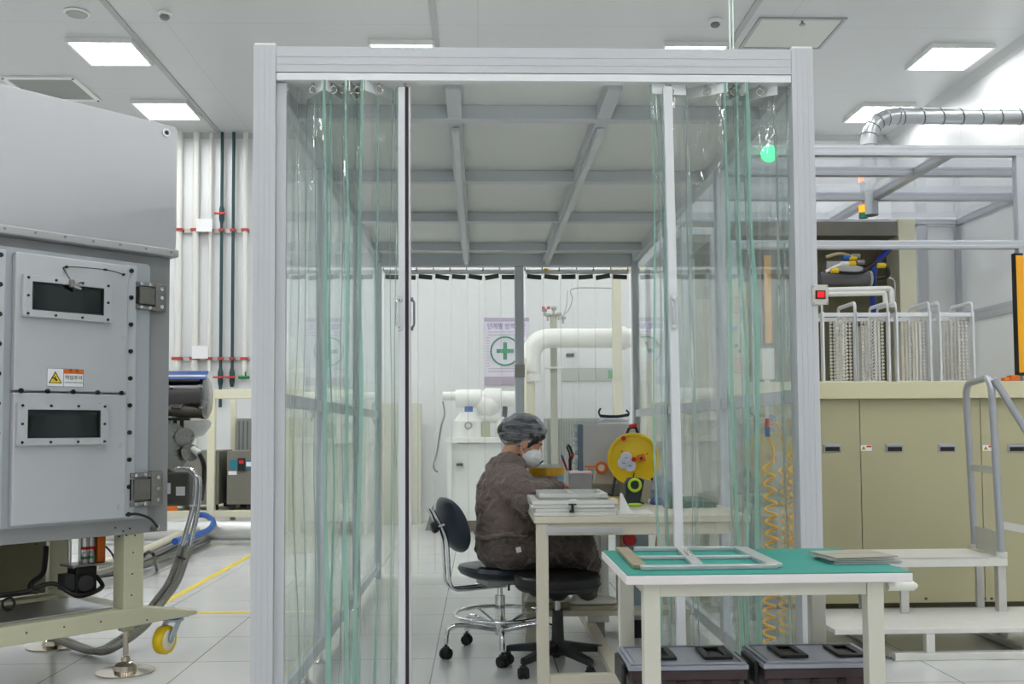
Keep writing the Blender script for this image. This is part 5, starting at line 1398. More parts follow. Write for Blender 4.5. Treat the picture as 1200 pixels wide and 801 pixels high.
MB().box(lg0+lgw+.0005, ix1-.061, IY0+.01, IY0+.05, .06, .10).build('stretcher', IB, wb, bevel=.002)
MB().box(lg0+lgw+.0005, ix1-.061, IY1-.05, IY1-.01, .06, .10).build('stretcher', IB, wb, bevel=.002)
xs3 = WZ(727, 790, .1).x
MB().box(xs3-.03, xs3+.03, IY0+.051, IY1-.051, .065, .098).build('stretcher', IB, wb, bevel=.002)
MB().box(lg0+lgw+.0005, ix1-.061, 5.32, 5.36, .065, .099).build('stretcher', IB, wb, bevel=.002) if False else None
# foot rest bar the worker's shoes stand on
MB().box(lg0+.0, ix1-.061, 5.26, 5.40, .17, .2).build('foot_rest', IB, wb, bevel=.002)
MB().box(lg0+.0, lg0+.05, 5.30, 5.345, .0, .169).box(ix1-.11, ix1-.061, 5.30, 5.345, .0, .169).build('foot_rest_post', IB, wb, bevel=.002)
# drawer slide strip under the top
a = W(640, 619, IY0+.008); b = W(730, 620, IY0+.008)
MB().box(a.x, b.x, IY0+.004, IY0+.0115, a.z-.02, a.z+.002).box(a.x, a.x+.03, IY0+.002, IY0+.0035, a.z-.028, a.z+.012).build('slide_rail', SILV, wb, bevel=.001)
# white pedestal & fan unit further back under the bench
t = thing('white_pedestal', 'white ribbed pedestal unit standing under the far end of the workbench', 'cabinet', (.66, 5.6, 0))
MB().box(.58, .70, 5.45, 5.8, .101, .70).build('body', WHITE, t, bevel=.004)
mb = MB()
for k in range(3): mb.box(.592+.032*k, .612+.032*k, 5.442, 5.449, .12, .68)
mb.build('front_rib', WHITE, t, each=True)
MB().box(.6, .68, 5.5, 5.75, 0, .1).build('plinth', DARKST, t)
t = thing('air_unit', 'small blue grey unit with a red knob under the workbench', 'machine', (.84, 5.6, 0))
MB().box(.77, .93, 5.5, 5.7, .1, .71).build('housing', mat('unit_blue_grey', (150, 168, 180), .45), t, bevel=.01)
p = W(738, 632, 5.49); MB().lathe([(.03, 0), (.036, .01), (.03, .02), (0, .022)], (p.x, 5.499, p.z), axis=(0, -1, 0), n=20).build('red_knob', RED, t)
MB().box(.78, .92, 5.52, 5.68, 0, .0995).build('foot', BLACK, t)
p = W(729, 660, 5.46)
solo('orange_tube', MB().tube(smooth_path([W(728, 627, 5.42), W(728, 640, 5.42), W(730, 680, 5.42), WZ(731, 700, .03)+Vector((0, -.7, 0))]), .006, n=8), ORANGE, 'thin orange tube hanging beside the red knob unit', 'tube')
solo('orange_tube', MB().tube(smooth_path([W(771, 627, 5.42), W(769, 642, 5.42), W(772, 690, 5.42)]), .006, n=8), ORANGE, 'thin orange tube hanging right of the red knob unit', 'tube')

# stack of aluminium frames
GRP = 'aluminium frames stacked on the workbench'
FM = mat('stacked_frame_alu', (222, 222, 220), .36, .2, var=.08, scale=20)
def rectframe(x0, x1, y0, y1, z, h, w, lab, rz=0, m=FM, mid=True):
    mb = MB(); mb.box(x0, x1, y0, y0+w, z, z+h).box(x0, x1, y1-w, y1, z, z+h).box(x0, x0+w, y0+w, y1-w, z, z+h).box(x1-w, x1, y0+w, y1-w, z, z+h)
    if mid: mb.box((x0+x1)/2-w/2, (x0+x1)/2+w/2, y0+w, y1-w, z+h*.1, z+h*.9)
    if rz:
        c = Vector(((x0+x1)/2, (y0+y1)/2, 0)); Rm = Matrix.Rotation(rz, 3, 'Z'); mb.v = [c+Rm @ (v_-c) for v_ in mb.v]
    return solo('aluminium_frame', mb, m, lab, 'metal frame', GRP, bevel=.0015)
fz = iz+.001
X0, X1 = W(626, 600, IY0+.03).x, W(722, 600, IY0+.03).x
ord_ = ['bottom', 'second', 'third', 'fourth', 'fifth', 'sixth', 'topmost']
offs = [(.0, .0, 0), (.004, -.01, .01), (-.01, .004, -.008), (.012, .0, .012), (-.03, .012, .0), (.02, -.006, -.01)]
hh_ = .0155
for k in range(4):
    dx, dy, rz = offs[k]
    rectframe(X0+dx-(.02 if k == 3 else 0), X1+dx*.5, IY0+.03+abs(dy), IY0+.46+dy, fz+k*(hh_+.0012), hh_, .028, '%s aluminium frame in the flat stack on the workbench' % ['bottom', 'second lowest', 'third lowest', 'fourth lowest'][k], rz)
zz = fz+4*(hh_+.0012)
p0 = W(632, 583, IY0+.18); p1 = W(712, 583, IY0+.18)
rectframe(p0.x, p1.x, IY0+.18, IY0+.50, zz, .020, .022, 'long narrow aluminium frame lying on top of the flat stack', 0.0)
a = W(671, 600, IY0+.02)
solo('black_clamp', MB().cbox((a.x, IY0+.022, fz+.05), (.035, .012, .006)).cbox((a.x, IY0+.022, fz+.035), (.012, .012, .03)).cbox((a.x-.003, IY0+.022, fz+.02), (.02, .012, .012)), BLACK, 'small black spring clamp gripping the front of the frame stack', 'clamp', bevel=.002)
a = W(716, 581, IY0+.2)
solo('yellow_label_block', MB().prism([(a.x-.012, a.z-.0), (a.x+.03, a.z-.012), (a.x+.03, a.z-.03), (a.x-.012, a.z-.03)], .05, 'XZ', IY0+.16), YEL, 'small yellow block at the right end of the frame stack', 'block')
# acrylic box with pink top
a = W(667, 552, 4.86); b = W(692, 576, 4.86)
t = thing('parts_case', 'cloudy clear plastic case with pinkish lid standing on the bench by the hands', 'case', ((a.x+b.x)/2, 4.85, iz))
MB().box(a.x, b.x, 4.80, 4.90, iz+.001, a.z-.008).build('case_body', film('cloudy_acrylic', (225, 225, 228), .8, ior=1.45, rough=.2, haze=.5, hazec=(205, 205, 207), bump=.4, bscale=30), t, bevel=.003)
MB().box(a.x-.002, b.x+.002, 4.798, 4.902, a.z-.0075, a.z).build('lid', mat('pinkish_lid', (224, 198, 200), .4), t, bevel=.002)
# tape rolls by the worker
def roll(name, px0, px1, py0, py1, Y, m, lab, cat='tape roll', z0=None, hole=.55):
    a = W(px0, py0, Y); b = W(px1, py1, Y); r = (b.x-a.x)/2; zb_ = b.z if z0 is None else z0
    mb = MB().lathe([(r*hole, 0), (r, 0), (r, a.z-zb_), (r*hole, a.z-zb_), (r*hole, 0)], ((a.x+b.x)/2, Y, zb_), n=36, cap=False)
    return solo(name, mb, m, lab, cat, 'rolls stacked beside the worker'), (a, b)
zr = zz+.001
zsup = W(640, 566, 5.35).z
t = thing('turntable_stand', 'low white turntable under the stacked rolls beside the worker', 'stand', (W(645, 560, 5.35).x, 5.35, iz))
MB().lathe([(.11, 0), (.11, .012), (.03, .02), (.03, zsup-iz-.012), (.12, zsup-iz-.01), (.12, zsup-iz-.001)], (W(645, 560, 5.35).x, 5.35, iz+.0005), n=32).build('stand_body', WHITE, t)
roll('blue_roll', 630, 661, 557, 565, 5.35, mat('pale_blue_roll', (110, 165, 215), .5), 'pale blue film roll under the amber one beside the worker', z0=zsup)
zz1 = W(640, 557, 5.35).z+.001
roll('amber_tape_roll', 619, 661, 547.5, 557, 5.35, mat('amber_film', (196, 150, 30), .35, var=.06, scale=20), 'amber polyimide film roll stacked beside the worker', z0=zz1, hole=.6)
zz2 = W(640, 547.5, 5.35).z+.001
roll('clear_roll_cover', 622, 660, 544, 547.3, 5.35, film('clear_cover', (240, 243, 245), .9, haze=.3), 'thin clear cover lying on the amber roll', 'cover', z0=zz2, hole=.1)
p = W(629, 544, 5.3)
t = thing('blue_clip', 'small blue clip and pen lying on top of the amber roll', 'clip', (p.x, 5.3, p.z-.006))
MB().cbox((p.x-.012, 5.3, p.z+.004), (.03, .03, .012)).build('clip_body', BLUE, t, bevel=.003)
MB().bar((p.x+.008, 5.3, p.z+.0), (p.x+.035, 5.3, p.z+.02), .009, .009).build('clip_lever', mat('dark_blue', (30, 50, 90), .4), t)
# tool holder: cup with pliers and pens
pc = W(668, 558, 5.4); cxx = pc.x+.012
t = thing('tool_cup', 'small white cup standing on the bench behind the plastic case', 'cup', (cxx, 5.4, iz))
ct = W(668, 551, 5.4).z
MB().lathe([(.034, 0), (.036, ct-iz), (.032, ct-iz), (.031, .006), (0, .006)], (cxx, 5.4, iz+.0005), n=24, cap=False).build('cup_body', WHITE, t)
def stick(name, x0, y0, x1, y1, m, lab, cat, r=.006, tipm=None, dy=0):
    a = W(x0, y0, 5.4+dy); b = W(x1, y1, 5.4+dy); t = thing(name, lab, cat, b)
    MB().tube([b, a], [r*.8, r], n=10).build('shaft', m, t)
    if tipm: MB().tube([a, a+(a-b).normalized()*.02], [r, r*.8], n=10).build('cap', tipm, t)
    return t, a, b
stick('marker_pen', 659.5, 537, 666, 553, mat('marker_magenta', (170, 30, 70), .4), 'red marker pen with a blue cap in the tool cup', 'pen', .007, BLUE, -.01)
t, a, b = stick('pliers', 668, 537, 668, 553, BLACK, 'pliers with black and red handles sticking out of the tool cup', 'pliers', .010)
MB().tube(smooth_path([W(668, 537, 5.4), W(667, 530, 5.4), W(664, 523, 5.4)]), .005, n=8).build('handle', BLACK, t)
MB().tube(smooth_path([W(669, 538, 5.4), W(671, 533, 5.4), W(668, 524, 5.4), W(665, 521, 5.4)]), .007, n=8).build('handle', BLACK, t)
MB().tube(smooth_path([W(670.5, 535, 5.395), W(671.5, 532, 5.395)]), .009, n=8).build('red_grip', RED, t)
# grey cabinet at the back of the bench
YQ = 5.75
a = W(677, 497, YQ); b = W(748, 497, YQ)
t = thing('control_box', 'pale grey metal control box with a blue grey side at the back of the bench', 'control box', ((a.x+b.x)/2, YQ+.09, iz))
MB().box(a.x+.03, b.x, YQ, YQ+.19, iz+.11, a.z).build('box_body', mat('control_box_grey', (186, 186, 190), .42), t, bevel=.003)
MB().box(a.x, a.x+.029, YQ, YQ+.19, iz+.11, a.z-.0).build('side_cheek', mat('cheek_blue_grey', (98, 118, 136), .42), t, bevel=.002)
s = MB()
for k in range(5):
    zq = a.z-.035-.052*k; s.cbox((a.x-.016, YQ+.03, zq), (.03, .03, .022)).cbox((a.x-.022, YQ+.013, zq-.018), (.008, .004, .014))
s.build('side_connector', mat('connector_white', (206, 208, 210), .4), t, bevel=.002, each=True)
MB().box(a.x+.0, b.x, YQ+.01, YQ+.18, iz+.0005, iz+.109).build('support_shelf', mat('shelf_grey', (150, 148, 140), .45), t)
# papers + goggles on the control box
pb = W(703, 496, YQ+.1); pt_ = W(735, 489, YQ+.1)
for k in range(3):
    solo('paper_tray', MB().box(pb.x+.004*k, pt_.x-.003*k, YQ+.02, YQ+.18, a.z+.001+.012*k, a.z+.011+.012*k), PAPER if k != 1 else mat('tray_grey', (200, 202, 206), .5), ['lowest white stacked tray on the control box', 'middle grey stacked tray on the control box', 'top white stacked tray on the control box'][k], 'tray', 'trays stacked on the control box', bevel=.002)
zt9 = a.z+.037
t = thing('safety_goggles', 'dark framed safety goggles with raised arms lying on the trays', 'goggles', ((pb.x+pt_.x)/2, YQ+.08, zt9))
g0, g1 = W(703, 490, YQ+.08), W(736, 489, YQ+.08)
MB().tube(smooth_path([(g0.x+.0, YQ+.06, zt9+.012), ((g0.x*2+g1.x)/3, YQ+.05, zt9+.008), ((g0.x+g1.x*2)/3, YQ+.05, zt9+.009), (g1.x, YQ+.06, zt9+.018)]), .009, n=8).build('lens_band', mat('navy_lens', (34, 38, 62), .2), t)
MB().tube(smooth_path([(g0.x, YQ+.06, zt9+.012), (g0.x-.006, YQ+.08, zt9+.035), (g0.x+.006, YQ+.1, zt9+.055)]), .006, n=8).tube(smooth_path([(g1.x, YQ+.06, zt9+.018), (g1.x+.004, YQ+.08, zt9+.03), (g1.x-.006, YQ+.1, zt9+.045)]), .006, n=8).build('temple_arm', BLACK, t)
# tape dispenser box with orange ring
YO = 5.6
a = W(697, 544, YO); b = W(716, 567, YO)
t = thing('dispenser_box', 'sloped putty coloured dispenser with an orange ringed dial beside the yellow reel', 'dispenser', ((a.x+b.x)/2, YO, iz))
MB().prism([(W(696, 567, YO).x, b.z), (W(724, 567, YO).x, b.z), (W(722, 545, YO).x, W(722, 545, YO).z), (W(700, 545, YO).x, W(700, 545, YO).z)], .1, 'XZ', YO).build('box_body', mat('putty', (190, 180, 164), .5), t, bevel=.004)
MB().box(W(693, 567, YO).x, W(726, 567, YO).x, YO-.005, YO+.105, iz+.0005, b.z-.0005).build('drawer_base', mat('drawer_grey', (130, 126, 116), .5), t, bevel=.002)
p = W(704.5, 547.5, YO-.001); MB().torus((p.x, YO-.010, p.z), .027, .009, axis=(0, 1, 0), n=28).build('orange_ring', ORANGE, t)
MB().cyl((p.x, YO-.0005, p.z), (p.x, YO-.012, p.z), .020, n=20).build('dial_face', WHITE, t)
a = W(684, 546, YO); b = W(697, 548, YO)
solo('orange_tool', MB().box(a.x, b.x, YO-.06, YO-.04, a.z-.004, a.z+.004).box(a.x+.02, a.x+.028, YO-.06, YO-.04, iz+.0005, a.z-.0041), ORANGE, 'small orange handled tool left of the putty dispenser', 'tool', bevel=.002)
# yellow cable reel
YRr = 5.50
c = W(742.5, 537, YRr); rr = 30.5*YRr/1167
ax = Vector((-.18, -.98, -.06)).normalized()
t = thing('cable_reel', 'round yellow cable reel with a black stand and red carrying handle on the bench', 'cable reel', (c.x, YRr, iz))
d = MB().lathe([(0, .034), (rr*.3, .034), (rr*.34, .03), (rr*.86, .03), (rr*.9, .038), (rr*.985, .038), (rr, .028), (rr, .0), (rr*.97, -.005), (rr*.5, -.01), (0, -.01)], c, axis=ax, n=56, cap=False).build('reel_disc', YEL, t)
MB().lathe([(rr*.6, -.08), (rr*.6, -.0105)], c, axis=ax, n=40).build('drum', BLACK, t)
MB().lathe([(0, -.1), (rr*.95, -.1), (rr*.95, -.085), (0, -.085)], c, axis=ax, n=48, cap=False).build('rear_disc', YEL, t)
side_ = ax.cross(Vector((0, 0, 1))).normalized(); upv = side_.cross(ax).normalized()
if upv.z < 0: upv = -upv
if side_.x < 0: side_ = -side_
def onr(u, v, o=.035): return c+side_*(u*rr)+upv*(v*rr)+ax*o
so = MB()
for (u, v, q) in ((-.27, .06, 0), (-.38, -.14, 1), (-.13, -.25, 2)):
    so.lathe([(0, .0), (.032, .0), (.032, .008), (.024, .010), (.024, .004), (0, .004)], onr(u, v, .0345), axis=ax, n=22, cap=False)
so.build('socket_outlet', mat('socket_white', (214, 218, 232), .4), t, each=True)
s2 = MB()
for (u, v) in ((-.27, .06), (-.38, -.14), (-.13, -.25)):
    for k in (-1, 1): s2.cyl(onr(u+.03*k, v, .041), onr(u+.03*k, v, .046), .003, n=8)
s2.build('socket_hole', BLACK, t, each=True)
mb = MB(); a = onr(.26, .18, .045); b_ = onr(.34, -.08, .045); mb.bar(a, b_, .045, .022, up=ax); mb.build('orange_switch', ORANGE, t, bevel=.006)
mb = MB(); a = onr(.28, .1, .06); b_ = onr(.32, -.0, .06); mb.bar(a, b_, .016, .008, up=ax); mb.build('switch_rocker', mat('dark_rocker', (90, 50, 20), .4), t, bevel=.002)
s = MB()
for (u, v, r) in ((.02, 0, .013), (-.36, .80, .013)): s.cyl(onr(u, v, .03), onr(u, v, .052), r, n=16)
s.build('red_boss', RED, t, each=True)
s = MB()
for (u, v) in ((-.44, .3), (.02, -.55), (0, -.62), (-.02, -.68), (.52, .2)): s.cyl(onr(u, v, .031), onr(u, v, .036), .004, n=8)
s.build('rivet', SCREW, t, each=True)
# stand
def leg_path(pts): return smooth_path([W(x, y, Y) for x, y, Y in pts])
hb1 = W(741, 500, YRr+.06); 
MB().tube(round_path([W(734, 511, YRr+.05), W(737, 501, YRr+.05), W(745, 500, YRr+.05), W(748, 510, YRr+.05)], .015), .008, n=10).build('handle_bracket', BLACK, t)
MB().tube([W(737, 500, YRr+.05), W(746, 497.5, YRr+.05)], .011, n=12).build('red_handle', RED, t)
f1 = W(717, 575, YRr); f1.z = iz+.008
MB().tube([W(737, 512, YRr+.08), W(722, 553, YRr+.03), f1, f1+Vector((0, .12, 0))], .008, n=10).tube([W(746, 512, YRr+.08), Vector((c.x+.14, YRr+.05, iz+.008)), Vector((c.x+.14, YRr+.17, iz+.008))], .008, n=10).build('stand_leg', BLACK, t)
# dark tape dispenser with lime ring
YT = 4.95
a = W(733, 560, YT); b = W(755, 592, YT)
t = thing('tape_dispenser', 'dark tape dispenser with a lime green ring at the reel foot', 'tape dispenser', ((a.x+b.x)/2, YT, iz))
MB().prism([(a.x, iz+.001), (b.x, iz+.001), (b.x+.01, a.z-.02), (b.x-.01, a.z+.0), (a.x+.02, a.z+.0), (a.x, a.z-.03)], .08, 'XZ', YT).build('dispenser_body', mat('charcoal_plastic', (44, 48, 54), .5), t, bevel=.006)
p = W(743.5, 568, YT)
MB().torus((p.x, YT-.010, p.z), .028, .0075, axis=(0, 1, 0), n=30).build('lime_ring', mat('lime', (178, 214, 50), .4), t)
MB().cyl((p.x, YT-.0005, p.z), (p.x, YT-.016, p.z), .018, n=20).build('hub', BLACK, t)
p = W(744, 590, YT-.12)
solo('lime_tape_ring', MB().torus((p.x, YT-.13, iz+.009), .028, .007, n=30), mat('lime', (178, 214, 50), .4), 'lime green ring lying flat on the bench below the tape dispenser', 'tape ring')
# metal block leaning
a = W(757, 572, YT)
mb = MB().cbox((a.x+.0, YT+.02, iz+.066), (.04, .06, .115), Euler((0, R(12), 0)))
solo('metal_block', mb, mat('block_gold_grey', (160, 150, 130), .35, .5), 'upright grey gold metal block leaning right of the tape dispenser', 'metal block', bevel=.002)
# crumpled wrap
def crumple(name, c, r, m, lab, cat, seed, n=26):
    mb = MB(); mb.ell(c, r, n=n, m=n//2)
    cc = Vector(c); vs = []
    for v_ in mb.v:
        d_ = v_-cc; k = 1+.35*noise.noise(d_*22+Vector((seed, 0, 0)))+.18*noise.noise(d_*55+Vector((seed, 3, 0)))
        q_ = cc+d_*k; q_.z = max(q_.z, iz+.001); vs.append(q_)
    mb.v = vs
    return solo(name, mb, m, lab, cat)
WRAP = film('crumpled_wrap', (225, 232, 240), .8, ior=1.5, rough=.12, haze=.55, hazec=(190, 198, 212), bump=1.0, bscale=50)
p = W(776, 580, 5.05); crumple('plastic_wrap', (p.x, 5.05, iz+.06), (.062, .05, .075), WRAP, 'crumpled bluish clear plastic wrap heaped beside the tape dispenser', 'plastic wrap', 4)
p = W(769, 592, 4.95); crumple('blue_cloth', (p.x, 4.93, iz+.015), (.035, .03, .018), mat('blue_cloth_m', (60, 84, 140), .7), 'small crumpled blue cloth under the plastic wrap', 'cloth', 9, 18)
p = W(785, 578, 4.7); crumple('green_film', (p.x+.02, 4.72, iz+.03), (.05, .05, .05), film('green_film_m', (190, 225, 215), .8, haze=.4, hazec=(150, 175, 165), bump=.8, bscale=40), 'crumpled pale green film near the glass wall on the bench', 'film', 2)
p = W(771, 562, 5.2); solo('wire_coil', MB().torus((p.x+.01, 5.2, p.z-.01), .03, .004, axis=(.3, 1, .2), n=24).torus((p.x+.012, 5.21, p.z-.012), .036, .004, axis=(.1, 1, .4), n=24).tube(smooth_path([(p.x+.01, 5.2, iz+.004), (p.x+.03, 5.2, iz+.07), (p.x+.03, 5.2, p.z-.03)]), .004, n=6), BLACK, 'small coil of black wire right of the yellow reel', 'wire')
# white bracket and tray
a = W(722, 603, IY0+.12)
t = thing('white_bracket', 'white triangular bracket on a flat tray at the bench front edge', 'bracket', (a.x+.05, IY0+.14, iz))
q0, q1, q2 = W(726, 603, IY0+.12), W(739, 600, IY0+.12), W(728, 577, IY0+.12)
MB().prism([(q0.x, iz+.008), (q1.x+.005, iz+.008), (q2.x+.002, q2.z), (q2.x-.004, q2.z)], .004, 'XZ', IY0+.12).build('triangle_plate', WHITE, t)
e0, e1 = W(723, 603, IY0+.06), W(768, 603, IY0+.06)
MB().box(e0.x, e1.x, IY0+.06, IY0+.26, iz+.0005, iz+.0075).build('tray', WHITE, t, bevel=.003)
# green mat block on the bench
a = W(795, 588, 4.75); b = W(838, 605, 4.75)
solo('green_crate', MB().box(a.x, b.x, 4.72, 5.1, iz+.001, a.z).box(a.x+.01, b.x-.01, 4.73, 5.09, a.z+.0001, a.z+.004), mat('crate_green', (84, 112, 98), .5, var=.05), 'flat dark green crate on the bench next to the glass wall', 'crate', bevel=.004)
# dark bags at glass wall behind: shelf with boxes
# ------------------------------------------------------------ coiled air hoses
def coil(px, y0, y1, Y, R_, pitch, lab, head=True, xo=0):
    a = W(px, y0, Y); b = W(px, y1, Y); n = int((a.z-b.z)/pitch)
    t = thing('coiled_air_hose', lab, 'air hose', (a.x, Y, b.z), 0, 'yellow coiled air hoses')
    pts = []; m = 14
    tot = n*m
    for i in range(tot+1):
        th = 2*math.pi*i/m; f = i/tot
        rr_ = R_*(1-.25*math.sin(f*3.1)*0)
        z = a.z+(b.z-a.z)*(f**.88)
        pts.append(Vector((a.x+rr_*math.cos(th)+.01*math.sin(f*5), Y+rr_*math.sin(th), z)))
    MB().tube(pts, .0058, n=7).build('coil', mat('yellow_pu_hose', (246, 184, 8), .3), t)
    if head:
        h0 = pts[0]; h1 = Vector((a.x, Y, a.z+.10)); hh1 = Vector((a.x+.005, Y, a.z+.22))
        MB().tube(smooth_path([h0, h0.lerp(h1, .5)+Vector((.01, 0, 0)), h1]), .0048, n=8).build('hose_tail', mat('yellow_pu_hose', (246, 184, 8), .3), t)
        MB().cyl(h1, h1+Vector((0, 0, .04)), .010, n=10).build('fitting', BLUE, t)
        MB().cyl(h1+Vector((0, 0, .041)), h1+Vector((0, 0, .075)), .009, n=10).build('red_fitting', RED, t)
        MB().cyl(h1+Vector((0, 0, .076)), Vector((h1.x, h1.y, 1.25)), .008, n=10).build('air_pipe', WHITE, t)
    return t
coil(900, 540, 760, 4.08, .023, .046, 'yellow coiled air hose nearest the curtain green edge, leftmost and longest')
coil(917, 545, 742, 4.12, .015, .036, 'thin yellow coiled air hose in the middle behind the clear curtain', False)
coil(928, 525, 700, 4.06, .019, .044, 'yellow coiled air hose nearest the right curtain stile', False)
pc_ = W(899, 500, 4.08)
t = thing('air_hose_splitter', 'clear and blue air splitter with a yellow loop above the coiled hoses', 'air fitting', (pc_.x, 4.1, 1.2))
MB().tube(smooth_path([W(903, 497, 4.1), W(910, 496, 4.1), W(916, 508, 4.1), W(918, 518, 4.1)]), .0045, n=8).build('yellow_loop', mat('yellow_pu_hose', (246, 184, 8), .3), t)
p = W(901, 492, 4.11); MB().cyl(p-Vector((.0, 0, .02)), p+Vector((.02, 0, .02)), .014, n=12).build('splitter_body', mat('splitter_grey', (176, 186, 196), .3), t)
MB().torus(p+Vector((.01, -.0, .0)), .025, .003, axis=(0, 1, 0), n=20).build('clear_loop', WHITE, t)
# ------------------------------------------------------------ chrome laboratory chair
NAVY = mat('navy_vinyl', (22, 34, 50), .32, bump=.05, bscale=60)
def caster(parent, c, ang, r=.028):
    """twin wheel castor touching the floor at c"""
    a = Vector((-math.sin(ang), math.cos(ang), 0)); c = Vector((c[0], c[1], r))
    MB().lathe([(.3*r, -.024), (.9*r, -.024), (r, -.018), (r, -.006), (.8*r, -.005), (.8*r, .005), (r, .006), (r, .018), (.9*r, .024), (.3*r, .024)], c, axis=a, n=20).build('caster_wheel', RUBBER, parent)
    mb = MB(); mb.torus(c, r+.003, .006, axis=a, n=10, k=6, a0=0, a1=math.pi) if False else None
    mb = MB().cbox(c+Vector((0, 0, r*.95)), (.034, .034, .016)).cyl(c+Vector((0, 0, r*.9)), c+Vector((0, 0, r*.9+.028)), .008, n=10)
    mb.build('caster_fork', BLACK, parent, bevel=.003)
CC = Vector((.10, 5.17, 0)); crz = R(22)
ch = thing('lab_chair', 'navy vinyl chair with chrome tube base and foot ring that the worker sits on', 'chair', CC, 0)
fx = Vector((math.cos(crz), math.sin(crz), 0)); fy = Vector((-fx.y, fx.x, 0))
zs = .452
prof = [(0, -.062), (.16, -.062), (.2, -.045), (.215, -.022), (.205, -.004), (.17, .004), (.08, -.004), (0, -.008)]
sm = MB().lathe(prof, (0, 0, 0), n=40, cap=False)
sm.v = [CC+fx*(v.x*1.02)+fy*(v.y*1.0)+Vector((0, 0, zs+v.z+.012*(-v.x/.2))) for v in sm.v]
sm.build('seat', NAVY, ch)
MB().cbox(CC+Vector((0, 0, zs-.078)), (.2, .16, .028), Euler((0, 0, crz))).build('seat_plate', mat('seat_plate_grey', (176, 176, 176), .4, .4), ch, bevel=.004)
MB().tube([CC+fx*.02-fy*.07+Vector((0, 0, zs-.09)), CC-fx*.02-fy*.16+Vector((0, 0, zs-.1))], .006, n=8).build('height_lever', BLACK, ch)
MB().cyl(CC+Vector((0, 0, .10)), CC+Vector((0, 0, .30)), .026, n=20).cyl(CC+Vector((0, 0, .301)), CC+Vector((0, 0, zs-.093)), .015, n=16).build('gas_post', CHROME, ch)
mb = MB(); 
for k in range(5):
    a = R(55+72*k); d = Vector((math.cos(a), math.sin(a), 0))
    pts = round_path([CC+d*.022+Vector((0, 0, .125)), CC+d*.20+Vector((0, 0, .165)), CC+d*.285+Vector((0, 0, .16)), CC+d*.29+Vector((0, 0, .075))], .05, 6)
    MB().tube(pts, .0125, n=12).build('base_leg', CHROME, ch)
    caster(ch, CC+d*.29, a+.6)
zr_ = .205
MB().torus(CC+Vector((0, 0, zr_)), .235, .010, n=56, k=10).build('foot_ring', CHROME, ch)
mb = MB()
for k in range(4):
    a = R(30+90*k); d = Vector((math.cos(a), math.sin(a), 0)); mb.tube([CC+d*.027+Vector((0, 0, zr_-.055)), CC+d*.228+Vector((0, 0, zr_-.002))], .006, n=8)
mb.cyl(CC+Vector((0, 0, .14)), CC+Vector((0, 0, .175)), .034, n=18)
mb.build('ring_spoke', CHROME, ch)
# back frame: two tubes sweeping back and up
for s in (-1, 1):
    o = fy*(.035*s)
    pts = round_path([CC+fx*.02+o+Vector((0, 0, zs-.10)), CC-fx*.285+o+Vector((0, 0, zs-.105)), CC-fx*.30+o+Vector((0, 0, zs+.16)), CC-fx*.375+o+Vector((0, 0, zs+.30))], .06, 8)
    MB().tube(pts, .0085, n=12).build('back_tube', CHROME, ch)
# backrest pad: rounded curved shell
vs = []; fs = []; n1, n2 = 24, 14
bc = CC-fx*.285+Vector((0, 0, zs+.215))
upb = (Vector((0, 0, 1))-fx*.30).normalized(); nb = upb.cross(fy).normalized()
if nb.dot(fx) < 0: nb = -nb
bp = MB().ell((0, 0, 0), (1, 1, 1), n=36, m=18)
def se(v, e): return math.copysign(abs(v)**e, v)
bp.v = [bc+fy*(se(v.y, .8)*.175)+upb*(se(v.z, .85)*.145)+nb*(v.x*.032+ .045*(v.y**2)+.02*v.z**2) for v in bp.v]
bp.build('backrest', NAVY, ch)
pb_ = bc-nb*.035
MB().bar(pb_-fy*.05+upb*.02, pb_+fy*.05+upb*.02, .008, .05, up=nb).build('back_bracket', STEEL, ch, bevel=.003)
MB().lathe([(.01, 0), (.012, .02), (.028, .024), (.03, .045), (.02, .052), (0, .053)], pb_-nb*.004+upb*.02-fy*.02, axis=-nb, n=10).build('adjust_knob', BLACK, ch)

# ------------------------------------------------------------ black stool
SCc = Vector((.372, 4.85, 0))
st = thing('round_stool', 'round black padded stool on a five star castor base beside the bench leg', 'stool', SCc)
MB().lathe([(0, -.072), (.19, -.072), (.203, -.06), (.208, -.01), (.198, .0), (.17, .003), (0, .0)], SCc+Vector((0, 0, .452)), n=44, cap=False).build('seat', mat('black_vinyl', (20, 20, 22), .42, bump=.06, bscale=80), st)
mb = MB(); mb.torus(SCc+Vector((0, 0, .405)), .2085, .0022, n=44, k=6); mb.build('seam_piping', RUBBER, st)
MB().lathe([(.06, .37), (.05, .345), (.035, .33), (.026, .325)], SCc, n=20).build('seat_boss', BLACK, st)
MB().cyl(SCc+Vector((0, 0, .28)), SCc+Vector((0, 0, .325)), .014, n=14).build('gas_piston', STEEL, st)
MB().lathe([(.045, .075), (.04, .10), (.03, .14), (.026, .28)], SCc, n=20).build('column', BLACK, st)
for k in range(5):
    a = R(12+72*k); d = Vector((math.cos(a), math.sin(a), 0)); e_ = Vector((0, 0, 1)).cross(d)
    mb = MB(); P0 = SCc+d*.03+Vector((0, 0, .105)); P1 = SCc+d*.265+Vector((0, 0, .078))
    vs = []
    for P_, w, h in ((P0, .026, .026), (P0.lerp(P1, .5), .023, .018), (P1, .018, .014)):
        for i, j in ((-1, -1), (1, -1), (1, 1), (-1, 1)): vs.append(P_+e_*w*i+Vector((0, 0, h*j)))
    fs = [(3, 2, 1, 0), (8, 9, 10, 11)]+[(q*4+i, q*4+(i+1) % 4, q*4+4+(i+1) % 4, q*4+4+i) for q in range(2) for i in range(4)]
    mb.add(vs, fs).build('base_arm', BLACK, st, bevel=.006)
    caster(st, SCc+d*.262, a+.9, .026)

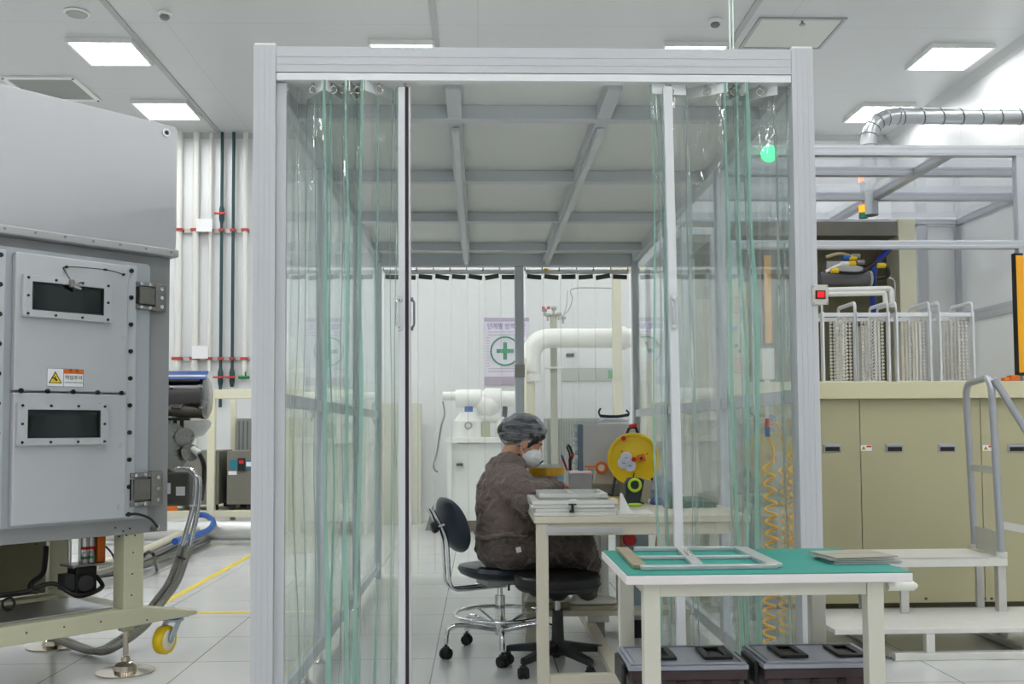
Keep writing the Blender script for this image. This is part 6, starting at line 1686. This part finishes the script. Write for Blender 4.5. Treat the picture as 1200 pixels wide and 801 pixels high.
# ------------------------------------------------------------ the worker
YP = 5.10
SKIN = mat('skin', (196, 146, 118), .5, var=.06, scale=14)
CLOTH = None
def cloth(name, c):
    m = mat(name, c, .62, 0, var=.10, scale=9, bump=.0)
    nt = m.node_tree; b = nt.nodes['Principled BSDF']; b.inputs['Sheen Weight'].default_value = .15
    tc = nt.nodes.new('ShaderNodeTexCoord'); n = nt.nodes.new('ShaderNodeTexNoise'); n.inputs['Scale'].default_value = 11; n.inputs['Detail'].default_value = 2.5; n.inputs['Distortion'].default_value = 1.4
    bp = nt.nodes.new('ShaderNodeBump'); bp.inputs['Strength'].default_value = 1.0; bp.inputs['Distance'].default_value = .035
    nt.links.new(tc.outputs['Object'], n.inputs['Vector']); nt.links.new(n.outputs['Fac'], bp.inputs['Height']); nt.links.new(bp.outputs[0], b.inputs['Normal'])
    return m
CLOTH = cloth('brown_grey_smock', (114, 99, 93)); PANT = cloth('brown_grey_trousers', (82, 71, 67))
wk = thing('person', 'seated person in brown cleanroom clothes, hair net and white mask leaning over the bench', 'person', (.12, YP, 0))
HO = Vector((.224, YP, 1.082)); ht = R(25)
hf = Vector((math.cos(ht), 0, -math.sin(ht))); hu = Vector((math.sin(ht), 0, math.cos(ht))); hl = Vector((0, 1, 0))
HM = Matrix((hf, hl, hu)).transposed()
def H(a, b, c): return HO+hf*a+hl*b+hu*c
def hell(mb, c, r, n=24, m=16):
    o = len(mb.v); mb.ell((0, 0, 0), r, n=n, m=m)
    for i in range(o, len(mb.v)): mb.v[i] = H(*c)+HM @ mb.v[i]
    return mb
bd = MB()
hell(bd, (-.012, 0, .048), (.094, .074, .086)); hell(bd, (.033, 0, -.018), (.056, .060, .082)); hell(bd, (.045, 0, -.082), (.034, .032, .026))
hell(bd, (.072, 0, .034), (.018, .046, .016)); 
for s in (-1, 1):
    hell(bd, (.004, .074*s, -.004), (.018, .010, .031)); hell(bd, (.010, .080*s, .008), (.011, .006, .014))
    hell(bd, (.074, .030*s, .006), (.012, .016, .010)); hell(bd, (.058, .038*s, -.03), (.022, .018, .026))
bd.tube([H(.084, 0, .022), H(.099, 0, -.006), H(.108, 0, -.026), H(.092, 0, -.036)], [.007, .009, .013, .008], n=10)
bd.tube([H(.084, 0, -.052), H(.083, 0, -.062)], [.018, .016], n=10)
bd.tube([H(-.03, 0, -.02), H(-.038, 0, -.08), Vector((.155, YP, .99)), Vector((.13, YP, .90))], [.05, .048, .055, .07], n=16)
bd.tube([(.13, YP, .93), (.12, YP, .80), (.115, YP, .66), (.15, YP, .54)], [.10, .115, .11, .12], n=18)
SH = {}
for s in (-1, 1):
    sh = Vector((.155, YP+s*.155, .895)); el = Vector((.235 if s < 0 else .25, YP+s*.27, .835)); wr = Vector((.40, YP+s*.125, .866))
    SH[s] = (sh, el, wr)
    bd.tube([Vector((.14, YP+s*.05, .91)), sh, sh.lerp(el, .5), el, el.lerp(wr, .5), wr], [.06, .055, .045, .040, .034, .025], n=14)
    # hand: palm, five fingers curled, thumb inward
    fd = (Vector((.49, YP+s*.045, .856))-wr).normalized(); up = Vector((0, 0, 1)); sd = fd.cross(up).normalized()   # sd points to -Y side for +X forward
    inn = sd if s > 0 else -sd
    pc = wr+fd*.045
    o = len(bd.v); bd.ell((0, 0, 0), (.046, .036, .015), n=18, m=12)
    Mh = Matrix((fd, sd, up)).transposed()
    for i in range(o, len(bd.v)): bd.v[i] = pc+Mh @ bd.v[i]
    bd.tube([wr-fd*.01, wr+fd*.02], [.025, .026], n=12)
    for k, (off, L) in enumerate(((.027, .062), (.009, .070), (-.009, .066), (-.026, .052))):
        b0 = pc+fd*.034+inn*off; dr_ = (fd+inn*(off*4)).normalized()
        p1 = b0+dr_*L*.45+up*.004; p2 = p1+(dr_*.8-up*.6).normalized()*L*.32; p3 = p2+(dr_*.25-up).normalized()*L*.24
        bd.tube([b0-dr_*.01, b0, p1, p2, p3], [.009, .0088, .0082, .0074, .006], n=10)
        bd.ell(p3, (.006, .006, .006), n=8, m=6)
    t0 = pc-fd*.012+inn*.026; t1 = t0+(fd*.5+inn*.85-up*.1).normalized()*.030; t2 = t1+(fd*.95+inn*.15-up*.25).normalized()*.028
    bd.tube([t0, t1, t2], [.012, .0098, .0072], n=10); bd.ell(t2, (.0072, .0072, .0072), n=8, m=6)
LEG = {-1: (Vector((.15, YP-.095, .545)), Vector((.515, YP-.09, .555)), Vector((.545, YP+.16, .325))), 1: (Vector((.15, YP+.095, .545)), Vector((.49, YP+.13, .55)), Vector((.30, YP+.24, .30)))}
for s in (-1, 1):
    h, k, a = LEG[s]; bd.tube([Vector((.14, YP+s*.03, .55)), h, h.lerp(k, .5), k, k.lerp(a, .4), a], [.09, .08, .07, .052, .05, .034], n=16)
    bd.tube([a, a+Vector((.0, 0, -.04))], [.034, .03], n=12)
def fuse(o, vox, smooth=6, fac=.6):
    r = o.modifiers.new('r', 'REMESH'); r.mode = 'VOXEL'; r.voxel_size = vox; r.use_smooth_shade = True
    m_ = o.modifiers.new('s', 'SMOOTH'); m_.iterations = smooth; m_.factor = fac
    return o
body_o = fuse(bd.build('body', SKIN, wk), .0045, 4, .5)
# jacket
def loft(mb, secs, n=36, cap=True):
    vs = []
    for (cx_, cy_, cz_, rx, ry, tilt) in secs:
        for k in range(n):
            a = 2*math.pi*k/n
            x = rx*math.cos(a); y = ry*math.sin(a)
            vs.append((cx_+x*math.cos(tilt), cy_+y, cz_-x*math.sin(tilt)))
    fs = [(i*n+k, i*n+(k+1) % n, (i+1)*n+(k+1) % n, (i+1)*n+k) for i in range(len(secs)-1) for k in range(n)]
    fs += [tuple(reversed(range(n))), tuple((len(secs)-1)*n+k for k in range(n))]
    return mb.add(vs, fs, True)
jk = MB()
loft(jk, [(.135, YP, .615, .145, .165, .0), (.130, YP, .66, .152, .18, .05), (.122, YP, .73, .146, .185, .1), (.122, YP, .80, .146, .19, .15), (.132, YP, .86, .138, .195, .25), (.145, YP, .925, .120, .178, .35), (.156, YP, .968, .098, .135, .42), (.170, YP, .998, .076, .095, .5), (.184, YP, 1.022, .062, .070, .55)])
for s in (-1, 1):
    sh, el, wr = SH[s]
    jk.tube([Vector((.145, YP+s*.07, .905)), sh+Vector((0, -s*.01, -.005)), sh.lerp(el, .55)+Vector((-.005, 0, -.012)), el+Vector((-.012, 0, -.020)), el.lerp(wr, .35)+Vector((0, 0, -.004)), el.lerp(wr, .75), wr-(wr-el).normalized()*.0], [.090, .093, .092, .084, .070, .052, .036], n=20)
    jk.torus(wr-(wr-el).normalized()*.004, .030, .010, axis=(wr-el), n=20, k=8)
def wrinkle(o, strength, size, mid=.5, ttype='CLOUDS'):
    t = bpy.data.textures.new('fold', ttype); t.noise_scale = size; t.noise_depth = 2
    d = o.modifiers.new('d', 'DISPLACE'); d.texture = t; d.strength = strength; d.mid_level = mid; d.texture_coords = 'LOCAL'
    return o
def foldcoords(o, e, strength, size):
    return wrinkle(o, strength, size)
jo = fuse(jk.build('jacket', CLOTH, wk), .008, 8, .6); wrinkle(jo, .034, .085); wrinkle(jo, .018, .035)
MB().torus(H(-.030, 0, -.085), .054, .011, axis=(hu*.9-hf*.35), n=28, k=8).build('dark_collar', mat('collar_dark', (30, 32, 40), .7), wk)
# trousers
pm = MB()
loft(pm, [(.16, YP, .462, .13, .15, 0), (.145, YP, .50, .158, .185, 0), (.135, YP, .56, .158, .19, 0), (.132, YP, .61, .148, .178, 0), (.132, YP, .635, .138, .165, 0)])
for s in (-1, 1):
    h, k, a = LEG[s]
    pm.tube([h, h.lerp(k, .5)+Vector((0, 0, -.004)), k+Vector((.0, 0, -.004)), k.lerp(a, .35)+Vector((.01, 0, 0)), k.lerp(a, .75), a+Vector((.01, 0, -.03))], [.098, .094, .086, .082, .074, .062], n=20)
po = fuse(pm.build('trousers', PANT, wk), .008, 8, .6); wrinkle(po, .030, .07); wrinkle(po, .016, .028)
MB().bar((.175, YP-.196, .56), (.20, YP-.196, .565), .003, .026, up=(0.2, 0, 1)).build('white_patch', PAPER, wk)
# gathered elastic hem of the jacket
mb = MB(); hem = []
for k in range(48):
    a = 2*math.pi*k/48; w = 1+.02*math.sin(a*13)
    hem.append((.134+.152*w*math.cos(a), YP+.175*w*math.sin(a), .622+.012*math.sin(a*3)))
mb.tube(hem, .012, n=8, closed=True); mb.build('elastic_hem', CLOTH, wk)
# shoes
SOLE = mat('shoe_sole', (178, 166, 142), .6); SHOE = mat('shoe_white', (222, 220, 212), .5, bump=.1, bscale=30)
for s, x0, y in ((-1, .47, YP+.19), (1, .235, YP+.26)):
    z0 = .201
    so = MB(); ol = [(0, -.032), (.06, -.040), (.14, -.046), (.20, -.046), (.245, -.034), (.258, 0), (.245, .034), (.20, .046), (.14, .046), (.06, .040), (0, .032), (-.012, 0)]
    so.prism([(x0+a, y+b) for a, b in ol], .026, 'XY', z0).build('sole', SOLE, wk, bevel=.006, seg=3)
    up_ = MB(); n = 24
    rows = [(0, 1.0, .0), (.02, .98, .0), (.04, .90, .0), (.055, .74, -.012), (.07, .52, -.035), (.095, .34, -.07)]
    vs = []
    for (dz, k, dx) in rows:
        for a, b in ol: vs.append((x0+.123+(a-.123)*k+dx*1.0, y+b*(k*.98), z0+.0265+dz*.8))
    m = len(ol)
    fs = [(i*m+j, i*m+(j+1) % m, (i+1)*m+(j+1) % m, (i+1)*m+j) for i in range(len(rows)-1) for j in range(m)]
    fs += [tuple(reversed(range(m))), tuple((len(rows)-1)*m+j for j in range(m))]
    up_.add(vs, fs, True).build('shoe_upper', SHOE, wk, subsurf=1)
# hair
hr = MB(); hell(hr, (-.016, 0, .047), (.099, .080, .088))
for s in (-1, 1): hr.tube([H(.045, .066*s, .06), H(.040, .068*s, .03), H(.030, .068*s, .0), H(.026, .064*s, -.02)], [.018, .016, .010, .004], n=10)
hr.tube([H(.056, -.05, .070), H(.076, 0, .070), H(.056, .05, .070)], [.02, .018, .02], n=10)
hell(hr, (-.095, 0, .02), (.06, .06, .05))
bmh = hr.build('hair', mat('black_hair', (18, 15, 15), .35, bump=.5, bscale=120, stretch=(1, 1, 1)), wk); fuse(bmh, .005, 3)
# bouffant cap: translucent crinkled cover, open along the brim
cap = MB().ell((0, 0, 0), (1, 1, 1), n=64, m=40)
pts = []
for v in cap.v:
    a, b, c = v
    fold = 1+.02*math.sin(a*9+c*6)+.05*noise.noise(Vector((a*2.2, b*2.2, c*2.2)))+.012*math.sin(17*math.atan2(c+.3, a)+3*b)
    e1, e3 = .128*a*fold, .100*c*fold; ta = R(17)
    pts.append(Vector((-.024+e1*math.cos(ta)-e3*math.sin(ta), .100*b*fold, .048+e1*math.sin(ta)+e3*math.cos(ta))))
pn = Vector((-.66, 0, .75)); pd = pn.dot(Vector((.092, 0, .082)))
bmx = bmesh.new(); bv = [bmx.verts.new(p) for p in pts]
for f in cap.f:
    try: bmx.faces.new([bv[i] for i in f])
    except ValueError: pass
bmesh.ops.remove_doubles(bmx, verts=bmx.verts, dist=1e-5)
bmesh.ops.bisect_plane(bmx, geom=bmx.verts[:]+bmx.edges[:]+bmx.faces[:], plane_co=pn*pd, plane_no=pn, clear_inner=True)
for v in bmx.verts:
    dd = pn.dot(v.co)-pd
    if dd < .03:      # gather toward the elastic
        k = (1-dd/.03)**2*.14; cl = Vector((-.01, 0, 0)); t_ = v.co-pn*dd; v.co += (Vector((-.005, 0, .0))-t_)*k
CAPM = film('bouffant_mesh', (236, 236, 240), .9, ior=1.1, rough=.6, haze=.42, hazec=(196, 196, 204))
# crinkle lines in the cap cloth
nt = CAPM.node_tree
for nd in nt.nodes:
    if nd.type == 'MIX_SHADER' and abs(nd.inputs[0].default_value-.42) < 1e-4 and not nd.inputs[0].links:
        tc = nt.nodes.new('ShaderNodeTexCoord'); mp = nt.nodes.new('ShaderNodeMapping'); mp.inputs['Scale'].default_value = (8, 5, 34); mp.inputs['Rotation'].default_value = (0, .5, 0)
        n = nt.nodes.new('ShaderNodeTexNoise'); n.inputs['Scale'].default_value = 1.6; n.inputs['Detail'].default_value = 4; n.inputs['Distortion'].default_value = .8
        mr = nt.nodes.new('ShaderNodeMapRange'); mr.inputs['From Min'].default_value = .38; mr.inputs['From Max'].default_value = .66; mr.inputs['To Min'].default_value = .16; mr.inputs['To Max'].default_value = .74
        nt.links.new(tc.outputs['Object'], mp.inputs[0]); nt.links.new(mp.outputs[0], n.inputs['Vector']); nt.links.new(n.outputs['Fac'], mr.inputs['Value']); nt.links.new(mr.outputs[0], nd.inputs[0])
bmx.verts.index_update()
cm = MB().add([H(*v.co) for v in bmx.verts], [[v.index for v in f.verts] for f in bmx.faces], True)
rim = [H(*(e.verts[0].co)) for e in bmx.edges if e.is_boundary]; 
bnd = [v for v in bmx.verts if v.is_boundary]; cen = sum((v.co for v in bnd), Vector())/max(1, len(bnd))
ux = Vector((pn.z, 0, -pn.x)); bnd.sort(key=lambda v: math.atan2((v.co-cen).y, (v.co-cen).dot(ux)))
rimp = [H(*v.co) for v in bnd]
bmx.free()
capo = cm.build('bouffant_cap', CAPM, wk)
MB().tube(rimp, .0032, n=6, closed=True).build('cap_elastic', mat('cap_band', (206, 206, 210), .7), capo)
# mask
mk = MB(); hell(mk, (.058, 0, -.047), (.060, .066, .062), 40, 30)
for i, v in enumerate(mk.v):
    l = v-HO; c = l.dot(hu)
    mk.v[i] = v+hf*(.002*math.sin(c*260))
MASK = mat('mask_white', (226, 228, 232), .7, bump=.3, bscale=60)
mo = mk.build('face_mask', MASK, wk)
mb = MB()
for s in (-1, 1):
    mb.tube(smooth_path([H(.060, .060*s, -.014), H(.035, .070*s, .004), H(.008, .083*s, .024), H(-.012, .084*s, .010)]), .0016, n=6)
    mb.tube(smooth_path([H(.052, .056*s, -.088), H(.030, .068*s, -.060), H(.0, .078*s, -.036), H(-.014, .083*s, -.01), H(-.012, .084*s, .010)]), .0016, n=6)
mb.build('ear_loop', WHITE, mo)
LASH = mat('lash_dark', (26, 20, 20), .6)
mb = MB()
for s in (-1, 1):
    mb.tube(smooth_path([H(.084, .020*s, -.002), H(.0845, .032*s, -.005), H(.078, .044*s, -.001)]), .0017, n=6)
    mb.tube(smooth_path([H(.087, .018*s, .027), H(.087, .032*s, .031), H(.078, .048*s, .027)]), .0022, n=6)
mb.build('eyelashes_and_brows', LASH, wk)
# small dark part in the hands
solo('workpiece', MB().bar((.47, YP-.05, .852), (.50, YP+.05, .854), .014, .010).box(.478, .492, YP-.01, YP+.01, iz+.0005, .848), STEEL, 'small metal part held between the hands of the worker', 'metal part', bevel=.002)
# ------------------------------------------------------------ behind the booth, in front of the back wall
YW = 12.687
# safety poster
a = W(567, 372, YW); b = W(620.5, 451, YW)
po_ = thing('safety_poster', 'pale lilac safety poster with a green cross in a circle on the back wall', 'poster', ((a.x+b.x)/2, YW, b.z))
MB().box(a.x, b.x, YW, YW+.012, b.z, a.z).build('poster_board', mat('poster_lilac', (222, 216, 232), .5), po_)
MB().box(a.x, b.x, YW-.003, YW-.0005, a.z-.05, a.z).box(a.x, b.x, YW-.003, YW-.0005, b.z+.0, b.z+.11).build('poster_band', mat('poster_band', (176, 162, 182), .5), po_)
VIO = mat('poster_violet', (92, 80, 168), .5); GRN = mat('safety_green', (30, 146, 98), .5)
def wtext(body, size, m, par, x, z, al='CENTER', sx=1): return text(body, size, m, par, Matrix.Translation((x, YW-.005, z)) @ Matrix.Rotation(R(90), 4, 'X'), align=al, sx=sx)
cxp = (a.x+b.x)/2
wtext('단계별 방역기준', .088, VIO, po_, cxp+.0, a.z-.115, sx=.84)
cz_ = W(593, 411, YW).z
MB().torus((cxp-.02, YW-.004, cz_), .18, .012, axis=(0, 1, 0), n=48, k=6).build('green_circle', GRN, po_)
MB().box(cxp-.045, cxp+.005, YW-.006, YW-.0005, cz_-.11, cz_+.11).box(cxp-.13, cxp-.0452, YW-.006, YW-.0005, cz_-.025, cz_+.025).box(cxp+.0052, cxp+.09, YW-.006, YW-.0005, cz_-.025, cz_+.025).build('green_cross', GRN, po_)
mb = MB()
for k in range(15):
    z = a.z-.19-.036*k
    if abs(z-cz_) < .2: mb.box(a.x+.03, cxp-.22, YW-.002, YW-.0005, z, z+.010); continue
    mb.box(a.x+.05, b.x-.05, YW-.002, YW-.0005, z, z+.010)
mb.build('small_print', mat('print_grey', (176, 170, 190), .6), po_)
# white vacuum equipment on a stand
YE_ = 11.2
WPA = mat('white_paint', (236, 236, 233), .35); GM = mat('mid_metal', (170, 170, 166), .35, .5)
def w(px, py, Y=YE_): return W(px, py, Y)
t = thing('vacuum_pump_unit', 'white vacuum pump with round body and blue tag seen through the rear curtain', 'machine', (w(560, 500).x, YE_, 0))
a = w(534, 467); b = w(603, 467); r_ = 11*YE_/1167
MB().lathe([(0, 0), (r_*.9, .0), (r_, .05), (r_, .28), (r_*.8, .3), (r_*1.12, .34), (r_*1.12, .5), (r_*.8, .53), (r_*.8, b.x-a.x)], a, axis=(1, 0, 0), n=28).build('pump_cylinder', WPA, t)
a2 = w(519, 464); MB().cyl(a2, (a.x-.001, a2.y, a2.z), .05, n=16).build('inlet_pipe', WPA, t)
MB().ell(w(572, 474), (.14, .14, .14), n=24, m=14).build('valve_ball', WPA, t)
c = w(549, 506); MB().lathe([(.12, -.13), (.17, -.1), (.17, .12), (.13, .17), (.1, .22)], c, n=28).build('motor_body', WPA, t)
q = w(549, 497); MB().torus((q.x, YE_-.172, q.z-.01), .035, .01, axis=(0, 1, 0), n=18).build('lifting_eye', GM, t)
MB().cyl(w(566, 489), w(586, 489), .06, n=16).cyl(w(586, 488), w(586, 508), .055, n=16).build('side_pipe', WPA, t)
q = w(569, 503); MB().box(q.x-.04, q.x+.05, YE_-.1, YE_-.02, q.z-.09, q.z+.08).build('control_valve', mat('khaki', (176, 176, 150), .5), t, bevel=.006)
q = w(593, 480); MB().cyl(w(591, 492), w(592, 476), .03, n=10).build('black_valve', BLACK, t)
q = w(549.5, 479.5); MB().box(q.x-.045, q.x+.045, YE_-.2, YE_-.18, q.z-.03, q.z+.03).build('blue_tag', BLUE, t)
z_ = w(550, 512).z; x0, x1 = w(522, 512).x, w(610, 512).x
MB().box(x0, x1, YE_-.2, YE_+.3, z_-.06, z_).build('pump_shelf', WPA, t, bevel=.004)
for x in (x0+.05, x1-.05):
    for y in (YE_-.15, YE_+.25): MB().box(x-.025, x+.025, y-.025, y+.025, 0, z_-.0605).build('stand_leg', WPA, t)
MB().box(x0+.08, x1-.08, YE_-.13, YE_+.24, .15, z_-.07).build('lower_cover', mat('cover_white', (226, 228, 226), .4), t)
mb = MB().tube(smooth_path([w(519, 470, YE_-.1), w(521, 485, YE_-.1), w(517, 500, YE_-.1), w(512, 530, YE_-.1), w(508, 547, YE_-.1), w(513, 553, YE_-.1)]), .010, n=8)
mb.build('signal_cable', mat('grey_cable', (120, 120, 118), .5), t)
p = w(538, 544, YE_-.14); MB().box(p.x-.03, p.x+.045, YE_-.20, YE_-.135, p.z-.015, p.z+.015).build('dark_connector', BLACK, t)
# stand post with valves, horizontal insulated pipe
YQ2 = 11.6
t = thing('insulated_pipe', 'thick white insulated pipe running level and bending down, behind the rear curtain', 'pipe', (w(690, 395, YQ2).x, YQ2, 1.5))
r_ = 11.5*YQ2/1167
pth = round_path([W(622, 447, YQ2), W(622, 396, YQ2), W(790, 396, YQ2)], .3, 8)
MB().tube(pth, r_, n=24).build('pipe_insulation', mat('insulation_white', (240, 240, 236), .45, bump=.15, bscale=20), t)
MB().tube([W(620, 425, YQ2), W(620, 436, YQ2)], r_*1.18, n=24).tube([W(727, 396, YQ2), W(733, 396, YQ2)], r_*1.2, n=24).build('pipe_flange', WPA, t)
MB().cyl(W(620, 437, YQ2), (W(620, 437, YQ2).x, YQ2, 0), .07, n=14).build('drop_pipe', CREAM, t)
t = thing('valve_stand', 'tall grey post topped with small valves behind the insulated pipe', 'stand', (W(650, 480, YQ2+.3).x, YQ2+.3, 0))
a = W(648.5, 368, YQ2+.3)
MB().box(a.x-.04, a.x+.04, YQ2+.26, YQ2+.34, 0, a.z).build('post', mat('post_grey_beige', (178, 178, 162), .45), t, bevel=.004)
mb = MB()
for (x, y) in ((638, 363), (642, 369), (649, 361), (655, 368), (660, 372)):
    p = W(x, y, YQ2+.24); mb.cyl(p-Vector((.03, 0, 0)), p+Vector((.03, 0, 0)), .022, n=10); mb.cyl(p, p-Vector((0, 0, .07)), .014, n=8)
mb.build('valve_cluster', GM, t)
mb = MB()
for (x, y) in ((637, 362), (643, 362)): p = W(x, y, YQ2+.2); mb.cyl(p, p+Vector((0, 0, .03)), .02, n=10)
mb.build('red_cap', RED, t)
mb = MB().tube(smooth_path([W(657, 372, YQ2+.2), W(667, 362, YQ2+.2), W(671, 350, YQ2+.2), W(672, 338, YQ2+.2), W(720, 337.5, YQ2+.2)]), .009, n=6).tube(smooth_path([W(660, 370, YQ2+.2), W(664, 357, YQ2+.2), W(665, 340, YQ2+.2)]), .006, n=6)
mb.build('thin_tube', GM, t)
MB().box(a.x-.1, a.x+.1, YQ2+.2, YQ2+.4, W(650, 428, YQ2).z-.02, W(650, 428, YQ2).z).build('bracket', WPA, t)
# cream frame at the right rear
t = thing('cream_post_frame', 'cream post and beam frame behind the rear curtain next to the right rear booth post', 'frame', (W(723, 450, 11.0).x, 11.0, 0))
a = W(718, 330, 11.0); b = W(728, 330, 11.0)
MB().box(a.x, b.x, 11.0, 11.1, 0, 3.0).build('post', CREAM, t, bevel=.004)
MB().box(b.x+.001, b.x+1.6, 11.0, 11.1, 2.9, 3.0).build('beam', CREAM, t, bevel=.004)
a = W(613, 420, 11.3); MB().box(a.x-.04, a.x+.04, 11.3, 11.38, 0, a.z).build('post', CREAM, t, bevel=.004)
# grey wall panel with green label, wall socket, low cabinets
a = W(658, 431, YW); b = W(720, 446, YW)
t = thing('wall_duct_panel', 'long light grey strip panel with a green label on the back wall', 'panel', ((a.x+b.x)/2, YW, b.z))
MB().box(a.x, b.x, YW, RY1-.001, b.z, a.z).build('panel', mat('strip_grey', (190, 192, 188), .5), t)
MB().box(b.x-.08, b.x-.02, YW-.004, YW-.0005, b.z+.03, a.z-.03).build('green_label', mat('pale_green_label', (110, 176, 130), .5), t)
a = W(605, 452, 11.9); b = W(610, 485, 11.9)
t = thing('low_grey_cabinet', 'long grey corrugated cabinet standing low in front of the back wall, behind the worker', 'cabinet', (W(680, 520, 11.9).x, 12.1, 0))
a = W(640, 490, 12.05); b = W(722, 490, 12.05)
MB().box(a.x, b.x, 12.05, 12.5, 0.0, a.z).build('cabinet_body', mat('grey_green_cabinet', (160, 166, 158), .5), t)
mb = MB()
for k in range(26):
    x = a.x+.02+(b.x-a.x-.04)*k/26; mb.box(x, x+.015, 12.043, 12.0495, .1, a.z-.03)
mb.build('vertical_rib', mat('rib_dark', (134, 140, 134), .5), t)
p = W(683, 440, YW); solo('wall_switch', MB().box(W(669, 416, YW).x-.06, W(669, 416, YW).x+.04, RY1-.03, RY1-.001, W(669, 416, YW).z-.02, W(669, 416, YW).z+.02), BLACK, 'small black switch on the back wall under the insulated pipe', 'switch')
a = W(479, 472, 12.3); b = W(493, 570, 12.3)
solo('grey_door_panel', MB().box(a.x-1.3, b.x, 12.3, 12.5, 0.0, a.z), mat('pale_khaki', (206, 206, 188), .5), 'pale khaki tall cabinet behind the curtain left of the white pump', 'cabinet', bevel=.006)
a = W(500, 600, 11.3)
solo('floor_wedge', MB().prism([(W(498, 601, 11.5).x, 0), (W(509, 601, 11.5).x, 0), (W(507, 592, 11.5).x, W(507, 592, 11.5).z)], .3, 'XZ', 11.5), mat('wedge_dark', (110, 104, 98), .5), 'small dark wedge on the floor seen left of the chair back', 'wedge')
solo('cardboard_box', MB().box(W(508, 600, 11.6).x+.02, W(514, 600, 11.6).x, 11.6, 11.8, 0, .22), mat('cardboard', (206, 178, 150), .7), 'small tan box on the floor behind the dark wedge', 'box', bevel=.003)
solo('tan_box', MB().box(W(548, 600, 11.4).x, W(562, 600, 11.4).x, 11.4, 11.6, 0, .12), mat('brown_box', (150, 104, 78), .7), 'low brown box on the floor seen behind the worker back', 'box', bevel=.003)
# things beyond the booth left glass
t = thing('cream_partition', 'cream cabinet row beyond the booth left wall seen through the curtain', 'cabinet', (-1.75, 9.6, 0))
MB().box(-2.05, -1.42, 9.5, 10.1, .0, 1.28).build('cabinet_body', mat('cream_cab', (214, 212, 186), .45), t, bevel=.006)
MB().box(-1.98, -1.5, 9.49, 9.4995, .5, 1.1).build('cabinet_door', mat('cream_cab_door', (222, 220, 200), .45), t)
mb = MB()
for k in range(4): mb.ell((-1.95+.14*k, 9.35, .1), (.06, .06, .1), n=14, m=10)
solo('grey_canister', mb, mat('canister_grey', (150, 152, 150), .4, .3), 'row of small grey canisters joined on a bar at the foot of the cream cabinet', 'canister') if False else None
t = thing('white_machine', 'white rounded machine seen through the booth left glass in front of the back wall', 'machine', (-2.0, 12.2, 0))
MB().box(-2.3, -1.7, 11.95, 12.5, 0.9, 1.9).build('machine_body', WPA, t, bevel=.08, seg=4)
MB().box(-2.25, -1.75, 12.0, 12.4, 0.0, .899).build('machine_base', mat('mach_base', (200, 200, 196), .5), t)
# ------------------------------------------------------------ world and colour management
w_ = bpy.data.worlds.new('world'); SC.world = w_; w_.use_nodes = True
w_.node_tree.nodes['Background'].inputs[0].default_value = (.9, .95, 1, 1); w_.node_tree.nodes['Background'].inputs[1].default_value = .3
SC.view_settings.view_transform = 'Standard'; SC.view_settings.look = 'None'; SC.view_settings.gamma = 1.0; SC.view_settings.exposure = EXPO
SC.view_settings.use_curve_mapping = False
cy = SC.cycles
cy.max_bounces = 14; cy.diffuse_bounces = 6; cy.glossy_bounces = 5; cy.transmission_bounces = 8; cy.transparent_max_bounces = 48
cy.use_denoising = True; cy.sample_clamp_indirect = 8.0; cy.caustics_reflective = False; cy.caustics_refractive = False
try: cy.denoiser = 'OPENIMAGEDENOISE'
except Exception: pass
